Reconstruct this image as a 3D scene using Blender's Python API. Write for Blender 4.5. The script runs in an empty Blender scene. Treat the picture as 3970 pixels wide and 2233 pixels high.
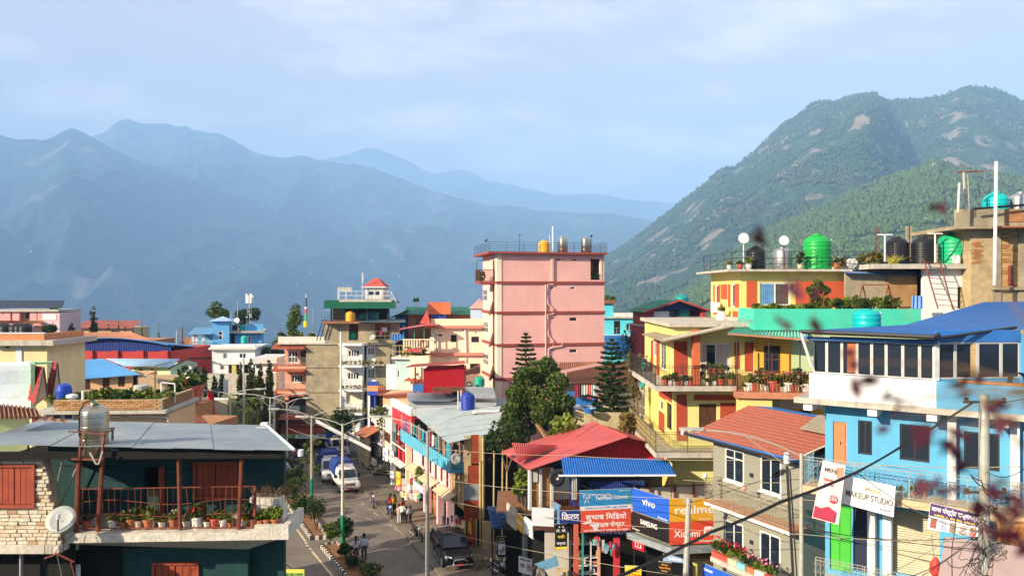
import bpy,bmesh,math,random
import numpy as np
from mathutils import Vector,Matrix
R=math.radians
C=bpy.context.scene.collection
SC=bpy.context.scene
# camera, sky, sun, exposure
CZ=17.0
FPX,CX,HY=3057.0,1985.0,1130.0
cam=bpy.data.cameras.new('camera');camo=bpy.data.objects.new('camera',cam);C.objects.link(camo)
camo.location=(0,0,CZ);camo.rotation_euler=(R(90),0,0)
cam.sensor_width=36;cam.lens=36*FPX/3970;cam.shift_y=13.5/3970
cam.clip_start=0.05;cam.clip_end=60000
cam.dof.use_dof=True;cam.dof.focus_distance=45;cam.dof.aperture_fstop=3.6
SC.camera=camo
SUN_AZ,SUN_EL=235.0,24.0
w=bpy.data.worlds.new('World');SC.world=w;w.use_nodes=True
nt=w.node_tree;nt.nodes.clear()
def wn(t,**k):
 n=nt.nodes.new(t)
 for a,b in k.items():setattr(n,a,b)
 return n
out=wn('ShaderNodeOutputWorld');bg=wn('ShaderNodeBackground');bg.inputs[1].default_value=0.05
sky=wn('ShaderNodeTexSky',sky_type='NISHITA',sun_disc=False,sun_elevation=R(SUN_EL),sun_rotation=R(SUN_AZ))
sky.altitude=1200;sky.air_density=1.3;sky.dust_density=4.0;sky.ozone_density=1.0
tc=wn('ShaderNodeTexCoord');mp=wn('ShaderNodeMapping');mp.inputs['Scale'].default_value=(1.0,1.0,3.2)
nz=wn('ShaderNodeTexNoise');nz.inputs['Scale'].default_value=4.2;nz.inputs['Detail'].default_value=7;nz.inputs['Roughness'].default_value=0.58
cr=wn('ShaderNodeValToRGB');cr.color_ramp.elements[0].position=0.47;cr.color_ramp.elements[1].position=0.68
cr.color_ramp.elements[0].color=(0,0,0,1);cr.color_ramp.elements[1].color=(0.6,0.6,0.6,1)
mx=wn('ShaderNodeMixRGB');mx.inputs[2].default_value=(9.6,8.0,7.0,1)
veil=wn('ShaderNodeMixRGB');veil.inputs[0].default_value=0.8;veil.inputs[2].default_value=(4.9,4.1,3.8,1)
L=nt.links.new
L(tc.outputs['Generated'],mp.inputs[0]);L(mp.outputs[0],nz.inputs['Vector']);L(nz.outputs['Fac'],cr.inputs[0])
L(sky.outputs[0],veil.inputs[1]);L(veil.outputs[0],mx.inputs[1]);L(cr.outputs[0],mx.inputs[0]);L(mx.outputs[0],bg.inputs[0]);L(bg.outputs[0],out.inputs[0])
sl=bpy.data.lights.new('sun','SUN');sl.energy=4.3;sl.angle=R(0.6);sl.color=(1.0,0.85,0.64)
so=bpy.data.objects.new('sun',sl);C.objects.link(so)
sdir=Vector((math.sin(R(SUN_AZ))*math.cos(R(SUN_EL)),math.cos(R(SUN_AZ))*math.cos(R(SUN_EL)),math.sin(R(SUN_EL))))
so.rotation_euler=sdir.to_track_quat('Z','Y').to_euler();so.location=sdir*60+Vector((0,0,60))
SC.view_settings.view_transform='Standard';SC.view_settings.look='None'
SC.view_settings.exposure=2.0;SC.view_settings.gamma=1.0
SC.cycles.max_bounces=6;SC.cycles.diffuse_bounces=3;SC.cycles.glossy_bounces=3;SC.cycles.transmission_bounces=4
SC.cycles.volume_bounces=3;SC.cycles.use_denoising=True;SC.cycles.caustics_reflective=False;SC.cycles.caustics_refractive=False
rng=random.Random(7);nprng=np.random.default_rng(7)
# materials
MATS={}
def mat(name,col,rough=0.75,var=0.18,scale=1.2,streak=0.0,dirt=(0.12,0.10,0.07),metal=0.0,bump=0.0,bscale=20.0,spec=0.35,fine=0.0,obj_coord=False,dark=None,emit=None):
 if name in MATS:return MATS[name]
 m=bpy.data.materials.new(name);m.use_nodes=True;t=m.node_tree;N=t.nodes;K=t.links.new
 b=N['Principled BSDF'];b.inputs['Roughness'].default_value=rough;b.inputs['Metallic'].default_value=metal
 b.inputs['Specular IOR Level'].default_value=spec
 c=(*col,1)
 if var<=0 and streak<=0:
  b.inputs['Base Color'].default_value=c
 else:
  if obj_coord:src=N.new('ShaderNodeTexCoord').outputs['Object']
  else:src=N.new('ShaderNodeNewGeometry').outputs['Position']
  n1=N.new('ShaderNodeTexNoise');n1.inputs['Scale'].default_value=scale;n1.inputs['Detail'].default_value=6;n1.inputs['Roughness'].default_value=0.65
  K(src,n1.inputs['Vector'])
  r1=N.new('ShaderNodeMapRange');r1.inputs[1].default_value=0.3;r1.inputs[2].default_value=0.7;r1.inputs[3].default_value=0.0;r1.inputs[4].default_value=1.0
  K(n1.outputs['Fac'],r1.inputs[0])
  m1=N.new('ShaderNodeMixRGB');dk=dark or tuple(x*(1-var)for x in col);lt=tuple(min(1,x*(1+var*0.55))for x in col)
  m1.inputs[1].default_value=(*dk,1);m1.inputs[2].default_value=(*lt,1);K(r1.outputs[0],m1.inputs[0])
  last=m1.outputs[0]
  if fine>0:
   n3=N.new('ShaderNodeTexNoise');n3.inputs['Scale'].default_value=scale*9;n3.inputs['Detail'].default_value=4;K(src,n3.inputs['Vector'])
   r3=N.new('ShaderNodeMapRange');r3.inputs[1].default_value=0.35;r3.inputs[2].default_value=0.65;r3.inputs[3].default_value=1-fine;r3.inputs[4].default_value=1+fine*0.5;K(n3.outputs['Fac'],r3.inputs[0])
   m3=N.new('ShaderNodeMixRGB');m3.blend_type='MULTIPLY';m3.inputs[0].default_value=1;K(last,m3.inputs[1]);K(r3.outputs[0],m3.inputs[2]);last=m3.outputs[0]
  if streak>0:
   mpn=N.new('ShaderNodeMapping');mpn.inputs['Scale'].default_value=(3.0,3.0,0.28);K(src,mpn.inputs[0])
   n2=N.new('ShaderNodeTexNoise');n2.inputs['Scale'].default_value=1.0;n2.inputs['Detail'].default_value=5;n2.inputs['Roughness'].default_value=0.7;K(mpn.outputs[0],n2.inputs['Vector'])
   r2=N.new('ShaderNodeMapRange');r2.inputs[1].default_value=0.52;r2.inputs[2].default_value=0.75;r2.inputs[3].default_value=0;r2.inputs[4].default_value=streak;K(n2.outputs['Fac'],r2.inputs[0])
   m2=N.new('ShaderNodeMixRGB');m2.inputs[2].default_value=(*dirt,1);K(last,m2.inputs[1]);K(r2.outputs[0],m2.inputs[0]);last=m2.outputs[0]
  K(last,b.inputs['Base Color'])
  if bump>0:
   nb=N.new('ShaderNodeTexNoise');nb.inputs['Scale'].default_value=bscale;nb.inputs['Detail'].default_value=5;K(src,nb.inputs['Vector'])
   bp=N.new('ShaderNodeBump');bp.inputs['Strength'].default_value=bump;bp.inputs['Distance'].default_value=0.05;K(nb.outputs['Fac'],bp.inputs['Height']);K(bp.outputs[0],b.inputs['Normal'])
 if emit:b.inputs['Emission Color'].default_value=(*emit[0],1);b.inputs['Emission Strength'].default_value=emit[1]
 MATS[name]=m;return m
def leafmat(name,col,var=0.5,trans=0.25):
 """foliage: colour shifts from leaf to leaf, a little light passes through"""
 if name in MATS:return MATS[name]
 m=bpy.data.materials.new(name);m.use_nodes=True;t=m.node_tree;N=t.nodes;K=t.links.new
 b=N['Principled BSDF'];b.inputs['Roughness'].default_value=0.6;b.inputs['Specular IOR Level'].default_value=0.25
 g=N.new('ShaderNodeNewGeometry');n1=N.new('ShaderNodeTexNoise');n1.inputs['Scale'].default_value=2.3;n1.inputs['Detail'].default_value=3;K(g.outputs['Position'],n1.inputs['Vector'])
 ad=N.new('ShaderNodeMath');ad.operation='MULTIPLY_ADD';ad.inputs[1].default_value=0.45;K(g.outputs['Random Per Island'],ad.inputs[0]);K(n1.outputs['Fac'],ad.inputs[2])
 r=N.new('ShaderNodeMapRange');r.inputs[1].default_value=0.35;r.inputs[2].default_value=0.95;K(ad.outputs[0],r.inputs[0])
 mm=N.new('ShaderNodeMixRGB');mm.inputs[1].default_value=(*[x*(1-var)for x in col],1);mm.inputs[2].default_value=(min(1,col[0]*(1+var*1.5)),min(1,col[1]*(1+var)),col[2]*(1+var*0.2),1)
 K(r.outputs[0],mm.inputs[0]);K(mm.outputs[0],b.inputs['Base Color'])
 tr=N.new('ShaderNodeBsdfTranslucent');K(mm.outputs[0],tr.inputs[0]);ms=N.new('ShaderNodeMixShader');ms.inputs[0].default_value=trans
 K(b.outputs[0],ms.inputs[1]);K(tr.outputs[0],ms.inputs[2]);K(ms.outputs[0],N['Material Output'].inputs[0])
 MATS[name]=m;return m
# scene helpers
def tag(o,label=None,cat=None,group=None,kind=None):
 if label:o['label']=label
 if cat:o['category']=cat
 if group:o['group']=group
 if kind:o['kind']=kind
 return o
def obj(name,me,parent=None,m=None):
 if m is not None and not me.materials:me.materials.append(m)
 o=bpy.data.objects.new(name,me);C.objects.link(o)
 if parent is not None:o.parent=parent
 return o
def thing(name,label,cat,loc=(0,0,0),rz=0.0,group=None):
 o=bpy.data.objects.new(name,None);C.objects.link(o);o.empty_display_size=0.2
 o.location=loc;o.rotation_euler=(0,0,rz)
 return tag(o,label,cat,group)
def dup(root,loc=None,rz=None,label=None,scale=None):
 c=root.copy();C.objects.link(c)
 for ch in root.children:
  k=ch.copy();C.objects.link(k);k.parent=c
  for g in ch.children:
   q=g.copy();C.objects.link(q);q.parent=k
 if loc is not None:c.location=loc
 if rz is not None:c.rotation_euler=(0,0,rz)
 if scale is not None:c.scale=(scale,)*3 if not hasattr(scale,'__len__')else scale
 if label:c['label']=label
 return c
def npmesh(name,verts,faces,smooth=False):
 """verts (n,3), faces (m,k) arrays -> mesh, fast"""
 verts=np.asarray(verts,dtype=np.float32);faces=np.asarray(faces,dtype=np.int32);k=faces.shape[1]
 me=bpy.data.meshes.new(name);me.vertices.add(len(verts));me.vertices.foreach_set('co',verts.ravel())
 me.loops.add(faces.size);me.loops.foreach_set('vertex_index',faces.ravel())
 me.polygons.add(len(faces));me.polygons.foreach_set('loop_start',np.arange(0,faces.size,k,dtype=np.int32))
 try:me.polygons.foreach_set('loop_total',np.full(len(faces),k,dtype=np.int32))
 except Exception:pass
 if smooth:me.polygons.foreach_set('use_smooth',np.ones(len(faces),dtype=bool))
 me.update(calc_edges=True);me.validate();return me
def vnoise(x,y,seed=0):
 def h(i,j):
  n=(i*374761393+j*668265263+seed*974634777)&0xffffffff
  n=((n^(n>>13))*1274126177)&0xffffffff
  return((n^(n>>16))&0xffff)/65535.0
 xi=np.floor(x).astype(np.int64);yi=np.floor(y).astype(np.int64);fx=x-xi;fy=y-yi
 fx=fx*fx*(3-2*fx);fy=fy*fy*(3-2*fy)
 return(h(xi,yi)*(1-fx)+h(xi+1,yi)*fx)*(1-fy)+(h(xi,yi+1)*(1-fx)+h(xi+1,yi+1)*fx)*fy
def fbm(x,y,o=5,seed=0,ridged=False):
 s=0;a=0.5;t=0
 for i in range(o):
  n=vnoise(x*2**i,y*2**i,seed+i)
  if ridged:n=1-np.abs(2*n-1)
  s=s+a*n;t+=a;a*=0.5
 return s/t
# terrain, mountains, forest, haze
def forest_mat(name,green,rock,rock_thr,sc,gvar=0.5,bump=0.0):
 m=bpy.data.materials.new(name);m.use_nodes=True;t=m.node_tree;N=t.nodes;K=t.links.new
 b=N['Principled BSDF'];b.inputs['Roughness'].default_value=0.9;b.inputs['Specular IOR Level'].default_value=0.1
 g=N.new('ShaderNodeNewGeometry')
 n1=N.new('ShaderNodeTexNoise');n1.inputs['Scale'].default_value=sc;n1.inputs['Detail'].default_value=9;n1.inputs['Roughness'].default_value=0.68;K(g.outputs['Position'],n1.inputs['Vector'])
 r1=N.new('ShaderNodeMapRange');r1.inputs[1].default_value=0.32;r1.inputs[2].default_value=0.68;K(n1.outputs['Fac'],r1.inputs[0])
 m1=N.new('ShaderNodeMixRGB');m1.inputs[1].default_value=(*[x*(1-gvar)for x in green],1);m1.inputs[2].default_value=(*[x*(1+gvar)for x in green],1);K(r1.outputs[0],m1.inputs[0])
 n2=N.new('ShaderNodeTexNoise');n2.inputs['Scale'].default_value=sc*0.22;n2.inputs['Detail'].default_value=8;n2.inputs['Roughness'].default_value=0.6;K(g.outputs['Position'],n2.inputs['Vector'])
 r2=N.new('ShaderNodeMapRange');r2.inputs[1].default_value=rock_thr;r2.inputs[2].default_value=rock_thr+0.06;K(n2.outputs['Fac'],r2.inputs[0])
 m2=N.new('ShaderNodeMixRGB');m2.inputs[2].default_value=(*rock,1);K(r2.outputs[0],m2.inputs[0]);K(m1.outputs[0],m2.inputs[1]);K(m2.outputs[0],b.inputs['Base Color'])
 if bump:
  bp=N.new('ShaderNodeBump');bp.inputs['Strength'].default_value=0.8;bp.inputs['Distance'].default_value=bump;K(n1.outputs['Fac'],bp.inputs['Height']);K(bp.outputs[0],b.inputs['Normal'])
 return m
RIDGES={}
def ridge(name,prof,D,d0,zb,m,seed,relief,nscale,cols=420,rows=130,p=1.1,x0=-700,x1=4700,spurs=(),xf=None):
 """a mountain range: crest line given by its bearing and height, its flank falling towards the valley, and a back slope"""
 prof=np.array(prof,float)
 pxs=np.linspace(x0,x1,cols)
 py=np.interp(pxs,prof[:,0],prof[:,1])
 Dv=np.interp(pxs,*np.array(D,float).T)if hasattr(D,'__len__')else np.full(cols,float(D))
 zr=CZ+(HY-py)/FPX*Dv
 ts=np.concatenate([np.linspace(0,1,rows),1+np.linspace(0.02,0.5,18)])
 T,PX=np.meshgrid(ts,pxs,indexing='ij');DV=Dv[None,:];ZR=zr[None,:]
 d=d0+(DV-d0)*T;X=(PX-CX)/FPX*d
 sh=np.where(T<=1,np.clip(T,0,1)**p,1-(T-1)*1.3)
 # spur-and-gully relief running down the slope
 warp=0.35*fbm(X/nscale*0.8+3,d/nscale*0.8,3,seed+9)
 n=fbm(X/nscale+warp*2,d/nscale*0.55+warp,6,seed,True)-0.62
 n2=fbm(X/nscale*7,d/nscale*7,4,seed+3)-0.5
 env=np.clip(np.sin(np.clip(T,0,1)*math.pi),0,1)**0.7+0.06
 hgt=np.maximum(ZR-zb,30)
 Z=zb+(ZR-zb)*sh+relief*hgt*env*n+0.09*relief*hgt*n2*(0.5+env)
 for(sx,sy,ex,ey,wd,am)in spurs:
  q=np.clip((T-sy)/(ey-sy+1e-9),0,1);cxs=sx+(ex-sx)*q
  Z+=am*hgt*np.exp(-((PX-cxs)/wd)**2)*np.clip(np.sin(np.clip((T-min(sy,ey))/abs(ey-sy),0,1)*math.pi),0,1)
 if xf is not None:Z-=700*np.clip((xf-PX)/500,0,1)**2
 Z[0]=np.minimum(Z[0],-720)
 R_,K_=T.shape;V=np.stack([X,d,Z],-1).reshape(-1,3)
 i=np.arange((R_-1)*K_).reshape(R_-1,K_)[:,:-1].ravel();F=np.stack([i,i+1,i+K_+1,i+K_],-1)
 o=obj(name,npmesh(name,V,F,True),None,m);o['kind']='structure'
 RIDGES[name]=(V.reshape(R_,K_,3),T,PX)
 return o
m_far=forest_mat('far_forest',(0.020,0.040,0.030),(0.13,0.12,0.10),0.59,0.010,0.9,40)
m_mid=forest_mat('mid_forest',(0.030,0.060,0.028),(0.20,0.165,0.135),0.54,0.055,0.7,6)
m_near=forest_mat('near_forest',(0.055,0.095,0.03),(0.13,0.15,0.05),0.60,0.06,0.55,2)
ridge('mountain_back',[(-700,900),(900,760),(1150,640),(1248,616),(1356,601),(1410,580),(1433,573),(1465,580),(1510,598),(1618,647),(1680,675),(1730,668),(1772,663),(1826,673),(1896,709),(2003,724),(2158,755),(2343,752),(2420,770),(2605,786),(2900,820),(4700,900)],11500,6800,-650,m_far,11,0.34,1300,rows=110)
ridge('mountain_main',[(-700,600),(200,590),(354,531),(413,510),(457,477),(501,472),(560,482),(664,480),(726,485),(745,500),(848,516),(907,547),(959,577),(1032,599),(1084,608),(1165,603),(1224,620),(1300,628),(1364,632),(1438,651),(1512,673),(1586,710),(1696,754),(1900,800),(2150,822),(2350,830),(2450,845),(2543,863),(2700,950),(3100,1100),(4700,1250)],7600,3000,-700,m_far,21,0.38,900,rows=170,cols=520)
ridge('mountain_left',[(-700,470),(-200,540),(0,534),(44,546),(162,547),(220,525),(265,502),(295,507),(354,536),(442,577),(516,621),(627,654),(737,695),(950,780),(1200,890),(1500,1020),(1800,1150),(2200,1330),(4700,1700)],5600,2300,-600,m_far,31,0.34,700,rows=170,cols=520)
ridge('mountain_right',[(-700,1800),(1900,1300),(2200,1090),(2339,1000),(2430,948),(2514,883),(2592,825),(2663,767),(2741,702),(2793,660),(2819,650),(2851,647),(2870,631),(2935,579),(2994,520),(3046,475),(3110,433),(3143,407),(3175,394),(3240,397),(3305,371),(3370,362),(3402,368),(3454,391),(3499,387),(3564,391),(3629,375),(3694,358),(3726,339),(3791,336),(3856,345),(3921,371),(3966,391),(4300,450),(4700,400)],3000,800,-75,m_mid,42,0.20,520,cols=600,rows=190,x0=1300,xf=2330,p=1.45,
 spurs=[(3330,0.45,3400,1.0,120,0.09),(3640,0.4,3470,0.98,60,-0.10),(2760,0.3,2850,0.95,110,0.05)])
ridge('near_hill',[(-700,2200),(2200,1290),(2500,1200),(2650,1130),(2800,1010),(2948,909),(3078,851),(3208,793),(3305,747),(3434,695),(3532,663),(3590,638),(3629,622),(3694,645),(3760,655),(3856,668),(3966,690),(4300,640),(4700,600)],1500,420,-42,m_near,53,0.13,230,cols=440,rows=150,x0=1500,xf=2520,p=1.25)
def gz(X,Y):
 """height of the town ground: level by the street, dropping to the valley beyond the last houses"""
 r=np.hypot(X,np.maximum(Y,0));t=np.clip((r-175)/2600,0,1)
 return-720*(t**0.75)*np.where(r>175,1,0)-0.02
rr=np.concatenate([np.linspace(0,170,30),175+np.geomspace(1,30000,60)]);aa=np.linspace(-math.pi,math.pi,73)
RR,AA=np.meshgrid(rr,aa,indexing='ij');GX=RR*np.sin(AA);GY=RR*np.cos(AA)
GV=np.stack([GX,GY,gz(GX,GY)],-1).reshape(-1,3);i=np.arange((len(rr)-1)*73).reshape(-1,73)[:,:-1].ravel()
g=obj('ground',npmesh('ground',GV,np.stack([i,i+1,i+74,i+73],-1)),None,mat('earth',(0.10,0.085,0.055),0.95,0.4,0.5,dark=(0.045,0.055,0.025)));g['kind']='structure'
def scatter_forest(name,rname,n,hmin,hmax,m,seed,tmin=0.02,tmax=1.0,px=(2100,4100),clear=0.0):
 r=np.random.default_rng(seed);V,T,PX=RIDGES[rname]
 rows=np.where((T[:,0]<=tmax)&(T[:,0]>=tmin))[0];cols=np.where((PX[0]>px[0])&(PX[0]<px[1]))[0]
 dv=V[rows,0,1];wt=dv/dv.sum()
 ri=r.choice(rows,n,p=wt);ci=r.choice(cols,n);ri=np.minimum(ri,V.shape[0]-2);ci=np.minimum(ci,V.shape[1]-2)
 a=r.random(n)[:,None];b=r.random(n)[:,None]
 base=(V[ri,ci]*(1-a)+V[ri+1,ci]*a)*(1-b)+(V[ri,ci+1]*(1-a)+V[ri+1,ci+1]*a)*b
 if clear>0:
  k=fbm(base[:,0]/120,base[:,1]/120,4,seed)>clear;base=base[k];n=len(base)
 h=r.uniform(hmin,hmax,n)*(0.7+0.6*r.random(n));wd=h*r.uniform(0.28,0.5,n)
 ang=np.arange(6)/6*2*math.pi+r.random((n,1))*6
 rad=wd[:,None]*r.uniform(0.7,1.2,(n,6))
 mid=np.stack([rad*np.cos(ang),rad*np.sin(ang),(h*0.42)[:,None]*r.uniform(0.7,1.3,(n,6))],-1)+base[:,None]
 mid2=np.stack([rad*0.65*np.cos(ang+.5),rad*0.65*np.sin(ang+.5),(h*0.75)[:,None]*r.uniform(0.85,1.15,(n,6))],-1)+base[:,None]
 top=base+np.stack([r.normal(0,.06,n)*h,r.normal(0,.06,n)*h,h],-1);bot=base-np.array([0,0,1.0])
 VV=np.concatenate([bot[:,None],mid,mid2,top[:,None]],1)
 f=[]
 for k in range(6):
  k2=(k+1)%6
  f+=[(0,1+k2,1+k),(1+k,1+k2,7+k),(7+k,1+k2,7+k2),(13,7+k,7+k2)]
 f=np.array(f);FF=(np.arange(n)*14)[:,None,None]+f[None]
 o=obj(name,npmesh(name,VV.reshape(-1,3),FF.reshape(-1,3)),None,m)
 return tag(o,{'near_hill_forest':'green broadleaf woods covering the lower hill behind the rooftop tanks','mountain_forest':'dark pine woods on the tall mountain with bare rock faces'}[name],'forest',kind='stuff')
scatter_forest('near_hill_forest','near_hill',30000,4,8,leafmat('hill_leaf',(0.050,0.095,0.028),0.55,0.1),3,clear=0.36)
scatter_forest('mountain_forest','mountain_right',34000,6,11,leafmat('pine_leaf',(0.026,0.060,0.026),0.55,0.05),4,tmin=0.05,tmax=1.01,clear=0.43)
# the hazy air of the valley
hv=np.array([(x,y,z)for x in(-26000,26000)for y in(-26000,32000)for z in(-760,1720)],float)
hz=obj('haze',npmesh('haze',hv,[(0,1,3,2),(4,6,7,5),(0,4,5,1),(2,3,7,6),(0,2,6,4),(1,5,7,3)]))
hm=bpy.data.materials.new('haze');hm.use_nodes=True;hm.node_tree.nodes.clear()
ho=hm.node_tree.nodes.new('ShaderNodeOutputMaterial');pv=hm.node_tree.nodes.new('ShaderNodeVolumePrincipled')
pv.inputs['Color'].default_value=(0.31,0.53,0.86,1);pv.inputs['Density'].default_value=2.05e-4;pv.inputs['Anisotropy'].default_value=-0.1
hm.node_tree.links.new(pv.outputs[0],ho.inputs['Volume']);hz.data.materials.append(hm);hz['kind']='stuff';hz.display_type='WIRE'
# measuring: picture bearings -> places in the town
REG=dict(Z1=(0,1100,.41420),Z2=(600,1050,.4142),Z3=(1050,1050,.41408),Z4=(1500,850,.51771),Z5=(0,1550,.47133),Z6=(550,1600,.43683),Z7=(1050,1550,.47125),Z8=(1450,1500,.5059),
  Y1=(1900,1300,.4142),Y2=(1900,1700,.36787),Y3=(2400,1650,.40241),Y4=(2450,1100,.44856),Y5=(2700,880,.28986),Y6=(3270,600,.4142),Y7=(2650,1550,.47136),Y8=(3070,1150,.41398),
  W1=(3100,1650,.4024),X1=(1400,1550,.34522),X2=(1050,1950,.19531),X3=(1800,1950,.19531),X4=(2250,1950,.23292),N=(0,0,1))
cur=[0,0,1]
def reg(k):cur[:]=REG[k]
def bear(x):return(cur[0]+x*cur[2]-CX)/FPX
def drop(y):return(cur[1]+y*cur[2]-HY)/FPX
def P(x,y,d):return Vector((bear(x)*d,d,CZ-drop(y)*d))
def G(x,y,z=0.0):
 """the point on level ground of height z seen at x, y"""
 d=(CZ-z)/drop(y);return Vector((bear(x)*d,d,z))
class Fr:
 """the upright frame of a building: u along its front, w into it"""
 def __init__(s,x,d,ang=0.0):
  s.o=Vector((bear(x)*d,d));s.a=R(ang);s.u=Vector((math.cos(s.a),math.sin(s.a)));s.w=Vector((-s.u.y,s.u.x))
 def T(s,name,label,cat,group=None):return thing(name,label,cat,(s.o.x,s.o.y,0),s.a,group)
 def hit(s,x,y,u=None,w=None):
  D=Vector((bear(x),1.0))
  n,c=(s.w,w)if u is None else(s.u,u)
  t=(c+s.o.dot(n))/D.dot(n);p=D*t-s.o
  return p.dot(s.u),p.dot(s.w),CZ-drop(y)*t
 def U(s,x,w=0.0):return s.hit(x,0,None,w)[0]
 def Z(s,x,y,w=0.0):return s.hit(x,y,None,w)[2]
 def Wd(s,x,u=0.0):return s.hit(x,0,u)[1]
 def ZL(s,x,y,u=0.0):return s.hit(x,y,u)[2]
 def Rf(s,x0,y0,x1,y1,w=0.0):
  xm=(x0+x1)/2;return(s.U(x0,w),s.U(x1,w),s.Z(xm,y1,w),s.Z(xm,y0,w))
 def Rl(s,x0,y0,x1,y1,u=0.0):
  a,b=sorted((s.Wd(x0,u),s.Wd(x1,u)));xm=(x0+x1)/2;return(a,b,s.ZL(xm,y1,u),s.ZL(xm,y0,u))
 def loc(s,v):
  d=Vector((v.x,v.y))-s.o;return Vector((d.dot(s.u),d.dot(s.w),v.z))
# mesh building
class MB:
 def __init__(s):s.v=[];s.f=[]
 def add(s,vs,fs):
  n=len(s.v);s.v+=[tuple(v)for v in vs];s.f+=[tuple(i+n for i in f)for f in fs];return s
 def box(s,x,y,z):
  x0,x1=x;y0,y1=y;z0,z1=z
  return s.add([(x0,y0,z0),(x1,y0,z0),(x1,y1,z0),(x0,y1,z0),(x0,y0,z1),(x1,y0,z1),(x1,y1,z1),(x0,y1,z1)],
     [(0,3,2,1),(4,5,6,7),(0,1,5,4),(1,2,6,5),(2,3,7,6),(3,0,4,7)])
 def bar(s,a,b,r,n=4,r2=None):
  a=Vector(a);b=Vector(b);d=b-a
  if d.length<1e-6:return s
  q=d.to_track_quat('Z','Y');r2=r if r2 is None else r2
  ring=[Vector((math.cos(2*math.pi*(k+.5)/n),math.sin(2*math.pi*(k+.5)/n),0))for k in range(n)]
  vs=[a+q@(p*r)for p in ring]+[b+q@(p*r2)for p in ring]
  return s.add(vs,[(k,(k+1)%n,n+(k+1)%n,n+k)for k in range(n)]+[tuple(range(n-1,-1,-1)),tuple(range(n,2*n))])
 def tube(s,pts,r,n=6):
  pts=[Vector(p)for p in pts];base=len(s.v);m=len(pts);rs=r if hasattr(r,'__len__')else[r]*m
  for i,p in enumerate(pts):
   d=(pts[min(i+1,m-1)]-pts[max(i-1,0)])
   q=d.to_track_quat('Z','Y')
   for k in range(n):s.v.append(tuple(p+q@Vector((rs[i]*math.cos(2*math.pi*k/n),rs[i]*math.sin(2*math.pi*k/n),0))))
  for i in range(m-1):
   for k in range(n):s.f.append((base+i*n+k,base+i*n+(k+1)%n,base+(i+1)*n+(k+1)%n,base+(i+1)*n+k))
  s.f.append(tuple(base+k for k in range(n-1,-1,-1)));s.f.append(tuple(base+(m-1)*n+k for k in range(n)))
  return s
 def lathe(s,prof,n=20,o=(0,0,0),cap=True):
  base=len(s.v);m=len(prof)
  for(r,z)in prof:
   for k in range(n):s.v.append((o[0]+r*math.cos(2*math.pi*k/n),o[1]+r*math.sin(2*math.pi*k/n),o[2]+z))
  for i in range(m-1):
   for k in range(n):s.f.append((base+i*n+k,base+i*n+(k+1)%n,base+(i+1)*n+(k+1)%n,base+(i+1)*n+k))
  if cap:s.f.append(tuple(base+k for k in range(n-1,-1,-1)));s.f.append(tuple(base+(m-1)*n+k for k in range(n)))
  return s
 def prism(s,poly,off):
  """a polygon (3-D points) pushed along off"""
  n=len(poly);off=Vector(off);a=[Vector(p)for p in poly]
  return s.add(a+[p+off for p in a],[tuple(range(n-1,-1,-1)),tuple(range(n,2*n))]+[(k,(k+1)%n,n+(k+1)%n,n+k)for k in range(n)])
 def corr(s,a,b,c,d,waves,amp,t=0.012,rows=2,per=4):
  """corrugated sheet: a-b eave edge, d-c ridge edge; the waves march from a to b"""
  a,b,c,d=map(Vector,(a,b,c,d));nrm=(b-a).cross(d-a).normalized();nc=max(2,waves*per);base=len(s.v)
  for side in(0,1):
   for j in range(rows):
    tv=j/(rows-1)
    for i in range(nc+1):
     tu=i/nc;p=(a*(1-tu)+b*tu)*(1-tv)+(d*(1-tu)+c*tu)*tv
     s.v.append(tuple(p+nrm*(amp*math.sin(2*math.pi*waves*tu)-side*t)))
  w_=nc+1;h_=rows*w_
  for j in range(rows-1):
   for i in range(nc):
    q=base+j*w_+i;s.f.append((q,q+1,q+w_+1,q+w_));s.f.append((h_+q,h_+q+w_,h_+q+w_+1,h_+q+1))
  for i in range(nc):
   q=base+i;s.f.append((q,h_+q,h_+q+1,q+1));q=base+(rows-1)*w_+i;s.f.append((q,q+1,h_+q+1,h_+q))
  for j in range(rows-1):
   q=base+j*w_;s.f.append((q,q+w_,h_+q+w_,h_+q));q+=nc;s.f.append((q,h_+q,h_+q+w_,q+w_))
  return s
 def build(s,name,parent=None,m=None,smooth=False):
  me=bpy.data.meshes.new(name);me.from_pydata(s.v,[],s.f)
  if smooth:
   for p in me.polygons:p.use_smooth=True
  me.update();return obj(name,me,parent,m)
CUBE={}
def bx(T,name,m,x,y,z,rot=None):
 """a box part; boxes of one material share their mesh"""
 if m.name not in CUBE:
  me=bpy.data.meshes.new('box_'+m.name);b=MB().box((-.5,.5),(-.5,.5),(-.5,.5));me.from_pydata(b.v,[],b.f);me.materials.append(m);me.update();CUBE[m.name]=me
 o=bpy.data.objects.new(name,CUBE[m.name]);C.objects.link(o)
 if T is not None:o.parent=T
 o.location=((x[0]+x[1])/2,(y[0]+y[1])/2,(z[0]+z[1])/2);o.scale=(abs(x[1]-x[0]),abs(y[1]-y[0]),abs(z[1]-z[0]))
 if rot:o.rotation_euler=rot
 return o
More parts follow.
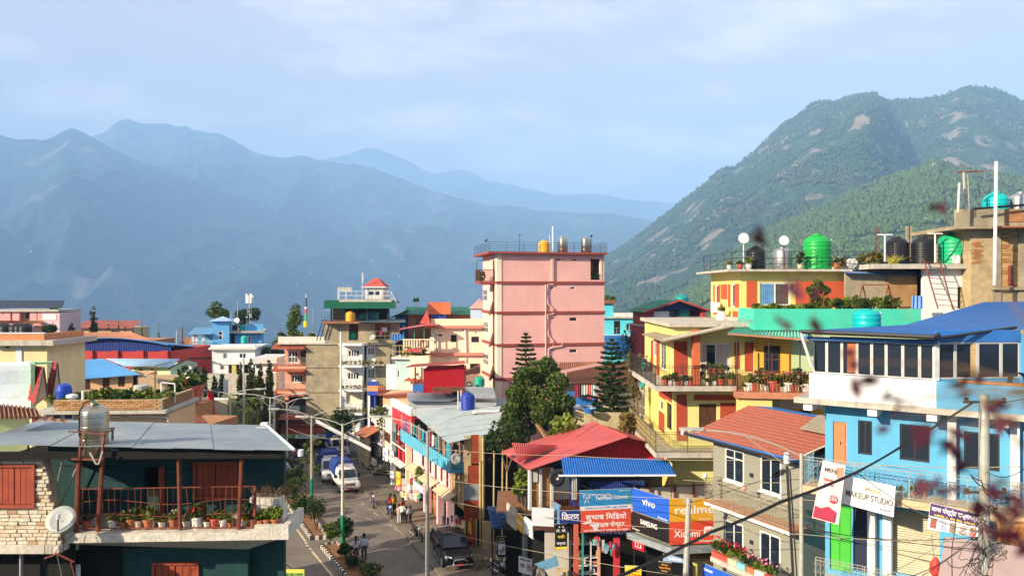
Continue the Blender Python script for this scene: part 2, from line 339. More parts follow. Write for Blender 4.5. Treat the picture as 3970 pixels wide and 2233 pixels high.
def wallmesh(a0,a1,z0,z1,t,holes,mp):
 """a wall with real openings; mp(a, b, z) puts run, depth and height into place"""
 hs=[(max(h[0],a0),min(h[1],a1),max(h[2],z0),min(h[3],z1))for h in holes]
 hs=[h for h in hs if h[1]>h[0]+.02 and h[3]>h[2]+.02]
 A=sorted({a0,a1,*[h[0]for h in hs],*[h[1]for h in hs]});Zs=sorted({z0,z1,*[h[2]for h in hs],*[h[3]for h in hs]})
 solid=lambda i,j:0<=i<len(A)-1 and 0<=j<len(Zs)-1 and not any(h[0]-1e-6<=(A[i]+A[i+1])/2<=h[1]+1e-6 and h[2]-1e-6<=(Zs[j]+Zs[j+1])/2<=h[3]+1e-6 for h in hs)
 b=MB()
 for i in range(len(A)-1):
  for j in range(len(Zs)-1):
   if not solid(i,j):continue
   x0,x1,y0,y1=A[i],A[i+1],Zs[j],Zs[j+1]
   q=lambda*c:b.add([mp(*k)for k in c],[(0,1,2,3)])
   q((x0,0,y0),(x1,0,y0),(x1,0,y1),(x0,0,y1));q((x0,t,y0),(x0,t,y1),(x1,t,y1),(x1,t,y0))
   if not solid(i-1,j):q((x0,0,y0),(x0,0,y1),(x0,t,y1),(x0,t,y0))
   if not solid(i+1,j):q((x1,0,y0),(x1,t,y0),(x1,t,y1),(x1,0,y1))
   if not solid(i,j-1):q((x0,0,y0),(x0,t,y0),(x1,t,y0),(x1,0,y0))
   if not solid(i,j+1):q((x0,0,y1),(x1,0,y1),(x1,t,y1),(x0,t,y1))
 return b
def face_map(face,W=0.0):
 return{'f':lambda a,b,z:(a,b,z),'l':lambda a,b,z:(b,a,z),'r':lambda a,b,z:(W-b,a,z)}[face]
def wall(T,face,a0,a1,z0,z1,m,holes=(),t=0.22,W=0.0,at=0.0,name='wall'):
 f0=face_map(face,W);f=lambda a,b,z:f0(a,b+at,z)
 return wallmesh(a0,a1,z0,z1,t,holes,f).build(name,T,m)
def shell(T,W,D,z0,z1,m,f=(),l=(),r=(),roof=None,t=0.22,ml=None,mr=None,slab=0.18,over=0.0):
 wall(T,'f',0,W,z0,z1,m,f,t);wall(T,'l',t,D-t,z0,z1,ml or m,l,t);wall(T,'r',t,D-t,z0,z1,mr or m,r,t,W)
 bx(T,'wall',m,(0,W),(D-t,D),(z0,z1))
 if roof:bx(T,'roof',roof,(-over,W+over),(-over,D+over),(z1+.003,z1+slab))
def window(T,face,rc,frame,glass,nx=2,ny=1,fw=0.06,inset=0.07,W=0.0,name='window',trans=None,sill=None):
 """frame with mullions; each pane is a sheet of its own"""
 a0,a1,z0,z1=rc;f=face_map(face,W);b=MB()
 def q(x0,x1,d0,d1,y0,y1):
  p=f(x0,d0,y0);r=f(x1,d1,y1);b.box(sorted((p[0],r[0])),sorted((p[1],r[1])),(y0,y1))
 q(a0,a0+fw,inset,inset+.06,z0,z1);q(a1-fw,a1,inset,inset+.06,z0,z1);q(a0+fw,a1-fw,inset,inset+.06,z0,z0+fw);q(a0+fw,a1-fw,inset,inset+.06,z1-fw,z1)
 xs=[a0+fw+(a1-a0-2*fw)*k/nx for k in range(nx+1)]
 zs=[z0+fw+(z1-z0-2*fw)*k/ny for k in range(ny+1)]if trans is None else[z0+fw,z0+(z1-z0)*trans,z1-fw]
 for x in xs[1:-1]:q(x-fw*.4,x+fw*.4,inset+.003,inset+.055,z0+fw,z1-fw)
 for z in zs[1:-1]:q(a0+fw,a1-fw,inset+.006,inset+.05,z-fw*.4,z+fw*.4)
 if sill is not None:
  p=f(a0-.08,-.09,z0-.08);r=f(a1+.08,inset,z0-.002);b.box(sorted((p[0],r[0])),sorted((p[1],r[1])),(z0-.08,z0-.002))
 o=b.build(name,T,frame)
 for i in range(len(xs)-1):
  for j in range(len(zs)-1):
   p=f(xs[i],inset+.025,zs[j]);r=f(xs[i+1],inset+.037,zs[j+1])
   bx(o,'pane',glass,sorted((p[0],r[0])),sorted((p[1],r[1])),(zs[j],zs[j+1]))
 return o
def door(T,face,rc,m,W=0.0,inset=0.08,panels=2,frame=None):
 a0,a1,z0,z1=rc;f=face_map(face,W)
 def q(par,nm,mm,x0,x1,d0,d1,y0,y1):
  p=f(x0,d0,y0);r=f(x1,d1,y1);return bx(par,nm,mm,sorted((p[0],r[0])),sorted((p[1],r[1])),(y0,y1))
 b=MB()
 for x0,x1,y0,y1,d0 in[(a0,a1,z0,z1,inset)]+[(a0+(a1-a0)*(k+.12)/panels,a0+(a1-a0)*(k+.88)/panels,z0+(z1-z0)*zz0,z0+(z1-z0)*zz1,inset-.03)for k in range(panels)for zz0,zz1 in((.06,.44),(.52,.94))]:
  p=f(x0,d0,y0);r=f(x1,inset+.04 if d0==inset else inset-.002,y1);b.box(sorted((p[0],r[0])),sorted((p[1],r[1])),(y0,y1))
 d=b.build('door',T,m)
 hx=a0+(a1-a0)*.47;q(d,'handle',MM['steel'],hx,hx+.03,inset-.07,inset-.031,z0+(z1-z0)*.46,z0+(z1-z0)*.46+.12)
 return d
def railing(T,pts,h,m,gap=0.13,r=0.008,rails=(0.05,0.95),z0=None,post=1.6,curl=False,name='railing',mc=None,pr=0.018):
 """posts, rails and balusters along a line of base points (x, y, z)"""
 b=MB();c=MB()
 for p,q in zip(pts[:-1],pts[1:]):
  p=Vector(p);q=Vector(q);L_=(q-p).length;e=(q-p)/L_
  for k in rails:b.bar(p+Vector((0,0,h*k)),q+Vector((0,0,h*k)),r*1.5)
  for i in range(int(L_/gap)+1):
   o=p+e*min(L_,i*gap);lo,hi=min(rails),max(rails)
   (c if curl else b).bar(o+Vector((0,0,h*lo)),o+Vector((0,0,h*hi)),r)
   if curl:
    for s_ in(0.28,0.55,0.8):
     pr_=[o+e*(gap*.42*math.cos(t))+Vector((0,0,h*(s_+.11*math.sin(t))))for t in(0,1.1,2.2,3.3,4.4,5.5)]
     c.tube(pr_+[pr_[0]],r*.8,3)
  n=max(1,round(L_/post))
  for i in range(n+1):b.bar(p+e*(L_*i/n),p+e*(L_*i/n)+Vector((0,0,h)),pr)
 o=b.build(name,T,m)
 if curl:c.build('scrollwork',o,mc or m)
 return o
def leaves(name,pts,size,parent,m,up=0.35,seed=0,aspect=1.7):
 """one small quad per leaf at each point"""
 r=np.random.default_rng(seed);pts=np.asarray(pts,float);n=len(pts)
 nr=r.normal(size=(n,3));nr[:,2]+=up*2;nr/=np.linalg.norm(nr,axis=1)[:,None]
 a=np.cross(nr,r.normal(size=(n,3)));a/=np.linalg.norm(a,axis=1)[:,None]+1e-9;b=np.cross(nr,a)
 s=(size*r.uniform(.6,1.35,n))[:,None];a=a*s*aspect*.5;b=b*s*.5
 V=np.stack([pts-a,pts-b*.9+a*.1,pts+a,pts+b*.9+a*.1],1)
 F=(np.arange(n)*4)[:,None]+np.arange(4)[None]
 return obj(name,npmesh(name,V.reshape(-1,3),F),parent,m)
def blob_pts(blobs,n,seed=0,shell_=0.55):
 """points in a cloud of balls (x, y, z, rx, rz), denser near their skin"""
 r=np.random.default_rng(seed);B=np.array(blobs,float);wt=B[:,3]**2;k=r.choice(len(B),n,p=wt/wt.sum())
 d=r.normal(size=(n,3));d/=np.linalg.norm(d,axis=1)[:,None];q=(shell_+(1-shell_)*r.random(n)**.5)[:,None]
 return B[k,:3]+d*q*np.stack([B[k,3],B[k,3],B[k,4]],-1)
# shared materials
glassm=bpy.data.materials.new('window_glass');glassm.use_nodes=True
gb=glassm.node_tree.nodes['Principled BSDF'];gb.inputs['Base Color'].default_value=(0.012,0.02,0.035,1);gb.inputs['Roughness'].default_value=0.06;gb.inputs['Specular IOR Level'].default_value=0.6
MM=dict(
 glass=glassm,steel=mat('steel',(0.55,0.55,0.53),0.35,0.15,3,metal=0.8),iron=mat('black_iron',(0.025,0.025,0.028),0.5,0.2,4),
 rust=mat('rusty_red_paint',(0.24,0.062,0.035),0.7,0.45,5,fine=.2),white=mat('white_paint',(0.74,0.74,0.72),0.6,0.08,2,streak=.25,dirt=(.35,.32,.26)),
 conc=mat('raw_concrete',(0.36,0.30,0.20),0.95,0.35,1.1,streak=.5,dirt=(.16,.14,.09),fine=.12),slab=mat('weathered_slab',(0.50,0.46,0.38),0.9,0.25,2,streak=.6,dirt=(.10,.09,.07)),
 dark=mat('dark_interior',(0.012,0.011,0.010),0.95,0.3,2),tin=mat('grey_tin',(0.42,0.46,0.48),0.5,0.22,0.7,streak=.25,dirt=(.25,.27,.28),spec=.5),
 brick=mat('brick',(0.42,0.20,0.085),0.9,0.35,6,fine=.2),wood=mat('dark_wood',(0.10,0.035,0.018),0.6,0.4,5),redroof=mat('red_roof',(0.55,0.10,0.08),0.5,0.15,1.2,streak=.25,dirt=(.35,.08,.06)),
 blueroof=mat('blue_roof',(0.035,0.18,0.52),0.4,0.2,0.9,streak=.3,dirt=(.10,.22,.40),spec=.5),greenroof=mat('green_roof',(0.03,0.22,0.13),0.5,0.2,1),rusttin=mat('rusted_tin',(0.28,0.12,0.06),0.8,0.4,1.5,streak=.5,dirt=(.38,.26,.16),fine=.15),
 leafA=leafmat('leaf_mid',(0.070,0.115,0.022)),leafB=leafmat('leaf_dark',(0.026,0.058,0.014)),leafC=leafmat('leaf_bright',(0.13,0.19,0.03)),leafD=leafmat('leaf_cypress',(0.050,0.065,0.012),.55),leafpine=leafmat('leaf_araucaria',(0.022,0.055,0.016),.5),
 bark=mat('bark',(0.20,0.13,0.07),0.95,0.35,4),terracotta=mat('terracotta',(0.42,0.15,0.06),0.85,0.2,6),soil=mat('soil',(0.06,0.04,0.025),1,.2,8),
 cable=mat('cable',(0.012,0.012,0.012),0.7,0),wirel=mat('pale_wire',(0.36,0.31,0.20),0.6,0),galv=mat('galvanised',(0.46,0.46,0.40),0.5,0.2,4,streak=.3,dirt=(.3,.25,.17),metal=.2))
MPOT=[mat('pot_white',(.72,.68,.60),.7,.15,6),MM['terracotta'],mat('pot_red',(.50,.09,.06),.6,.15,6),mat('pot_cream',(.62,.50,.34),.7,.2,6)]
# repeated things
def tank(loc,r,h,m,label,ribs=7,group=None,name='water_tank',lid=None,dome=.16,par=None):
 T=thing(name,label,'water tank',loc,0,group)
 prof=[(r*.97,0)]
 for k in range(ribs):
  z=h*(1-dome-.06)*k/ribs;dz=h*(1-dome-.06)/ribs
  prof+=[(r,z+dz*.12),(r,z+dz*.72),(r*.955,z+dz*.86)]
 z=h*(1-dome-.06);prof+=[(r,z),(r*.99,z+h*.02),(r*.80,h*(1-dome*.45)),(r*.42,h*.985),(r*.3,h)]
 MB().lathe(prof,24).build('body',T,m,True)
 MB().lathe([(r*.36,h*.985),(r*.36,h*1.03),(r*.30,h*1.05),(r*.1,h*1.055)],16).build('lid',T,lid or m,True)
 b=MB()
 for k in range(8):
  a=k*math.pi/4;b.bar((r*.97*math.cos(a),r*.97*math.sin(a),z),(r*.45*math.cos(a),r*.45*math.sin(a),h*1.0),.03*r+.01)
 b.build('rib',T,m)
 MB().bar((r+.03,0,.1),(r+.03,0,h*.9),.025,6).build('pipe',T,MM['white'])
 return T
def steel_tank(loc,r,h,label,rings=(.38,.56,.74),m=None):
 T=thing('water_tank',label,'water tank',loc);m=m or MATS.get('polished_steel')or mat('polished_steel',(.50,.44,.34),.28,.2,3,metal=1.0)
 MB().lathe([(r*.96,0),(r,.03),(r,h*.86),(r*.97,h*.89),(r*.55,h*.97),(r*.3,h)],32).build('body',T,m,True)
 for k in rings:
  MB().lathe([(r*.99,h*k-.045),(r*1.025,h*k-.03),(r*.995,h*k-.012),(r*.995,h*k+.012),(r*1.025,h*k+.03),(r*.99,h*k+.045)],32,cap=False).build('ring',T,m,True)
 MB().lathe([(r*.32,h*.985),(r*.32,h*1.03),(r*.05,h*1.05)],16).build('lid',T,m,True)
 return T
def dish(loc,r,az,el,label,m=None,mast=0.5,group=None):
 """satellite dish: bowl, arm, receiver and mast; az = direction it faces"""
 T=thing('satellite_dish',label,'satellite dish',loc,0,group);m=m or mat('dish_grey',(.42,.43,.40),.6,.15,5)
 q=Matrix.Rotation(R(az+180),4,'Z')@Matrix.Rotation(R(90-el),4,'X')
 b=MB();prof=[(r*k/6,.16*r*(k/6)**2)for k in range(7)];b.lathe([(max(.004,a),z)for a,z in prof]+[(r*1.0,.16*r+.015),(r*.5,.04*r-.02),(.004,-.02)],28,cap=False)
 v=[q@Vector(p)+Vector((0,0,mast))for p in b.v];b.v=v;b.build('bowl',T,m,True)
 a=q@Vector((0,r*-.85,.12*r))+Vector((0,0,mast));e=q@Vector((0,0,r*.75))+Vector((0,0,mast))
 MB().bar(a,e,.018).build('arm',T,MM['iron']);MB().lathe([(.04,-.06),(.045,.05)],8,e).build('receiver',T,MM['white'])
 MB().bar((0,0,0),(0,0,mast),.03,6).build('mast',T,MM['galv'])
 return T
POTS=[]
def make_pots():
 for k in range(6):
  T=thing('potted_plant','x','potted plant',(0,0,0));pm=MPOT[k%4];r=.15+.03*(k%3)
  MB().lathe([(r*.7,0),(r*.95,r*1.5),(r*1.08,r*1.5),(r*1.08,r*1.8),(r*.9,r*1.8)],12).build('pot',T,pm)
  MB().lathe([(r*.9,r*1.7),(.01,r*1.75)],10).build('soil',T,MM['soil'])
  hh=[.25,.4,.2,.55,.3,.35][k]
  p=blob_pts([(0,0,r*1.8+hh*.5,.22+.05*(k%2),hh*.55),(.08,.05,r*1.8+hh*.8,.12,hh*.3)],90,k,.2)
  leaves('foliage',p,.12,T,MM[['leafA','leafC','leafA','leafB','leafC','leafA'][k]],.5,k)
  if k in(0,2,4,5):
   leaves('blossom',blob_pts([(0,0,r*1.8+hh*.8,.2,hh*.35)],14,k+20,.6),.09,T,[mat('bloom_red',(.65,.03,.03),.6,.2,9),mat('bloom_pink',(.75,.22,.32),.6,.2,9),mat('bloom_white',(.8,.75,.72),.6,.1,9)][k%3],.8,k)
  T.location=(0,-60-k,0.0);POTS.append(T)
make_pots();POT_FIRST=[True]*6
def pot(loc,k,label,group,s=1.0,rz=None):
 k%=6;rz=rng.uniform(0,6)if rz is None else rz
 o=POTS[k]if POT_FIRST[k]else dup(POTS[k]);POT_FIRST[k]=False
 o.location=loc;o.rotation_euler=(0,0,rz);o.scale=(s,)*3;o['label']=label;o['group']=group;o.scale*=rng.uniform(.75,1.25)
 return o
TXT={}
def text(T,name,s,loc,rot,size,m,align='CENTER',maxw=None,bold=0.0,shear=0.0):
 """raised lettering as a mesh part"""
 cu=bpy.data.curves.new(name,'FONT');cu.body=s;cu.size=size;cu.align_x=align;cu.align_y='CENTER';cu.extrude=.004;cu.offset=bold*size;cu.shear=shear;cu.resolution_u=3
 t=bpy.data.objects.new(name,cu);me=bpy.data.meshes.new_from_object(t)
 bpy.data.objects.remove(t);bpy.data.curves.remove(cu)
 me.materials.clear();o=obj(name,me,T,m);o.location=loc;o.rotation_euler=rot
 if maxw and len(me.vertices):
  xs=[v.co.x for v in me.vertices];wd=max(xs)-min(xs);o.scale=(min(maxw/wd,3.0),1,1)
 return o
def cable(pts,r,m,label,sag=0.0,group='overhead wires',n=10,name='cable',cat='cable'):
 P_=[]
 for a,b in zip(pts[:-1],pts[1:]):
  a=Vector(a);b=Vector(b)
  for i in range(n):t=i/n;P_.append(a*(1-t)+b*t-Vector((0,0,sag*4*t*(1-t))))
 P_.append(Vector(pts[-1]))
 return tag(MB().tube(P_,r,4).build(name,None,m),label,cat,group)
# road, kerbs, median
asph=mat('asphalt',(0.185,0.155,0.125),0.9,0.25,0.6,fine=.15,bump=.2,bscale=60)
def sheet(name,pts,z,m,thick=None):
 b=MB();n=len(pts)
 if thick:b.prism([(x,y,z-thick)for x,y in pts],(0,0,thick))
 else:b.add([(x,y,z)for x,y in pts],[tuple(range(n))])
 o=b.build(name,None,m);o['kind']='structure';return o
road=sheet('road',[(-9,30),(3,30),(-1.4,40),(-4.9,48.4),(-12.6,66.8),(-13.6,70),(-14.2,85.8),(-25.2,85.8),(-25.2,70),(-30,62),(-20.5,44),(-15,30)],0.004,asph)
sheet('garden_terrace',[(-70,66),(-25.3,66),(-25.3,86),(-27,110),(-70,110)],4.6,mat('terrace_earth',(0.07,0.075,0.035),1,.4,.6),4.6)
SL=Vector((-0.42,1.0)).normalized()
kd=[(-1.4+.02,40),(-4.9+.02,48.4),(-12.6+.02,66.8),(-13.58,70),(-14.15,83.4)]
sheet('pavement',[(3.6,28)]+kd+[(-6,83.4),(4,60),(16,40),(16,28)],0.13,mat('pavement',(0.20,0.165,0.12),.95,.35,.8,fine=.2),.13)
paint=mat('road_paint',(0.62,0.50,0.28),.8,.3,3);paintw=mat('lane_paint',(0.50,0.43,0.32),.85,.45,2)
def strip(name,a,b,wd,m,z=.008):
 a=Vector(a);b=Vector(b);n=Vector((b.y-a.y,a.x-b.x)).normalized()*wd/2
 o=MB().add([(*(a-n),z),(*(a+n),z),(*(b+n),z),(*(b-n),z)],[(0,1,2,3)]).build(name,road,m);return o
reg('X2')
pt=lambda x,y:tuple(G(x,y))[:2]
strip('lane_line',pt(265,170),pt(690,760),.14,paint);strip('lane_line',pt(815,950),pt(1230,1449),.14,paint);strip('lane_line',pt(1230,1449),(-8,38),.14,paint)
for a,b in(((690,775),(715,805)),((705,830),(750,855)),((765,895),(805,915))):strip('lane_line',pt(*a),pt(*b),.16,paint)
for a,b in(((1800,0),(1850,30)),((1930,110),(1995,135)),((2040,185),(2130,240)),((2320,395),(2410,450)),((2440,500),(2540,555))):strip('lane_line',pt(*a),pt(*b),.12,paintw)
strip('lane_line',pt(1880,300),pt(2560,520),.05,paintw);strip('lane_line',pt(2270,920),pt(2620,905),.08,paintw);strip('lane_line',pt(2640,600),pt(2990,800),.1,paintw)
# median: earth bed with striped kerb stones
bed=mat('median_earth',(0.24,0.12,0.05),1,.35,2,fine=.2);kw=mat('kerb_white',(.66,.60,.50),.85,.25,5);kb=mat('kerb_black',(.05,.045,.04),.85,.3,5)
mA=[(-18.6,64.2),(-13.75,54.0),(-12.75,54.2),(-17.4,65.0)];mB_=[(-12.7,52.4),(-10.05,47.2),(-6.0,39),(-4.9,39.3),(-8.9,47.6),(-11.75,52.9)]
mA2=[(-32,84),(-18.75,64.5),(-17.45,65.1),(-30,84)]
for nm,poly in(('median',mA),('median',mB_)):
 md=sheet(nm,poly,.16,bed,.16);n=len(poly)
 for a,b in zip(poly,poly[1:]+poly[:1]):
  a=Vector(a);b=Vector(b);L_=(b-a).length;e=(b-a)/L_;k=max(1,round(L_/.23))
  for i in range(k):
   c=a+e*((i+.5)*L_/k);o=bx(md,'kerb_stone',kw if i%2 else kb,(-.5*L_/k+.006,.5*L_/k-.006),(-.075,.075),(0,.24+.015*((i*7)%3)))
   o.location.x=c.x;o.location.y=c.y;o.rotation_euler=(0,0,math.atan2(e.y,e.x))
def shrub(loc,blobs,n,size,m,label,seed,cat='shrub',name='shrub',group=None,stem=True,bloom=None):
 T=thing(name,label,cat,loc,0,group)
 leaves('foliage',blob_pts(blobs,n,seed,.35),size,T,m,.4,seed)
 b=MB();top=max(q[2]+q[4]*.5 for q in blobs)
 for q in blobs[:5]:b.tube([(0,0,0),(q[0]*.5,q[1]*.5,q[2]*.5),(q[0],q[1],q[2])],[.05,.035,.015],5)
 if stem:b.build('stem',T,MM['bark'])
 if bloom:leaves('blossom',blob_pts(blobs,bloom[0],seed+1,.9),size*.8,T,bloom[1],.5,seed+1)
 return T
reg('X2')
def gshrub(x,y,h,r,m,label,seed,n=700,size=.13,bloom=None):
 p=G(x,y);p.z=.15;bl=[]
 q=random.Random(seed)
 for k in range(7):bl.append((q.uniform(-.5,.5)*r,q.uniform(-.5,.5)*r,h*q.uniform(.3,.85),r*q.uniform(.4,.65),h*q.uniform(.16,.26)))
 return shrub(p,bl,n,size,m,label,seed,bloom=bloom,group='shrubs in the road median')
pinkb=mat('bloom_pink',(.75,.22,.32),.6,.2,9)
gshrub(560,250,1.6,.75,MM['leafB'],'dark leafy shrub in the median beside the teal house corner',1)
gshrub(640,330,1.9,.7,MM['leafB'],'dark shrub in the median behind the feathery one',2)
gshrub(900,590,2.5,.75,MM['leafB'],'tall feathery dark green shrub at the end of the striped median',3,1100,.10)
gshrub(480,60,2.2,.8,MM['leafB'],'spreading dark shrub in the far stretch of the median',4)
gshrub(1190,800,1.3,.62,MM['leafA'],'rounded glossy shrub beside the green lamp post base',5,800,.16)
gshrub(1420,1000,2.3,.85,MM['leafB'],'tall dark flowering shrub hiding the foot of the lamp post',6,1100,.12,(30,MATS['bloom_white']))
gshrub(1500,1130,.9,.5,MM['leafB'],'dark shrub in the median by the walking couple',7,800,.13)
gshrub(1640,1300,.8,.6,MM['leafB'],'low dark shrub with pale flowers in the median',8,700,.13,(30,pinkb))
gshrub(2040,1480,.8,.8,MM['leafA'],'bushy green shrub with pink flowers at the near end of the median',9,800,.12,(40,pinkb))
gshrub(1850,1420,.6,.6,MM['leafA'],'spiky green plant with small pink flowers in the median',10,500,.16,(30,pinkb))
reg('Z7')
for i,(x,y)in enumerate([(150,650),(135,760),(190,730)]):
 p=G(x,y);p.z=.15;q=random.Random(40+i)
 shrub(p,[(q.uniform(-.5,.5),q.uniform(-.4,.4),.5+.3*k,.7,.5)for k in range(4)],700,.16,MM['leafB'],['dark bush growing beside the road sign post','low dark bush between the teal wall and the median','leafy bush against the road edge behind the teal house'][i],60+i,group='roadside bushes')
# thin young tree in the median
p=G(320,800);T=thing('young_tree','thin young tree with sparse leaves in the median near the second lamp post','tree',(p.x,p.y,.15))
b=MB();b.tube([(0,0,0),(.05,0,1.5),(-.05,0,3.0),(0,0,4.6)],[.05,.04,.03,.012],5)
q=random.Random(5);pts=[]
for k in range(16):
 z=1.2+.22*k;a=q.uniform(0,6.3);r=q.uniform(.5,1.0);e=(r*math.cos(a),r*math.sin(a),z+.35);b.bar((0,0,z),e,.015);pts+=[np.array(e)*t+np.array((0,0,z))*(1-t)+nprng.normal(0,.12,3)for t in np.linspace(.4,1.1,16)]
b.build('trunk',T,MM['bark']);leaves('crown',pts,.17,T,MM['leafA'],.3,5)
# pink tower
pink=mat('pink_plaster',(0.80,0.43,0.38),.85,.10,.5,streak=.35,dirt=(.58,.31,.27),bump=.15,bscale=30);band=mat('maroon_band',(0.30,0.065,0.05),.8,.2,3)
cream=mat('cream_plaster',(0.82,0.71,0.52),.85,.10,.7,streak=.25,dirt=(.50,.40,.28));wf=MM['white']
reg('Z4');fr=Fr(828,76,13)
T=fr.T('apartment_tower','tall pink apartment tower with maroon floor bands and roof railing','building')
W=fr.U(1628);D=7.5;zt=fr.Z(1100,262);
vents=[fr.Rf(*r)for r in((1218,508,1252,525),(1373,508,1410,525),(1262,293,1300,312),(1385,297,1420,313),(1225,735,1258,750),(1367,735,1423,763),(1218,975,1252,990),(1367,972,1423,1000))]
terr=fr.Rf(1525,298,1600,455);lw=[fr.Rl(*r)for r in((720,525,750,612),(718,765,756,848),(720,1005,758,1090))]
shell(T,W,D,0,zt,pink,f=vents+[terr],l=lw,ml=mat('pink_plaster_sunlit',(0.84,0.50,0.43),.85,.08,.5,streak=.15,dirt=(.6,.35,.3)))  # left side painted a lighter pink to carry the sun on it
bx(T,'roof_slab',band,(-1.0,W+.15),(-.55,D+.3),(zt+.003,fr.Z(1100,246)))
zb=[fr.Z(1100,y)for y in(475,699,939,1191)]
for z in zb:bx(T,'floor_band',band,(-.12,W+.1),(-.12,D+.1),(z-.13,z+.13))
for z in zb[:1]:bx(T,'balcony_slab',band,(-1.6,-.125),(.8,3.2),(z-.129,z+.129))
for i,r in enumerate(vents):window(T,'f',r,wf if i in(0,1,6,7)else pink,MM['glass'],2 if r[1]-r[0]>1 else 1,1,.05,.05)
for r in lw:window(T,'l',r,wf,MM['glass'],3,2,.07,.02)
bx(T,'corner_strip',cream,(-.06,.40),(-.06,-.003),(0,zt));bx(T,'corner_strip',cream,(-.07,-.004),(-.05,1.0),(0,zt))
bx(T,'stair_window_strip',mat('dark_brown_strip',(.08,.045,.03),.5,.2,3),(-.10,-.074),(1.1,1.75),(2,fr.ZL(787,310,-.1)))
for z in zb[1:]:
 MB().prism([(-.101,.95,z+.25),(-.101,.95,z+1.1),(-.5,.95,z-.25)],(0,1.0,0)).build('window_hood',T,MM['wood'])
bx(T,'column',cream,(terr[1]-.08,terr[1]+.12),(-.05,.2),(terr[2],terr[3]));bx(T,'terrace_back',pink,(terr[0]-.3,terr[1]+.1),(2.2,2.3),(terr[2]-.1,terr[3]))
railing(T,[(terr[0],.1,terr[2]),(terr[1],.1,terr[2])],1.0,MM['iron'],.3,.012,(.1,.5,.95));leaves('terrace_plants',blob_pts([((terr[0]+terr[1])/2,.5,terr[2]+.4,.7,.4)],200,3),.15,T,MM['leafB'])
zr=fr.Z(1100,246);h=fr.Z(1100,176)-zr
railing(T,[(-.9,D,zr),(-.9,-.45,zr),(W+.1,-.45,zr),(W+.1,D,zr)],h,MM['iron'],1.7,.012,(.12,.35,.55,.75,1.0),post=1.8)
zb0=zb[0]+.13;railing(T,[(-1.55,3.2,zb0),(-1.55,.85,zb0),(-.1,.85,zb0)],1.15,MM['wood'],.12,.03,(.05,.98));MB().tube([(-1.5,2.9,zb0),(-1.5,2.9,zb0+2.1),(-.2,2.9,zb0+2.1)],.03,4).build('awning_frame',T,MM['iron'])
leaves('balcony_plants',blob_pts([(-1.3,1.4,zb0+.5,.4,.5)],160,8),.15,T,MM['leafA'])
ppm=mat('pink_pipe',(.78,.45,.40),.6,.05,2)
def onf(x,y,w=-.09):u,ww,z=fr.hit(x,y,None,w);return(u,ww,z)
for pts in([(1232,270),(1232,465)],[(1244,270),(1244,465)],[(1190,490),(1190,1090)],[(1245,488),(1205,490),(1204,632),(1245,672),(1245,710),(1205,716),(1208,870),(1246,912),(1246,958),(1210,975),(1208,1090)],[(1246,960),(1312,948),(1312,930)]):
 MB().tube([onf(*p_)for p_ in pts],.085,8).build('drain_pipe',T,ppm)
tn=lambda x,y0,y1,w:(fr.hit(x,y1,None,w),fr.hit(x,y0,None,w)[2])
def roof_loc(fr,x,w,z):u=fr.U(x,w);v=fr.o+fr.u*u+fr.w*w;return Vector((v.x,v.y,z))
ylw=mat('yellow_plastic',(.80,.40,.02),.45,.08,2)
tank(roof_loc(fr,1176,1.5,zr),.56,1.2,ylw,'yellow plastic water tank behind the railing of the pink tower',5)
steel_tank(roof_loc(fr,1318,1.8,zr),.48,1.62,'shiny steel water tank on the pink tower next to the white pole',(.25,.5,.75));steel_tank(roof_loc(fr,1490,1.8,zr),.50,1.62,'shiny steel water tank on the pink tower at the railing corner',(.25,.5,.75))
l=roof_loc(fr,1243,.2,zr);tag(MB().bar(l,l+Vector((0,0,2.55)),.085,8).build('roof_pole',None,wf),'thick white pipe standing on the pink tower roof','pipe')
l=roof_loc(fr,994,.3,zr);tag(MB().bar(l,l+Vector((0,0,1.75)),.03,4).bar(l+Vector((-.2,0,1.7)),l+Vector((.2,0,1.7)),.03,4).build('roof_post',None,MM['iron']),'thin black T-shaped post on the pink tower roof','post')
for x,hgt in((1218,1.9),(1305,1.85)):
 l=roof_loc(fr,x,2.6,zr);tag(MB().bar(l,l+Vector((0,0,hgt)),.03,5).build('vent_pipe',None,wf),['thin white vent pipe between yellow tank and white pole','thin white vent pipe rising behind the steel tank'][x>1250],'pipe')
def bird(loc,label,s=1.0):
 T=thing('bird',label,'bird',loc,R(60));b=MB();b.tube([(-.26,0,.10),(-.12,0,.14),(0,0,.17),(.09,0,.24),(.14,0,.29),(.20,0,.28)],[.015,.05,.075,.055,.045,.008],8)
 b.build('body',T,MM['iron'],True);c=MB()
 for s_ in(-1,1):c.bar((0,s_*.03,0),(0,s_*.03,.12),.008)
 c.build('leg',T,MM['iron']);T.scale=(s,)*3;return T
l=roof_loc(fr,1531,1.2,zr);tag(MB().bar(l,l+Vector((0,0,1.5)),.03,4).build('roof_post',None,MM['iron']),'thin dark post carrying a perched crow','post');bird(l+Vector((0,0,1.5)),'black crow perched on the roof post by the steel tank',1.3)
bird(Vector((fr.o.x,fr.o.y,0))+Vector((fr.u.x*-.9+fr.w.x*1,fr.u.y*-.9+fr.w.y*1,zr+h)),'black crow on the left corner of the pink tower railing',1.2)
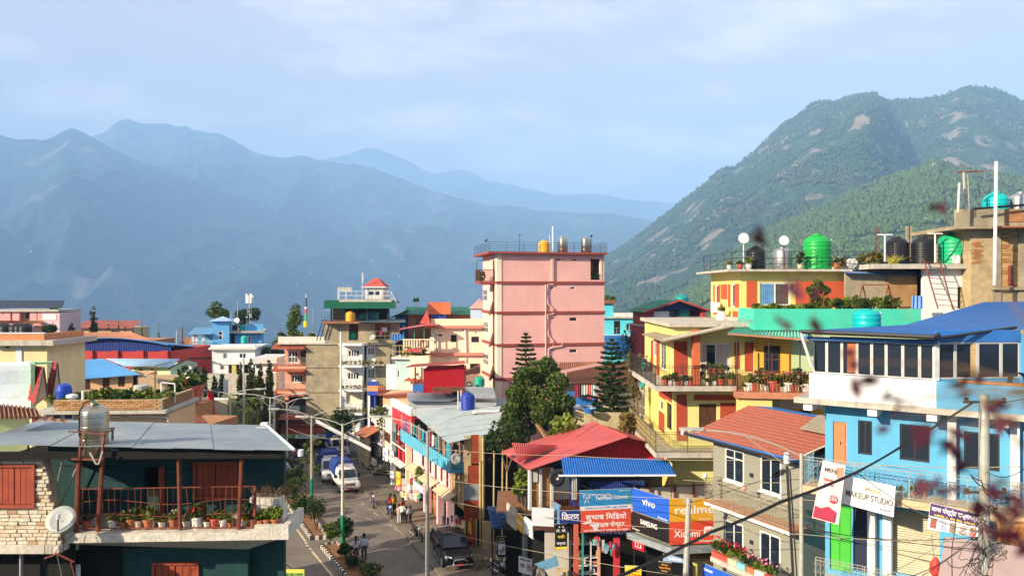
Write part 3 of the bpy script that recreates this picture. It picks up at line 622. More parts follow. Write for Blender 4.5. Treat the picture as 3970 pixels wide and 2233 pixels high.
# cyan building beyond the tower, small red gabled house
cyan=mat('cyan_paint',(.10,.62,.72),.8,.1,.8,streak=.15,dirt=(.15,.4,.45))
reg('Z4');fr=Fr(1600,98,4);T=fr.T('cyan_house','bright turquoise house with white roof edge beside the pink tower','building')
W=fr.U(1925);zt=fr.Z(1720,742);r=[fr.Rf(1700,760,1748,858),fr.Rf(1792,782,1840,832)]
shell(T,W,8,0,zt,cyan,f=r,roof=MM['slab'],over=.3);window(T,'f',r[1],wf,MM['glass'],2,1);door(T,'f',r[0],MM['dark'])
z2=fr.Z(1660,632);bx(T,'upper_room',cyan,(fr.U(1600),fr.U(1697)),(.2,6),(zt+.18,z2));bx(T,'upper_roof',MM['rusttin'],(fr.U(1600)-.3,fr.U(1715)),(-.1,6.3),(z2+.003,fr.Z(1660,605)))
bx(T,'parapet',wf,(fr.U(1697),W+.3),(-.25,-.05),(zt+.19,fr.Z(1760,700)));leaves('roof_plants',blob_pts([(fr.U(1665),1,fr.Z(1660,605)+.2,1.0,.3)],160,5),.25,T,MM['leafA'])
zz=fr.Z(1720,862);bx(T,'balcony',wf,(0,W),(-1.1,-.005),(zz-.25,zz-.05));railing(T,[(0,-1.05,zz-.05),(W,-1.05,zz-.05)],.95,MM['galv'],.6,.012,(.1,.5,.95))
bx(T,'blue_sheet',MM['blueroof'],(0,3.0),(-1.3,-1.12),(zz-2.0,zz-.06))
reg('Y4');fr=Fr(150,84,8);T=fr.T('gabled_house','small house with red-edged green gable roof and two teal roof tanks in its loft','building')
W=fr.U(640);redw=mat('red_wall',(.42,.05,.05),.8,.15,1.5);ze=fr.Z(400,222);zrd=fr.Z(415,150);seaf=mat('pale_green',(.52,.66,.55),.85,.12,1)
shell(T,W,7,0,fr.Z(400,375),redw,f=(),roof=MM['slab'],over=.2)
zf=fr.Z(400,362);bx(T,'side_wall',redw,(0,.5),(.1,6),(zf,ze));bx(T,'side_wall',redw,(W-.35,W),(.1,6),(zf,ze));bx(T,'back_wall',seaf,(.5,W-.35),(3.6,3.8),(zf,ze));bx(T,'white_panel',wf,(.6,fr.U(330)),(.3,.4),(zf+.6,ze-.2))
c=W/2;g=mat('gable_blue',(.02,.05,.18),.7,.2,2)
MB().prism([(0,.3,ze),(W,.3,ze),(c,.3,zrd-.1)],(0,.15,0)).build('gable',T,g)
for s_ in(0,1):
 a=-.6 if s_==0 else W+.6
 MB().corr((a,-.5,ze-.28),(a,6.5,ze-.28),(c,6.5,zrd+.06),(c,-.5,zrd+.06),26,.03).build('roof',T,MM['greenroof'])
 MB().bar((a,-.55,ze-.25),(c,-.55,zrd+.08),.13).build('roof_edge',T,redw)
window(T,'f',(fr.U(505,3.6),fr.U(560,3.6),fr.Z(530,295,3.6),fr.Z(530,265,3.6)),wf,MM['glass'],2,1,inset=3.5)
railing(T,[(.2,-.05,zf+.18),(W,-.05,zf+.18)],.8,MM['galv'],.5,.015,(.1,.95));teal=mat('teal_plastic',(.01,.30,.28),.45,.1,2)
tank(roof_loc(fr,432,.35+.8,fr.Z(432,300,1)),.72,1.45,teal,'teal water tank on the lower shelf of the red gabled house loft',5);tank(roof_loc(fr,432,1.15,fr.Z(432,235,1)),.72,1.75,teal,'teal water tank on the upper shelf just under the red gable',5)
bx(T,'tank_shelf',MM['iron'],(fr.U(395),fr.U(470)),(.4,2.0),(fr.Z(432,305,1),fr.Z(432,300,1)-.01));bx(T,'tank_shelf',MM['iron'],(fr.U(395),fr.U(470)),(.4,2.0),(fr.Z(432,240,1),fr.Z(432,235,1)-.01))
for u in(fr.U(398),fr.U(467)):bx(T,'shelf_post',MM['iron'],(u-.04,u+.04),(.42,.5),(zf,fr.Z(432,236,1)))
# cream building behind the tower, brick house with green roof
reg('Z4');fr=Fr(330,83,2);T=fr.T('cream_house','cream two-storey house with pink floor bands and drain pipes beside the pink tower','building')
W=fr.U(745);zt=fr.Z(500,815);pk=mat('rose_band',(.62,.24,.18),.8,.15,3)
r=[fr.Rf(478,865,522,920),fr.Rf(632,878,690,922),fr.Rf(380,862,415,876),fr.Rf(660,842,676,856),fr.Rf(622,1080,690,1140)]
shell(T,W,9,0,zt,cream,f=r,l=[fr.Rl(300,850,318,900)])
window(T,'f',r[0],MM['wood'],MM['glass'],1,1);window(T,'f',r[1],MM['wood'],MM['glass'],3,1,.08);window(T,'f',r[2],MM['wood'],MM['glass'],1);window(T,'f',r[3],wf,MM['glass'],1);window(T,'f',r[4],MM['wood'],MM['glass'],2)
bx(T,'roof_band',pk,(-.8,W),(-.45,9),(zt+.003,zt+.28));bx(T,'parapet',cream,(0,W),(-.2,0),(zt+.285,fr.Z(500,745)))
z2=fr.Z(500,1010);bx(T,'floor_band',pk,(-2.6,W),(-.3,-.004),(z2-.15,z2+.15))
for pts in([(362,820),(375,860),(385,985),(400,1020),(470,1035),(470,1062)],[(585,800),(592,990),(588,1070)]):
 MB().tube([fr.hit(*p_,None,-.12)for p_ in pts],.09,8).build('drain_pipe',T,wf)
# its rounded corner balcony with yellow balusters, red arched awning
zb_=fr.Z(200,985,-1.5);zt_=fr.Z(200,905,-1.5);u0=fr.U(118,-1.5)
bx(T,'balcony_slab',cream,(u0,0),(-1.6,4),(zb_-.25,zb_));b=MB();nb_=12
for k in range(nb_):b.box((u0+.05+k*.27,u0+.2+k*.27),(-1.58,-1.45),(zb_,zt_))
b.build('baluster',T,cream);bx(T,'balcony_rail',cream,(u0-.05,u0+3.4),(-1.65,-1.4),(zt_,zt_+.12));bx(T,'balcony_panel',cream,(u0+3.25,.0),(-1.6,-1.45),(zb_,zt_+.3))
MB().lathe([(.42,0),(.42,.08),(.36,.08),(.36,0)],20,cap=False).build('ring_ornament',T,pk).matrix_local=Matrix.Translation((fr.U(268,-1.65),-1.66,fr.Z(268,930,-1.65)))@Matrix.Rotation(R(90),4,'X')
b=MB()
for k in range(8):
 t0,t1=k/8,(k+1)/8;f_=lambda t:(math.sin(t*math.pi*.5)*.5)
 b.add([(u0-.4+4*t0,-2.0,zt_+1.05+f_(t0)),(u0-.4+4*t1,-2.0,zt_+1.05+f_(t1)),(u0-.4+4*t1,.6,zt_+1.15+f_(t1)),(u0-.4+4*t0,.6,zt_+1.15+f_(t0))],[(0,1,2,3)])
b.build('awning',T,MM['redroof'])
for u in(u0+.1,u0+1.2,u0+2.2,u0+3.3):bx(T,'awning_post',mat('post_green',(.03,.25,.2),.6,.1,4),(u-.04,u+.04),(-1.5,-1.42),(zt_+.1,zt_+1.5))
bx(T,'lower_wall',cream,(u0+.9,-.005),(.3,4),(0,zb_-.26))
MB().prism([(fr.U(245,-.6),-.6,zt+.5),(fr.U(325,-.6),-.6,zt+.5),(fr.U(300,-.6),-.6,zt+1.9)],(0,.12,0)).build('triangle_ornament',T,MM['redroof'])
reg('Z4');fr=Fr(160,91,0);T=fr.T('brick_house','unplastered brick house under a green corrugated roof behind the cream house','building')
W=fr.U(640);ze=fr.Z(300,708);shell(T,W,6,0,ze,MM['brick'],f=[fr.Rf(195,745,245,790)])
MB().corr((-.6,-.7,ze-.05),(W,-.7,ze-.05),(W,3,fr.Z(300,660)),(-.6,3,fr.Z(300,660)),60,.035).build('roof',T,MM['greenroof'])
MB().corr((fr.U(300),-1.6,ze+.0),(fr.U(485),-1.6,ze+.0),(fr.U(478),-.4,ze+1.35),(fr.U(315),-.4,ze+1.35),20,.03).build('awning',T,mat('orange_tin',(.62,.17,.07),.6,.15,1));bx(T,'blue_awning_wall',mat('blue_dark',(.03,.07,.32),.7,.2,2),(fr.U(340),fr.U(450)),(-1.5,-1.2),(ze-.7,ze-.02))
MB().corr((fr.U(20),-1,fr.Z(20,740)),(fr.U(20),3,fr.Z(20,740)),(fr.U(160),3,fr.Z(160,680)),(fr.U(160),-1,fr.Z(160,680)),30,.03).build('side_roof',T,MM['greenroof']);bx(T,'side_wall',mat('blue_dark',(.03,.07,.32)),(fr.U(60),-.01),(.2,3),(0,fr.Z(160,715)))
u0,u1=fr.U(615),fr.U(692);bx(T,'stair_tower',mat('pale_blue',(.45,.62,.78),.8,.1,1),(u0+.2,u1+.6),(-.8,1.6),(0,fr.Z(650,670)))
b=MB();zz=fr.Z(650,668);cc=((u0+u1)/2+.6,.4);b.add([(u0,-1,zz),(u1+1,-1,zz),(u1+1,1.8,zz),(u0,1.8,zz),(*cc,fr.Z(650,592))],[(0,1,4),(1,2,4),(2,3,4),(3,0,4),(3,2,1,0)]);b.build('tower_roof',T,mat('rose_roof',(.62,.30,.26),.7,.15,2))
reg('Z3');p=P(1360,335,96)
T=thing('palm','lone tufted palm top showing above the green corrugated roof','palm',(p.x,p.y,0));MB().tube([(0,0,0),(0.1,0,p.z*.6),(0,0,p.z+.8)],[.08,.06,.04],6).build('trunk',T,MM['bark'])
b=MB()
for k in range(14):
 a=k*.45+.1;r=.42;q=Vector((math.cos(a),math.sin(a),0));s_=Vector((-math.sin(a),math.cos(a),0))*.06;c0=Vector((0,0,p.z+.75));c1=c0+q*r*.6+Vector((0,0,.25+.2*math.cos(k)));c2=c0+q*r+Vector((0,0,-.2))
 b.add([c0-s_*.3,c0+s_*.3,c1+s_,c2,c1-s_],[(0,1,2,3,4)])
b.build('frond',T,MM['leafB'])
# salmon apartment block with bare concrete flank
salmon=mat('salmon_plaster',(0.74,0.36,0.22),.85,.12,.8,streak=.2,dirt=(.5,.25,.16));tile=mat('clay_tile',(.52,.17,.09),.8,.25,5)
reg('Z3');fr=Fr(330,86,0);T=fr.T('apartment_block','salmon apartment block with tiled balcony hoods and a bare concrete side wall','building')
W=fr.U(655);uL=fr.U(130,1.3);uB=fr.U(62);zt=fr.Z(400,688);fl=[fr.Z(400,y)for y in(898,1128,1345)]
bx(T,'concrete_wall',MM['conc'],(0,W),(0,.25),(0,zt));bx(T,'concrete_wall',MM['conc'],(W-.25,W),(.255,9),(0,zt))
for z in fl:bx(T,'floor_ledge',MM['conc'],(-.02,W+.03),(-.1,-.004),(z-.1,z+.08))
Rr=lambda*a:fr.Rf(*a,w=1.3)
wins=[Rr(160,748,256,862),Rr(187,972,302,1046)];drs=[Rr(277,745,329,888)];shade=Rr(166,1165,328,1335)
wall(T,'f',uL,0,0,zt,salmon,wins+drs+[shade],.22,at=1.3);wall(T,'l',1.53,9,0,zt,salmon,(),.22,at=uL)
bx(T,'back_wall',salmon,(uL,W),(9,9.2),(0,zt));bx(T,'room_back',MM['conc'],(uL,-.01),(3.2,3.3),(fl[2],fl[1]))
window(T,'f',wins[0],wf,MM['glass'],3,2,.1,1.36);window(T,'f',wins[1],wf,MM['glass'],4,1,.11,1.36);door(T,'f',drs[0],MM['wood'],inset=1.38,panels=1)
for i,z in enumerate(fl+[zt]):
 bx(T,'balcony_slab',salmon,(uB,-.006),(-.05,1.29),(z-.22,z))if i<3 else None
 n=11
 for s0,s1,w0 in((uB-.5,-1.6,-.5),(-1.55,-.05,-.35)):
  MB().corr((s0,w0-.3,z-.42),(s1,w0-.3,z-.42),(s1,1.2,z+.12),(s0,1.2,z+.12),int((s1-s0)/.24),.045,.05,per=6).build('tiled_hood',T,tile if i<3 else tile)
 if i<3:
  railing(T,[(uB+.05,1.3,z),(uB+.05,0,z),(-.02,0,z)],1.0,MM['galv'],1.1,.014,(.12,.34,.56,.78,1.0));bx(T,'balcony_kerb',tile,(uB,-.01),(-.06,.06),(z,z+.12))
bx(T,'roof_slab',MM['slab'],(uB,W+.1),(-.15,9.3),(zt+.003,zt+.15));wp=mat('white_parapet',(.70,.66,.58),.9,.15,1,streak=.4,dirt=(.4,.36,.28))
bx(T,'parapet',wp,(uB+.1,W-1.7),(-.12,.08),(zt+.153,fr.Z(400,615)));bx(T,'parapet',wp,(uB+.1,uB+.3),(.085,9),(zt+.153,fr.Z(400,615)))
bx(T,'stair_room',MM['conc'],(fr.U(568),W+.9),(.3,5),(zt+.153,fr.Z(620,500)))
sg=fr.Rf(170,1265,270,1332);S=tag(bx(None,'banner',wf,(0,1),(0,1),(0,1)),'white banner with green lettering hung on the salmon balcony','banner');q=fr.o
S.location=(q.x+(sg[0]+sg[1])/2,q.y-.05,(sg[2]+sg[3])/2);S.scale=(sg[1]-sg[0],.03,sg[3]-sg[2])
for k in range(3):
 text(S,'lettering',['MITRA HOTEL','LODGE','PHIDIM'][k],(0,-.53,.25-.25*k),(R(90),0,0),.28,mat('green_ink',(.05,.3,.1),.7,0))
# ground-floor shops under the block: maroon hood, green-white-blue sign band
reg('Z7');mar=mat('maroon_awning',(.28,.06,.04),.8,.2,2)
MB().corr((fr.U(80,-2),-2.0,fr.Z(300,282,-2)),(fr.U(585,-2),-2.0,fr.Z(300,272,-2)),(fr.U(585,-.1),-.1,fr.Z(300,215)),(fr.U(80,-.1),-.1,fr.Z(300,220)),60,.03).build('shop_awning',T,mar)
bx(T,'shop_ledge',mar,(fr.U(85,-.3),fr.U(585,-.3)),(-.35,-.11),(fr.Z(300,215),fr.Z(300,190)))
bx(T,'shop_front',MM['dark'],(fr.U(60),fr.U(600)),(-.06,-.006),(0,fr.Z(300,300)))
for x0,x1,m in((105,195,mat('orange_door',(.45,.14,.04),.8,.3,2)),(240,270,MM['rust']),(280,292,mat('green_post',(.05,.3,.08),.7,.2,3)),(292,305,mat('yellow_post',(.6,.5,.08),.7,.2,3)),(305,360,mat('orange_door',(.45,.14,.04)))):bx(T,'shop_door',m,(fr.U(x0,-.1),fr.U(x1,-.1)),(-.12,-.064),(0,fr.Z(300,320)))
sgn=[(60,200,mat('sign_green',(.03,.35,.08),.6,.1,3),'green shop sign band under the salmon block','पान पसल'),(202,330,wf,'white shop sign band under the salmon block','किराना'),(332,555,mat('sign_skyblue',(.25,.55,.80),.6,.1,3),'pale blue shop sign band under the salmon block','भण्डार सप्लायर्स')]
for x0,x1,m,lb,tx in sgn:
 a,b_=fr.U(x0,-2.05),fr.U(x1,-2.05);z0,z1=fr.Z(300,315,-2),fr.Z(300,283,-2)
 S=thing('shop_sign',lb,'sign',(fr.o.x+(a+b_)/2,fr.o.y-2.1,(z0+z1)/2));bx(S,'board',m,(-(b_-a)/2,(b_-a)/2),(-.03,.03),(-(z1-z0)/2,(z1-z0)/2));text(S,'lettering',tx,(0,-.035,0),(R(90),0,0),.5,MM['white']if m!=wf else mat('green_ink',(.05,.3,.1),.7,0),maxw=(b_-a)*.7)
# roof garden, prayer-flag pole
reg('Z3');zg=zt+.16
def col_plant(x,w,h,r,m,label,seed,group='plants in the roof garden'):
 l=roof_loc(fr,x,w,zg);T_=shrub(l,[(0,0,h*.35,r,h*.25),(r*.2,0,h*.6,r*.8,h*.25),(-r*.15,.1,h*.85,r*.6,h*.2)],420,.14,m,label,seed,group=group);return T_
shrub(roof_loc(fr,215,2,zg),[(0,0,.9,.7,.5),(-.3,.2,1.8,.65,.7),(.35,0,2.6,.7,.9),(.15,.1,3.5,.6,.75),(-.25,.3,2.8,.5,.6)],1500,.17,MM['leafA'],'tall loose-leaved tree rising from the white-walled roof terrace',70,cat='tree',name='roof_tree')
for i,(x,h,r,m)in enumerate(((95,1.8,1.0,'leafA'),(130,1.4,.8,'leafB'),(190,1.6,.5,'leafC'),(258,1.5,.5,'leafA'),(290,1.7,.35,'leafC'),(370,1.6,.7,'leafC'),(400,1.5,.6,'leafB'))):
 col_plant(x,.8+.15*(i%3),h*.62,r*.6,MM[m],['spreading leafy plant','dark fern-like plant','yellow-green upright plant','bushy green plant','slim pale reed-like plant','bright leafy plant','dark bushy plant'][i]+' behind the white terrace parapet',71+i)
l=roof_loc(fr,338,.6,zg);T=thing('prayer_flag_pole','tall pole with a vertical prayer flag in blue, white, red, green and yellow','flag',l)
MB().bar((0,0,0),(0,0,5.5),.03,6,.02).build('pole',T,MM['bark'])
for z0,z1,c_,nm in((3.3,4.7,(.85,.65,.02),'y'),(4.7,6.3,(.05,.45,.12),'g'),(6.3,7.3,(.6,.06,.05),'r'),(7.3,7.8,(.8,.8,.8),'w'),(7.8,9.8,(.02,.04,.15),'b'),(9.8,10.6,(.75,.75,.78),'w2')):
 z0*=.5;z1*=.5;wd=.36 if z0<2 else.26 if z0<3.9 else.15;b=MB();b.add([(0,0,z0),(-wd*.5,-.05,z0+.1),(-wd,.05,z0),(-wd,.05,z1),(-wd*.5,-.05,z1),(0,0,z1)],[(0,1,4,5),(1,2,3,4)]);b.build('flag_panel',T,mat('flag_'+nm,c_,.8,.15,4))
l=roof_loc(fr,392,1.2,zg);tag(MB().bar(l,l+Vector((0,0,3.9)),.02,5).lathe([(.02,-.06),(.12,0),(.02,.08)],8,l+Vector((0,0,2.1))).build('aerial',None,MM['galv']),'thin aerial with a white bulb beside the prayer flag','antenna')
# white balcony house with stacked roof terraces
reg('Z3');fr=Fr(690,84,0);T=fr.T('balcony_house','white balcony house topped by open brick floors and a long green roof','building')
W=fr.U(860);Wt=fr.U(1150);zt=fr.Z(760,672);fl=[fr.Z(760,y)for y in(872,1095,1312)]
r=[fr.Rf(718,735,834,806),fr.Rf(713,945,830,1020),fr.Rf(705,1150,842,1240)]
wall(T,'f',-.3,W,0,zt,wf,r[:2]+[r[2]],.22);window(T,'f',r[0],wf,MM['glass'],4,1,.12,.03);window(T,'f',r[1],wf,MM['glass'],4,1,.12,.03);bx(T,'inner_wall',cream,(r[2][0]-.2,r[2][1]+.2),(.25,.4),(r[2][2]-.2,r[2][3]+.2))
bx(T,'side_wall',MM['conc'],(-.3,-.08),(.23,9),(0,zt));bx(T,'recess',MM['dark'],(W+.005,W+1.3),(.9,1.1),(0,zt))
for z0,z1 in((fl[0],zt),(fl[1],fl[0]),(fl[2],fl[1])):
 rr_=(fr.U(905,.6),fr.U(972,.6),z0+.9,z1-.55);wall(T,'f',rr_[0]-.1,rr_[1]+.15,z0,z1-.1,wf,[rr_],.2,at=.6);window(T,'f',rr_,wf,MM['glass'],3,1,.1,.63)
 bx(T,'concrete_wall',MM['conc'],(rr_[1]+.16,Wt),(.3,.5),(z0,z1-.1))
for i,z in enumerate(fl+[zt]):
 poly=[(-.35,-.004,z-.25),(-.35,-1.3,z-.25),(W+.2,-1.3,z-.25),(fr.U(905,-.4),-.4,z-.25),(fr.U(905,-.4),-.004,z-.25)]
 MB().prism(poly,(0,0,.25)).build('balcony_slab',T,wf);bx(T,'ledge',MM['slab'],(fr.U(905,-.3)+.02,Wt),(-.1,.29),(z-.18,z-.02))
 if i<3:
  railing(T,[(-.3,-.05,z),(-.3,-1.25,z),(W+.2,-1.25,z),(fr.U(905,-.4)-.03,-.4,z)],.95,MM['galv'],.9,.013,(.12,.4,.68,1.0))
  leaves('balcony_flowers',blob_pts([(k*.45,-1.05,z+.25,.22,.25)for k in range(0,10)],260,30+i,.2),.16,T,MM['leafC']);leaves('blossom',blob_pts([(k*.45,-1.1,z+.25,.22,.2)for k in range(0,10)],60,34+i,.2),.13,T,mat('bloom_red',(.65,.03,.03),.6,.2,9))
z5=fr.Z(760,650);z6=fr.Z(760,490)
bx(T,'roof_slab',MM['conc'],(-.4,Wt+.3),(-.3,8),(zt+.003,z5));bx(T,'back_wall',MM['brick'],(-1.2,Wt),(3.0,3.2),(z5,z6))
for x in(615,690,860,930,1163):bx(T,'column',MM['conc'],(fr.U(x)-.45,fr.U(x)+.45),(-.1,.35),(z5,z6))if x!=615 else bx(T,'column',MM['conc'],(fr.U(x)-1.3,fr.U(x)+.5),(-.05,.3),(z5,z6))
bx(T,'upper_slab',MM['rusttin'],(fr.U(500),fr.U(900)),(-1.2,6),(z6,z6+.22));MB().corr((fr.U(818,-1.5),-1.5,fr.Z(1000,482,-1.5)),(fr.U(1265,-1.5),-1.5,fr.Z(1000,482,-1.5)),(fr.U(1250,2),2,fr.Z(1000,448,2)),(fr.U(825,2),2,fr.Z(1000,448,2)),70,.035).build('lower_roof',T,mat('slate_tin',(.16,.24,.26),.6,.2,1))
railing(T,[(fr.U(940),-.2,z5),(Wt,-.2,z5)],1.0,MM['galv'],.5,.013,(.1,.5,.95))
zg0,zg1=fr.Z(800,352,-.8),fr.Z(800,275,1.5)
MB().corr((fr.U(495,-.8),-.8,zg0),(fr.U(1170,-.8),-.8,zg0),(fr.U(1168,1.5),1.5,zg1),(fr.U(500,1.5),1.5,zg1),110,.035).build('green_roof',T,MM['greenroof']);MB().corr((fr.U(500,1.5),1.5,zg1),(fr.U(1168,1.5),1.5,zg1),(fr.U(1168,1.5),5,zg1-.3),(fr.U(500,1.5),5,zg1-.3),110,.035).build('green_roof',T,MM['greenroof'])
for x in(570,700,760,905,1100):bx(T,'post',MM['iron'],(fr.U(x)-.08,fr.U(x)+.08),(-.2,-.05),(z6+.22,zg0+.2))
bx(T,'terrace_back',MM['dark'],(fr.U(580,3.5),fr.U(1110,3.5)),(3.5,3.6),(z6,zg0+.3))
railing(T,[(fr.U(500),-1.1,z6+.22),(fr.U(690),-1.1,z6+.22)],1.0,MM['iron'],.3,.012,(.1,.5,1.0))
MB().bar((fr.U(440),-.5,z5),(fr.U(500),-.5,z6+.4),.06).bar((fr.U(470),-.5,z5),(fr.U(530),-.5,z6+.4),.06).build('stair',T,MM['iron'])
tank(roof_loc(fr,742,-.5,z6+.23),.47,.98,ylw,'big yellow water tank under the long green roof',5);tank(roof_loc(fr,868,1.4,z6+.23),.42,.8,teal,'teal water tank beside the yellow one under the green roof',5);tank(roof_loc(fr,955,1.6,z6+.23),.55,1.0,mat('teal_deep',(.01,.17,.22),.5,.1,2),'large dark teal tank under the green roof',6);tank(roof_loc(fr,765,.9,z5),.48,.9,mat('green_plastic',(.01,.36,.22),.45,.1,2),'green water tank on the open brick floor below the yellow tank',4)
tag(obj('tarpaulin',MB().corr((0,0,0),(1.2,0,.05),(1.15,.3,.65),(.05,.3,.7),4,.05).build('t',T,MM['blueroof']).data,None),'crumpled blue tarpaulin at the edge of the open brick floor','tarpaulin').location=roof_loc(fr,1130,-.6,z5)
bpy.data.objects.remove(bpy.data.objects['t'])
for i,(x,c_,h)in enumerate(((1022,(.8,.06,.25),.8),(1040,(.85,.85,.85),.5))):
 u=roof_loc(fr,x,-.1,z5+1.4);b=MB()
 b.corr(u-Vector((0,0,h)),u+Vector((.3+.25*i,0,-h)),u+Vector((.3+.25*i,0,0)),u,3,.05,per=5);tag(b.build('washing',None,mat('cloth_%d'%i,c_,.9,.15,3)),['pink cloth drying on the open brick floor','white cloth drying on the open brick floor'][i],'washing')
dish(roof_loc(fr,955,-.9,z5),.34,150,35,'grey satellite dish on the ledge below the open brick floor',mast=.35)
# water-heater panel, railing and tower room on the green roof
T2=fr.T('tower_room','small grey watch room with stepped red tile roof above the green roof','building');u0,u1=fr.U(880,1.5),fr.U(1050,1.5);zz=fr.Z(960,270,1.5);z1=fr.Z(960,158,1.5)
gw=mat('grey_white',(.58,.58,.55),.8,.1,1.5);rc=fr.Rf(905,178,1025,235,w=1.5)
bx(T2,'base_floor',MM['slab'],(fr.U(640,1),fr.U(1130,1)),(1.0,5),(zg1-.25,zz));wall(T2,'f',u0,u1,zz,z1,gw,[rc],.15,at=1.6);bx(T2,'wall',gw,(u0,u0+.15),(1.76,5),(zz,z1));bx(T2,'wall',gw,(u1-.15,u1),(1.76,5),(zz,z1));bx(T2,'wall',gw,(u0,u1),(5,5.15),(zz,z1));window(T2,'f',rc,wf,MM['glass'],2,1,.1,1.64)
n=7;zz1=fr.Z(960,66,1.5)
for k in range(n):
 t0=k/n;e=(u1-u0)/2+.28;f_=1-t0*.78;c_=(u0+u1)/2;hz_=(zz1-z1-.1)/n
 b=MB();g1=e*f_;g0=g1-.12;a0=(1.95*f_);cy=3.3
 b.add([(c_-g1,cy-a0,z1+.1+k*hz_),(c_+g1,cy-a0,z1+.1+k*hz_),(c_+g1,cy+a0,z1+.1+k*hz_),(c_-g1,cy+a0,z1+.1+k*hz_),(c_-g0+.12,cy-a0+.25,z1+.1+(k+1.0)*hz_),(c_+g0-.12,cy-a0+.25,z1+.1+(k+1.0)*hz_),(c_+g0-.12,cy+a0-.25,z1+.1+(k+1.0)*hz_),(c_-g0+.12,cy+a0-.25,z1+.1+(k+1.0)*hz_)],[(0,1,5,4),(1,2,6,5),(2,3,7,6),(3,0,4,7),(4,5,6,7),(3,2,1,0)]);b.build('tile_course',T2,MM['redroof'])
bx(T2,'eave',wf,(u0-.3,u1+.3),(1.3,5.4),(z1+.003,z1+.12));railing(T2,[(fr.U(640,1),1.05,zz),(fr.U(1125,1),1.05,zz)],.9,wf,1.3,.02,(.5,1.0))
b=MB();b.bar((fr.U(1120,1),1.2,zz+.9),(fr.U(1215,1),1.2,zg0-.3),.05).bar((fr.U(1130,1),1.2,zz+.2),(fr.U(1200,1),1.2,zg0-.6),.05);b.build('stair_rail',T2,wf)
l=roof_loc(fr,855,1.2,zz);tag(MB().bar(l,l+Vector((0,0,3.0)),.025,5).add([l+Vector((0,0,2.95)),l+Vector((.12,0,2.8)),l+Vector((.1,0,1.9)),l+Vector((0,0,1.8))],[(0,1,2,3)]).build('flag_pole',None,wf),'thin pole with a narrow white flag beside the red-roofed watch room','flag')
T3=fr.T('water_heater','white framed solar water heater tilted above the green roof','water heater');b=MB();u0,u1=fr.U(632,1.5),fr.U(760,1.5);zh=fr.Z(700,145,1.5)
for u in(u0,u0+.85):b.bar((u,1.4,zz),(u,1.4,zh-.1),.06)
b.build('frame',T3,wf);MB().box((u0,u1),(1.3,1.6),(zh-.55,zh-.1)).build('collector',T3,MM['galv'])
# small blue-and-orange house, seafoam house, peach wall
reg('Z3');fr=Fr(902,80,-6);T=fr.T('seafoam_house','pale seafoam house corner with potted plants on its roof balcony','building');x0,x1=fr.U(1165),fr.U(1345);rc=fr.Rf(1178,920,1208,1005)
wall(T,'f',x0,x1,0,fr.Z(1200,825),mat('seafoam',(.42,.60,.55),.85,.1,1,streak=.2,dirt=(.3,.4,.36)),[rc]);window(T,'f',rc,wf,MM['glass'],1,1,.1,.02);bx(T,'body',MATS['seafoam'],(x0,x1),(.23,6),(0,fr.Z(1200,826)));bx(T,'roof_slab',wf,(x0-.3,x1+.1),(-.4,6),(fr.Z(1200,822),fr.Z(1200,808)))
railing(T,[(x0-.2,-.3,fr.Z(1200,808)),(x1,-.3,fr.Z(1200,808))],1.2,mat('yellow_rail',(.6,.45,.12),.6,.1,3),.35,.02,(.05,.5,1.0));leaves('roof_plants',blob_pts([(x0+1,.3,fr.Z(1200,800)+.5,.7,.5),(x0+2.4,.3,fr.Z(1200,800)+.4,.8,.5)],260,9),.2,T,MM['leafA'])
bx(T,'white_stair',wf,(fr.U(1068),x0-.02),(.5,.8),(0,fr.Z(1100,880)));bx(T,'cream_stair_tower',cream,(x1-.3,x1+1.6),(-.6,.4),(0,fr.Z(1320,790)))
for y in(730,1000):MB().corr((x1-.9,-1.1,fr.Z(1290,y+20)),(x1+.9,-1.1,fr.Z(1290,y+20)),(x1+.9,-.3,fr.Z(1290,y-8)),(x1-.5,-.3,fr.Z(1290,y-8)),8,.03).build('hood',T,MM['redroof'])
T=fr.T('striped_house','small house front banded in blue and orange with deep blue doorway','building');bl=mat('royal_blue',(.02,.06,.33),.7,.15,2)
u0,u1=0,fr.U(1003,-2);ww=-2.0
for y0,y1,m in((1040,1075,bl),(1075,1125,mat('orange_band',(.70,.28,.12),.8,.12,2)),(1125,1165,bl)):bx(T,'front_band',m,(fr.U(902,ww),fr.U(1003,ww)),(ww,ww+.5),(fr.Z(950,y1,ww),fr.Z(950,y0,ww)))
bx(T,'wall',bl,(fr.U(902,ww),fr.U(1055,ww)),(ww+.6,4),(0,fr.Z(950,1165,ww)-.02));bx(T,'doorway',MM['dark'],(fr.U(968,ww),fr.U(1050,ww)),(ww+.5,ww+.598),(fr.Z(950,1310,ww),fr.Z(950,1175,ww)));bx(T,'pier',bl,(fr.U(960,ww),fr.U(975,ww)),(ww+.2,ww+.5),(0,fr.Z(950,1170,ww)));bx(T,'pier',wf,(fr.U(902,ww),fr.U(922,ww)),(ww+.2,ww+.6),(0,fr.Z(950,1170,ww)))
T=fr.T('peach_house','low peach house under a faded red corrugated roof','building');peach=mat('peach',(.78,.45,.27),.85,.12,1);ww=-4
bx(T,'wall',peach,(fr.U(1050,ww),fr.U(1345,ww)),(ww,1.5),(0,fr.Z(1150,1160,ww)));MB().corr((fr.U(1005,ww-.5),ww-.5,fr.Z(1150,1162,ww)),(fr.U(1400,ww-.5),ww-.5,fr.Z(1150,1150,ww)),(fr.U(1400,1),1,fr.Z(1150,1105,1)),(fr.U(1010,1),1,fr.Z(1150,1110,1)),40,.04).build('roof',T,mat('faded_red',(.45,.12,.09),.7,.25,1,streak=.3,dirt=(.5,.3,.25)))
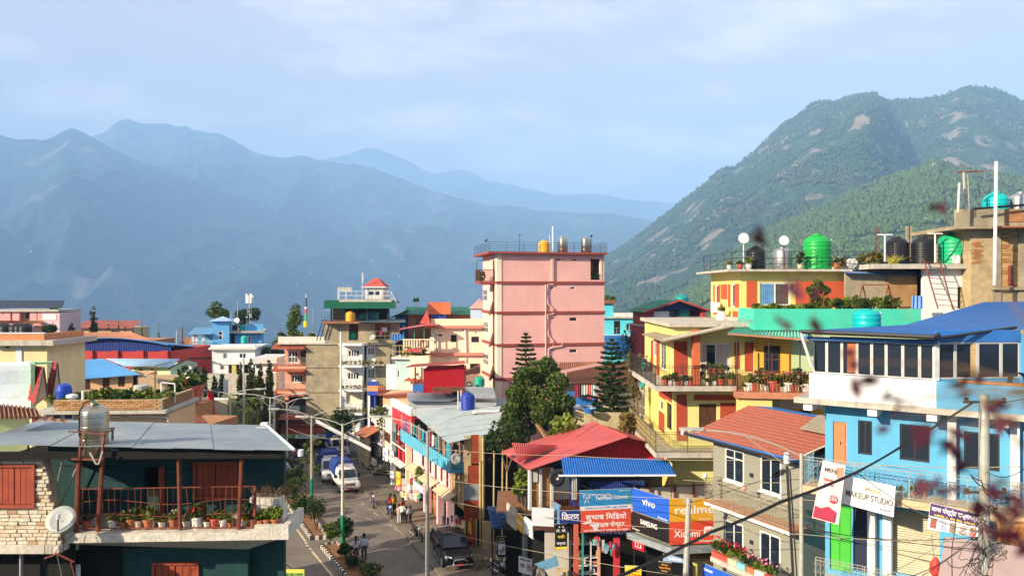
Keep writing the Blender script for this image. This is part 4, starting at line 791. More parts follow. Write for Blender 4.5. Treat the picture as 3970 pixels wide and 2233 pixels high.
bx(T,'white_sign',wf,(fr.U(1148,ww-1),fr.U(1187,ww-1)),(ww-.75,ww-.7),(fr.Z(1170,1105,ww-1),fr.Z(1170,1048,ww-1)))
# red corrugated shed
reg('Z4');fr=Fr(272,70,0);T=fr.T('tin_shed','bright red corrugated metal shed with slanting red roof','shed');W=fr.U(580);rt=mat('red_tin',(.60,.035,.05),.5,.12,1.5)
MB().corr((0,0,fr.Z(300,1300)),(W,0,fr.Z(560,1300)),(W,0,fr.Z(560,1085)),(0,0,fr.Z(280,1118)),44,.035,.02).build('front_sheet',T,rt);bx(T,'body',rt,(.05,W-.05),(.05,4),(0,fr.Z(300,1125)))
MB().corr((fr.U(145),-.6,fr.Z(145,1108,-.6)),(W+.1,-.6,fr.Z(580,1080,-.6)),(W-.2,4.2,fr.Z(545,1058,4)),(fr.U(190,4),4.2,fr.Z(190,1088,4)),40,.03).build('roof',T,MM['redroof'])
for x in(205,255):bx(T,'post',MM['wood'],(fr.U(x),fr.U(x)+.12),(.2,.3),(0,fr.Z(x,1110)))
bx(T,'blue_panel',MM['blueroof'],(fr.U(193),-.02),(-.1,.1),(fr.Z(240,1290),fr.Z(240,1235)));leaves('clutter',blob_pts([(-.6,.5,fr.Z(240,1200),.4,.6)],90,4),.12,T,MM['rust'])
# grey tin sheds below the tower with dish, tanks
T=fr.T('tin_roofed_shed','cluster of grey corrugated tin roofs below the pink tower','shed')
for a,b_,c_,d_,m,n in(((340,1290),(582,1290),(582,1255),(345,1255),MM['rusttin'],30),((582,1340),(820,1340),(798,1255),(582,1255),MM['tin'],26),((150,1360),(470,1360),(660,1300),(155,1298),MM['tin'],34),((465,1425),(900,1425),(890,1340),(470,1345),MM['tin'],40)):
 q=[fr.hit(*a,None,-5.5),fr.hit(*b_,None,-5.5),fr.hit(*c_,None,-2.5),fr.hit(*d_,None,-2.5)];MB().corr(*q,n,.04).build('roof_sheet',T,m)
bx(T,'wall',MM['tin'],(fr.U(160,-5),fr.U(820,-5)),(-5,-2.6),(0,fr.Z(400,1368,-5)))
dish(roof_loc(fr,618,-1.5,fr.Z(618,1250,-1.5)-.2),.32,165,25,'dark satellite dish by the green tank below the pink tower',MM['iron'],.3);tank(roof_loc(fr,692,-.6,fr.Z(692,1250,-.6)),.45,.8,mat('green_plastic',(.01,.36,.22)),'green water tank wedged between the red shed and pink tower',4)
tag(MB().corr(fr.loc(Vector((0,0,0)))*0+Vector(roof_loc(fr,583,2,fr.Z(583,1165,2))),roof_loc(fr,700,2,fr.Z(700,1155,2)),roof_loc(fr,700,6,fr.Z(700,1080,6)),roof_loc(fr,600,6,fr.Z(600,1130,6)),12,.04).build('roof_sheet',None,MM['rusttin']),'brown rusted roof sheet between red shed and pink tower','roof sheet')
# far left town
reg('Z1');fr=Fr(400,125,0);T=fr.T('pink_school','long pink two-storey building with verandah columns and solar panels on its roof','building');pk2=mat('school_pink',(.72,.36,.33),.85,.1,1);lilac=mat('school_side',(.66,.47,.48),.85,.1,1)
uL=fr.U(-60);uR=fr.U(562);zt=fr.Z(200,262);rs=[fr.Rf(10,275,58,325),fr.Rf(80,272,123,338),fr.Rf(205,268,262,328),fr.Rf(332,265,372,330)]
wall(T,'f',uL,0,0,zt,pk2,rs,at=1.0)
for i,r in enumerate(rs):window(T,'f',r,MM['wood'],MM['glass'],2,1,.1,1.03)
for x in(65,150,312,385):bx(T,'column',pk2,(fr.U(x)-.55,fr.U(x)+.55),(-.05,.5),(fr.Z(200,345),zt))
bx(T,'side_block',lilac,(.0,uR),(-.1,6),(0,fr.Z(470,270)));bx(T,'back_block',pk2,(uL,-.01),(1.3,6),(0,zt));bx(T,'roof_slab',MM['slab'],(uL,uR),(-.4,6.2),(zt+.003,zt+.35));bx(T,'name_board',wf,(fr.U(405),fr.U(528)),(-.16,-.105),(fr.Z(470,338),fr.Z(470,288)))
MB().corr((uL,-1.4,fr.Z(200,372,-1.4)),(fr.U(415,-1.4),-1.4,fr.Z(200,372,-1.4)),(fr.U(400),-.1,fr.Z(200,345)),(uL,-.1,fr.Z(200,345)),60,.04).build('verandah_roof',T,MM['rusttin'])
for k in range(5):bx(T,'solar_panel',mat('solar',(.03,.04,.07),.2,.1,2,spec=.6),(fr.U(0)-1.2+k*2.2,fr.U(0)+.9+k*2.2),(.5,.6),(zt+.5,zt+1.9),(R(-35),0,0))
tank(roof_loc(fr,508,2,fr.Z(508,270)),.72,1.15,mat('green_bright',(.02,.42,.08),.45,.1,2),'bright green tank on the far pink school roof',4)
fr=Fr(722,165,0);T=fr.T('long_house','distant beige house with long salmon tin roof among slim cypresses','house');W=fr.U(1235);ze=fr.Z(900,410);r=[fr.Rf(1040,432,1105,458)]
shell(T,W,8,-20,ze,mat('beige',(.55,.40,.24),.85,.1,1),f=r);window(T,'f',r[0],wf,MM['glass'],2);MB().corr((-.5,-.8,ze-.1),(W+.5,-.8,ze-.1),(W+.3,4,fr.Z(900,350)),(-.3,4,fr.Z(900,350)),50,.06).build('roof',T,mat('salmon_tin',(.62,.24,.15),.7,.15,.6))
def cypress(x,y0,y1,d,wpx,label,group,m='leafD',n=420,seed=0,zb=0,size=None):
 b_=P(x,y1,d);t=P(x,y0,d);r=wpx*cur[2]/FPX*d/2;H_=t.z-zb;T=thing('cypress_tree',label,'tree',(b_.x,b_.y,zb),0,group);bl=[];q=random.Random(seed)
 k0=max(0,b_.z-zb)
 k0=min(k0,H_*.25)
 for k in range(10):f_=k/9;bl.append((q.uniform(-.2,.2)*r,q.uniform(-.2,.2)*r,k0+(H_-k0)*(.05+.9*f_),r*(1-.75*max(0,f_-.45)*1.6)*q.uniform(.75,1.0),(H_-k0)*.085))
 leaves('crown',blob_pts(bl,n,seed,.5),size or max(.2,r*.38),T,MM[m],.1,seed,2.2);MB().bar((0,0,0),(0,0,H_*.9),.12,5,.03).build('trunk',T,MM['bark']);return T
for i,(x,y0,y1,wd)in enumerate(((1012,385,500,22),(1112,345,505,26),(1174,345,505,28),(1245,355,510,28),(1326,370,520,28),(1487,370,540,34))):cypress(x,y0,y1,125,wd,'slim dark cypress standing behind the arched blue hall','slim cypresses behind the arched hall',seed=i,n=300)
cypress(877,205,455,130,105,'broad columnar evergreen in front of the distant salmon-roofed house','broad columnar evergreens',seed=9,n=900)
shrub(Vector((P(620,400,128).x,128,0)),[(0,0,P(620,400,128).z,1.0,.8),(.3,0,P(620,440,128).z,1.1,.8),(-.2,0,P(620,375,128).z,.6,.6)],700,.25,MM['leafB'],'round dark tree between the pink school and salmon-roofed house',11,'tree','round_tree')
shrub(Vector((P(460,410,100).x,100,0)),[(0,0,P(460,430,100).z,.9,.5),(.4,0,P(480,405,100).z,.5,.4),(-.4,0,P(430,410,100).z,.5,.3)],400,.25,MM['leafB'],'dark spiky-topped tree in front of the pink school',12,'tree','spiky_tree')
fr=Fr(440,112,0);T=fr.T('long_shed','long brown ribbed roof stretching behind the arched blue hall','shed');W=fr.U(1440)
MB().corr((0,0,fr.Z(600,505)),(W,0,fr.Z(1440,535)),(fr.U(1230,8),8,fr.Z(1230,455,8)),(fr.U(450,8),8,fr.Z(450,462,8)),34,.16,.03,per=4).build('roof',T,mat('brown_ribbed',(.36,.15,.08),.8,.3,.3));bx(T,'wall',MM['brick'],(0,W),(.1,7),(-2,fr.Z(1000,530)))
# arched hall
fr=Fr(445,98,-3);T=fr.T('arched_hall','large hall with shallow arched deep blue gable above a red wall with piers','hall');W=fr.U(1600);hb=mat('hall_blue',(.012,.035,.22),.6,.15,1);hr=mat('hall_red',(.45,.045,.035),.85,.15,1)
zR=fr.Z(1000,630);top=lambda t:[fr.Z(445,580),fr.Z(700,535),fr.Z(960,512),fr.Z(1150,512),fr.Z(1400,535),fr.Z(1590,570)]
xs=[445,560,700,830,960,1050,1150,1280,1400,1500,1600];ys=[588,560,538,522,512,510,513,525,540,556,575]
b=MB();n=110
for k in range(n):
 xa=np.interp(k/n,[0,1],[445,1600]);xb=np.interp((k+1)/n,[0,1],[445,1600]);za=fr.Z(xa,np.interp(xa,xs,ys));zb_=fr.Z(xb,np.interp(xb,xs,ys));o_=-.05 if k%2 else 0
 b.add([(fr.U(xa),o_,zR),(fr.U(xb),o_,zR),(fr.U(xb),o_,zb_),(fr.U(xa),o_,za),(fr.U(xb),-.05 if not k%2 else 0,zR),(fr.U(xb),-.05 if not k%2 else 0,zb_)],[(0,1,2,3),(1,4,5,2)])
b.build('gable_cladding',T,hb);bx(T,'wall',hr,(.2,W),(.02,12),(0,zR))
for x in(460,605,845,1082,1320,1545):bx(T,'pier',hr,(fr.U(x)-.45,fr.U(x)+.45),(-.3,.015),(0,fr.Z(x,625)))
b=MB()
for k in range(len(xs)-1):
 za,zb_=fr.Z(xs[k],ys[k]),fr.Z(xs[k+1],ys[k+1]);ua,ub=fr.U(xs[k]),fr.U(xs[k+1]);g_=-1.3 if xs[k]>600 else-.6;b.add([(ua,-.7,za+.03),(ub,-.7,zb_+.03),(ub,11,zb_+g_),(ua,11,za+g_),(ua,-.7,za+.15),(ub,-.7,zb_+.15),(ub,11,zb_+g_+.12),(ua,11,za+g_+.12)],[(0,1,5,4),(4,5,6,7),(3,2,1,0),(2,3,7,6)])
b.build('roof',T,mat('hall_roof',(.06,.20,.44),.5,.2,.5));MB().bar((fr.U(1600),-.5,fr.Z(1600,572)),(fr.U(1640),-.3,fr.Z(1640,580)),.12).build('eave',T,hb)
# light-blue roofed peach house
fr=Fr(780,68,10);T=fr.T('blue_roofed_house','peach bungalow with light blue tin roof and dark wooden windows','house');W=fr.U(1300);ze=fr.Z(1000,880);pch=mat('peach_wall',(.72,.45,.24),.85,.1,1,streak=.2,dirt=(.5,.3,.17))
rs=[fr.Rf(776,895,846,992),fr.Rf(960,880,1026,976),fr.Rf(1105,868,1168,962),fr.Rf(1238,862,1300,975)]
shell(T,W,6,0,ze,pch,f=rs);[window(T,'f',r,MM['wood'],MM['glass'],2,2,.12,.03)for r in rs[:3]];bx(T,'doorway',MM['dark'],(rs[3][0],rs[3][1]),(.3,.4),(rs[3][2],rs[3][3]))
lb=mat('light_blue_tin',(.05,.23,.50),.5,.2,.5,streak=.3,dirt=(.2,.4,.6),spec=.5)
q=[fr.hit(775,892,None,-.6),fr.hit(1325,850,None,-.6),fr.hit(960,700,None,5.5),fr.hit(535,735,None,5.5)];MB().corr(*q,40,.035).build('roof',T,lb);q2=[fr.hit(540,865,None,2),fr.hit(775,892,None,-.6),fr.hit(600,730,None,5.4),fr.hit(535,735,None,5.5)];MB().corr(*q2,16,.03).build('roof',T,lb)
bx(T,'side_wall',pch,(fr.U(555,1.5),-.01),(1.5,5),(0,fr.Z(600,870,1.5)));bx(T,'boundary_wall',mat('beige',(.55,.40,.24)),(W+.05,W+4.6),(-.4,-.2),(0,fr.Z(1390,850)))
# green house with blue-grey roof
fr=Fr(1235,76,-4);T=fr.T('green_house','pale green house with weathered blue tin roof and white balustrade','house');W=fr.U(1595);ze=fr.Z(1400,785);lg=mat('lime_wall',(.60,.72,.38),.85,.1,1);rs=[fr.Rf(1300,792,1340,838),fr.Rf(1410,792,1448,850)]
shell(T,W,5.5,0,ze,lg,f=rs,mr=mat('mint_wall',(.45,.70,.58),.85,.1,1));[window(T,'f',r,MM['bark'],MM['glass'],2,1,.1,.03)for r in rs]
q=[fr.hit(1165,772,None,-.6),fr.hit(1595,778,None,-.6),fr.hit(1690,702,None,2.7),fr.hit(985,700,None,2.7)];MB().corr(*q,44,.035).build('roof',T,mat('bluegrey_tin',(.27,.42,.55),.5,.2,.5,streak=.3,dirt=(.3,.4,.48)))
MB().prism([(W+.02,.1,ze),(W+.02,5.4,ze),(W+.02,2.7,fr.Z(1690,702,2.7)-.1)],(.1,0,0)).build('gable',T,MATS['mint_wall']);MB().bar((W+.1,-.5,ze),(W+.5,2.7,fr.Z(1690,702,2.7)+.05),.08).bar((W+.5,2.7,fr.Z(1690,702,2.7)+.05),(W+1.3,6,ze+.4),.12).build('eave',T,MM['iron'])
reg('Z2');r=(2.2,3.1,fr.Z(198,968),fr.Z(198,912));window(T,'r',r,MM['iron'],MM['glass'],1,1,.06,-.03,W)
zb_=fr.Z(150,1025);bx(T,'balcony_slab',MM['slab'],(W-2.4,W+3.0),(-2.3,1),(zb_-.3,zb_));b=MB()
for k in range(18):b.lathe([(.05,0),(.1,.2),(.05,.45),(.07,.6)],6,(W-2.3+.16*k,-2.2,zb_))
b.build('baluster',T,wf);bx(T,'balcony_rail',wf,(W-2.4,W+.7),(-2.28,-2.1),(zb_+.6,zb_+.7));bx(T,'lower_wall',MATS['mint_wall'],(W-2.2,W+2.6),(-1.8,-1.6),(0,zb_-.31))
# cream block with orange parapet and black tanks
reg('Z1');fr=Fr(165,58,0);T=fr.T('flat_roofed_house','cream flat-roofed house with orange parapet and peeling white cornice','building');W=fr.U(440);zc=fr.Z(300,575);cr2=mat('cream_yellow',(.75,.62,.34),.85,.1,1,streak=.3,dirt=(.5,.4,.2))
uL=fr.U(-80);r=fr.Rf(48,582,90,604);wall(T,'f',uL,W,0,zc,cr2,[r]);bx(T,'wall',cr2,(W-.2,W),(.23,5),(0,zc));bx(T,'wall',cr2,(uL,W),(5,5.2),(0,zc));window(T,'f',r,MM['wood'],MM['glass'],1);bx(T,'pilaster',mat('bluish_white',(.6,.66,.7),.8,.1,2),(-.08,.35),(-.08,-.004),(0,zc))
bx(T,'cornice',MM['slab'],(uL,W+.8),(-.6,5.5),(zc+.003,fr.Z(300,530,-.6)));ob=mat('orange_parapet',(.60,.24,.10),.85,.15,1,streak=.3,dirt=(.3,.14,.08));zp=fr.Z(300,468,-.3)
bx(T,'parapet',ob,(uL,W),(-.35,-.1),(fr.Z(300,530,-.6)+.003,zp));bx(T,'parapet',ob,(W-.25,W),(-.09,5),(fr.Z(300,530,-.6)+.003,zp));bx(T,'parapet_cap',wf,(uL,W),(-.4,-.05),(zp+.002,zp+.08))
for i,x in enumerate((20,55,150,195,240)):
 tank(roof_loc(fr,x,.6,zp-.4),.52,1.05,mat('black_plastic',(.014,.014,.016),.4,.1,2),'black water tank in the row behind the orange parapet',4,'black tanks behind the orange parapet')
shrub(roof_loc(fr,150,-3,0),[(0,0,9.2,1.0,.8),(1.0,0,9.8,.8,.7),(-1.2,.3,9.0,.8,.9),(2.6,0,9.6,.6,.4)],900,.2,MM['leafC'],'leafy plants spilling over in front of the cream house',21,'plant','climbing_plant')
# white curved roof house with scale-tiled red dormers
fr=Fr(250,36,30);T=fr.T('dormer_house','white curved-roof house with two pointed red scale-tile dormers and green trim','house');gt=mat('green_trim',(.28,.52,.28),.7,.15,3,streak=.2,dirt=(.2,.25,.15))
wr=mat('white_curved_roof',(.66,.70,.74),.75,.15,.8,streak=.45,dirt=(.42,.30,.14));
ze=fr.Z(255,1185);zt=fr.Z(215,790);u0=fr.U(-250)
prof=[(0,ze),(.35,ze+.06),(.9,ze+.5),(1.35,ze+1.1),(1.6,ze+1.7),(1.75,zt)]
b=MB();b.prism([(u0,-w_,z_)for w_,z_ in[(-a,z)for a,z in prof]]+[(u0,4,zt),(u0,4,ze-.2),(u0,0,ze-.2)],(-u0+.15,0,0));b.build('roof',T,wr)
bx(T,'wall',mat('lime_wall',(.60,.72,.38)),(u0,0),(.5,4),(0,ze-.21));bx(T,'eave_trim',gt,(.16,.32),(-.05,1.8),(ze-.1,zt+.15))
scale=mat('scale_tile',(.40,.035,.03),.7,.3,6)
rows_=11;L1=lambda x,y,d:fr.loc(P(x,y,d))
for qa in(((262,1075,36.3),(332,1135,35.6),(405,782,36.2),(318,770,36.9),(442,1060,36.4)),((425,1005,37.3),(487,1048,36.6),(536,742,37.2),(498,722,37.9),(562,1005,37.4))):
 q0,q1,t1_,t0_,e_=[L1(*v)for v in qa];base=MB().prism([q0,q1,t1_,t0_],(.02,.06,0)).build('dormer',T,scale);b=MB();n_=(q1-q0).cross(t0_-q0).normalized()*.025;f_=lambda s,tt:(q0*(1-s)+q1*s)*(1-tt)+(t0_*(1-s)+t1_*s)*tt
 for r_ in range(rows_):
  t=(r_+.1)/rows_;t2=(r_+1.2)/rows_
  for c_ in range(4):
   s0,s1=(c_+.06+.5*(r_%2))/4.5,(c_+.94+.5*(r_%2))/4.5;b.add([f_(s0,t)+n_*1.2,f_((s0+s1)/2,t-.03)+n_*1.5,f_(s1,t)+n_*1.2,f_(s1,t2)+n_*.3,f_(s0,t2)+n_*.3],[(0,1,2,3,4)])
 b.build('scale_tile',base,scale);MB().prism([q1,e_,t1_],(.05,.4,0)).build('dormer_face',T,mat('dormer_wood',(.42,.30,.20),.8,.2,3));MB().bar(q1,t1_,.04).bar(t1_,e_,.035).build('dormer_edge',T,MM['iron'])
MB().box((.3,4.2),(-.12,.08),(ze-.32,ze-.17)).build('eave_trim',T,gt);bx(T,'fascia',mat('faded_red',(.45,.12,.09)),(.2,4.2),(-.02,.1),(ze-.75,ze-.33));bx(T,'wall',cr2,(.2,4),(.3,4),(0,ze-.76))
MB().box((.1,1.0),(1.2,1.9),(zt+.05,zt+.13)).build('ridge_trim',T,gt)
# brick-parapet roof garden house
fr=Fr(500,30,3);T=fr.T('roof_garden_house','flat roof ringed by a low brick parapet full of garden plants','building');W=fr.U(1515);zp0=fr.Z(1000,1180);zp1=fr.Z(1000,1080);pw=mat('peach_wall',(.72,.45,.24))
uL=fr.U(330);bx(T,'wall',pw,(uL,W+.1),(.4,3.4),(0,fr.Z(1000,1215,.4)));bx(T,'roof_slab',MM['slab'],(uL,W+.2),(-.15,3.6),(fr.Z(1000,1214),zp0-.02))
bw,bh=.24,.075;nrow=max(3,int((zp1-zp0)/bh));bmx=[mat('brick_a',(.46,.25,.10),.9,.3,9),mat('brick_b',(.52,.31,.14),.9,.3,9),mat('brick_c',(.36,.17,.07),.9,.3,9)]
par=bx(T,'parapet',mat('mortar',(.40,.30,.18),.95,.25,4),(0,W),(.02,.18),(zp0,zp0+nrow*bh));par2=bx(T,'parapet',MATS['mortar'],(W-.16,W-.005),(.19,3.5),(zp0,zp0+nrow*bh))
bme=[]
for m in bmx:
 me=bpy.data.meshes.new('brick');q=MB().box((-.5,.5),(-.5,.5),(-.5,.5));me.from_pydata(q.v,[],q.f);me.materials.append(m);bme.append(me)
cnt=0;nb_=int(W/bw)
for r_ in range(nrow):
 for k in range(nb_):
  o=bpy.data.objects.new('brick',bme[rng.randrange(3)]);C.objects.link(o);o.parent=T;o.location=((k+.5+.5*(r_%2))*bw,.02-.008,zp0+(r_+.5)*bh);o.scale=(bw*.92,.03+rng.uniform(0,.012),bh*.8);cnt+=1
 for k in range(13):
  o=bpy.data.objects.new('brick',bme[2]);C.objects.link(o);o.parent=T;o.location=(W,.2+(k+.5)*bw,zp0+(r_+.5)*bh);o.scale=(.03+rng.uniform(0,.012),bw*.92,bh*.8)
rs=[fr.Rf(405,1200,437,1270,w=.4),fr.Rf(495,1200,590,1270,w=.4),fr.Rf(598,1200,697,1270,w=.4)]
for r in rs:window(T,'f',r,wf,MM['glass'],1,1,.05,.33)
MB().tube([fr.hit(1010,1245,None,.3),fr.hit(1140,1245,None,.3)],.03,6).tube([fr.hit(1330,1240,None,.25),fr.hit(1560,1250,None,.25),fr.hit(1575,1290,None,.25)],.035,6).tube([fr.hit(1210,1235,None,.3),fr.hit(1320,1242,None,.3)],.03,6).build('wall_pipe',T,wf)
MB().prism([fr.hit(1560,1200,None,.1),fr.hit(1640,1195,None,2),fr.hit(1760,1120,None,3),fr.hit(1650,1110,None,3.2)],(0,0,-.12)).build('corner_canopy',T,MM['slab'])
q=random.Random(3)
for i in range(15):
 x=640+i*62+q.uniform(-15,15);l=roof_loc(fr,x,q.uniform(.5,1.6),zp0);h=q.uniform(.35,.7)
 shrub(l,[(0,0,h*.6,.35,h*.35),(.2,.1,h*.8,.25,h*.3),(-.22,0,h*.7,.22,h*.25)],190,.11,MM[['leafA','leafC','leafA','leafB','leafC'][i%5]],['mid-green','bright','leggy mid-green','dark','yellow-green'][i%5]+' garden plant behind the low brick parapet',200+i,'plant','garden_plant','garden plants behind the brick parapet')
l=roof_loc(fr,600,1.2,zp0);tag(MB().lathe([(.25,0),(.29,.1),(.26,.35),(.29,.6),(.25,.8),(.1,.88)],16,l).build('plastic_drum',None,mat('drum_blue',(.01,.06,.42),.45,.1,3)),'deep blue plastic drum on the brick roof garden by the dormers','drum')
l=roof_loc(fr,1325,1.4,zp0);tag(MB().lathe([(.3,0),(.3,.75),(.27,.78)],16,l).build('drum',None,MM['galv']),'grey drum among the plants on the brick roof garden','drum')
l=roof_loc(fr,1375,1.4,zp0);tag(MB().lathe([(.22,0),(.24,.5),(.2,.53)],14,l).build('barrel',None,MM['iron']),'small dark barrel beside the grey drum in the roof garden','barrel')
l=roof_loc(fr,675,1.0,zp0);tag(MB().lathe([(.14,0),(.14,.35)],10,l).lathe([(.22,.36),(.2,.46),(.05,.5)],12,l).build('covered_pot',None,wf),'white lidded pot standing on the brick roof garden','pot')
l=roof_loc(fr,778,1.0,zp0);tag(MB().lathe([(.06,0),(.06,.62)],8,l).build('pipe_stub',None,wf),'short white pipe standing among the roof garden plants','pipe')
l=roof_loc(fr,1450,.6,zp0);tag(MB().bar(l,l+Vector((0,0,1.6)),.03).bar(l+Vector((0,0,1.6)),l+Vector((.55,.2,1.75)),.025).bar(l+Vector((-1.3,.3,1.55)),l+Vector((0,0,1.6)),.015).build('trellis',None,MM['bark']),'rough wooden trellis over the brick roof garden','trellis')
l=roof_loc(fr,1590,1.2,zp0);tag(MB().bar(l+Vector((-.35,0,0)),l+Vector((-.35,0,.9)),.03).bar(l+Vector((-.35,0,.9)),l+Vector((.2,0,.85)),.03).bar(l+Vector((.2,0,.85)),l+Vector((.2,0,.1)),.03).build('chair_frame',None,wf),'white metal frame leaning at the corner of the roof garden','frame')
# blue house with telecom mast
reg('Z2');sb=mat('sky_blue_paint',(.14,.45,.78),.8,.1,.8,streak=.15,dirt=(.15,.35,.6));fr=Fr(540,112,14)
T=fr.T('sky_blue_house','sky blue house with square stair tower, hipped roof and balconies','building');W=fr.U(697);zt=fr.Z(600,470);r=fr.Rf(593,562,637,645)
shell(T,W,4.2,0,zt,sb,f=[r]);window(T,'f',r,wf,MM['glass'],1,2,.12,.03);b=MB();e=.5;c_=(W/2,2.1,fr.Z(590,425,2))
b.add([(-e,-e,zt),(W+e,-e,zt),(W+e,4.7,zt),(-e,4.7,zt),c_],[(0,1,4),(1,2,4),(2,3,4),(3,0,4),(3,2,1,0)]).build('hip_roof',T,mat('lilac_tin',(.35,.48,.75),.6,.15,1))
u0=fr.U(345,.5);z2=fr.Z(420,590,.5);MB().corr((u0-.4,-.6,z2),(-.03,-.6,z2),(-.03,3.5,fr.Z(430,530,3.5)),(u0,3.5,fr.Z(430,530,3.5)),24,.04).build('porch_roof',T,mat('pale_blue_tin',(.35,.58,.72),.6,.15,1));zf=fr.Z(420,718,0)
bx(T,'porch_back',sb,(u0+.4,-.03),(2.0,2.2),(0,z2+.4));bx(T,'porch_floor',mat('yellow_ledge',(.6,.5,.15),.8,.1,2),(u0-.2,-.03),(-.3,2),(zf-.25,zf))
for x in(360,393,455):bx(T,'porch_column',wf,(fr.U(x)-.18,fr.U(x)+.18),(-.2,.15),(0,z2+.05))
railing(T,[(u0,-.25,zf),(-.05,-.25,zf)],.9,wf,.4,.03,(.1,1.0))
T=fr.T('blue_annex','lower blue wing with flat roof terrace beside the stair tower','building');u0,u1=W+.02,fr.U(1000,1.5);z3=fr.Z(850,582,1);rr2=[(fr.U(697,1.5),fr.U(750,1.5),fr.Z(720,680,1.5),fr.Z(720,590,1.5)),fr.Rf(870,608,900,680,w=1.5)]
wall(T,'f',u0,u1,0,z3,sb,rr2,at=1.5);bx(T,'wall',sb,(u1-.2,u1),(1.73,7),(0,z3));window(T,'f',rr2[1],wf,MM['glass'],1,1,.12,1.53);bx(T,'recess_back',MM['dark'],(u0,rr2[0][1]+.2),(2.6,2.7),(0,z3));bx(T,'roof_slab',MM['slab'],(u0,u1+.5),(.6,7),(z3+.003,z3+.35));bx(T,'parapet',sb,(fr.U(850,1),u1+.3),(.9,1.1),(z3+.353,z3+1.3))
tank(roof_loc(fr,818,1.3,z3+.36),.43,.8,teal,'teal tank on the flat terrace of the blue wing',5);tank(roof_loc(fr,750,1.6,z3+.36),.37,.85,MATS['black_plastic'],'black tank on the blue wing next to the teal tank',5);l=P(838,678,101.5);tank(l,.42,.95,mat('green_teal',(.01,.42,.34),.45,.1,2),'green tank on the white house roof in front of the blue wing',5)
l=P(838,672,108)
# telecom mast
l=roof_loc(fr,887,3.5,z3+.36);T=thing('telecom_mast','rooftop telecom mast with clustered white panel antennas and small drums','antenna',l);hm_=P(887,215,116).z-l.z;b=MB()
for k in range(4):
 a=k*math.pi/2+.4;b.bar((.5*math.cos(a),.5*math.sin(a),0),(.14*math.cos(a),.14*math.sin(a),hm_*.75),.035)
 for f_ in(.2,.4,.6):a2=a+math.pi/2;r0=.5-.36*f_/.75;b.bar((r0*math.cos(a),r0*math.sin(a),hm_*f_),(r0*math.cos(a2),r0*math.sin(a2),hm_*f_),.015)
b.bar((0,0,hm_*.6),(0,0,hm_),.05,6);b.build('lattice',T,MM['galv'])
for k in range(6):a=k*math.pi/3+.2;bx(T,'panel_antenna',wf,(.42*math.cos(a)-.12,.42*math.cos(a)+.12),(.42*math.sin(a)-.07,.42*math.sin(a)+.07),(hm_*.74,hm_*(.95+.05*(k%2))))
for x,z in((-.25,.35),(.35,.36),(0,.5),(.25,.42)):MB().lathe([(.05,-.05),(.16,-.03),(.16,.06),(.05,.08)],12,(x,-.4,hm_*z)).build('drum_antenna',T,wf).rotation_euler=(0,0,0)
dish(P(770,510,113),.42,175,12,'large pale dish beside the blue stair tower',wf,.65)
for x,y0,lb in((712,388,'pale double pole on the blue house roof'),(775,290,'tall thin aerial between the stair tower and telecom mast')):
 l=P(x,540,114);tag(MB().bar(l,Vector((l.x,l.y,P(x,y0,114).z)),.05,6).build('roof_pole',None,MM['galv']),lb,'antenna')
# trees behind
for x,y,r,lb,sd in((600,375,1.75,'round bright-topped tree behind the sky blue stair tower',31),(875,445,2.0,'dark round tree behind the telecom mast',32)):
 c_=P(x,y,135);q=random.Random(sd);T=thing('round_tree',lb,'tree',(c_.x,c_.y,0));MB().tube([(0,0,0),(.2,0,c_.z*.5),(0,0,c_.z)],[.4,.3,.1],6).build('trunk',T,MM['bark'])
 leaves('crown',blob_pts([(q.uniform(-.6,.6)*r,q.uniform(-.5,.5)*r,c_.z+q.uniform(-.5,.5)*r,r*.55,r*.5)for k in range(8)],1500,sd,.5),.27,T,MM['leafA' if sd==31 else 'leafB'],.4,sd)
shrub(Vector((P(1090,750,105).x,105,0)),[(0,0,P(1,760,105).z,1.3,.8),(.6,0,P(1,700,105).z,.6,.8),(-.8,0,P(1,780,105).z,.8,.4),(1.3,0,P(1,770,105).z,.7,.5)],900,.25,MM['leafB'],'dark spreading tree left of the salmon block',33,'tree','spreading_tree')
# white houses in front of the blue one
fr=Fr(535,100,6);T=fr.T('white_house','white two-storey house with balcony band below the sky blue house','building');W=fr.U(938);zt=fr.Z(700,735);rs=[fr.Rf(640,770,678,822),fr.Rf(788,768,858,820),fr.Rf(612,882,668,925)]
shell(T,W,7,0,zt,wf,f=rs);[window(T,'f',r,wf if i==1 else MM['galv'],MM['glass'],2,1,.1,.03)for i,r in enumerate(rs)];bx(T,'cornice',gw,(-.3,W+.3),(-.5,7),(zt+.003,zt+.25));bx(T,'parapet',wf,(-.1,W+.1),(-.3,-.1),(zt+.253,fr.Z(700,690)));bx(T,'balcony',wf,(fr.U(655),W+.2),(-1.2,-.005),(fr.Z(750,868),fr.Z(750,828)))
for x in(690,760,830,920):bx(T,'lower_column',wf if x!=760 else mat('yellow_ledge',(.6,.5,.15)),(fr.U(x)-.25,fr.U(x)+.25),(-1.1,-.7),(0,fr.Z(750,870)))
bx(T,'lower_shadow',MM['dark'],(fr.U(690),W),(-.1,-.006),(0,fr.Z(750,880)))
fr=Fr(940,92,2);T=fr.T('low_white_house','long low white flat-roofed house left of the salmon block','building');W=fr.U(1135);bx(T,'wall',wf,(0,W),(0,6),(0,fr.Z(1000,865)));bx(T,'roof_slab',gw,(-.4,W+.2),(-.5,6),(fr.Z(1000,864),fr.Z(1000,815)));bx(T,'window',MM['glass'],(fr.U(950),fr.U(985)),(-.03,.05),(fr.Z(960,910),fr.Z(960,880)))
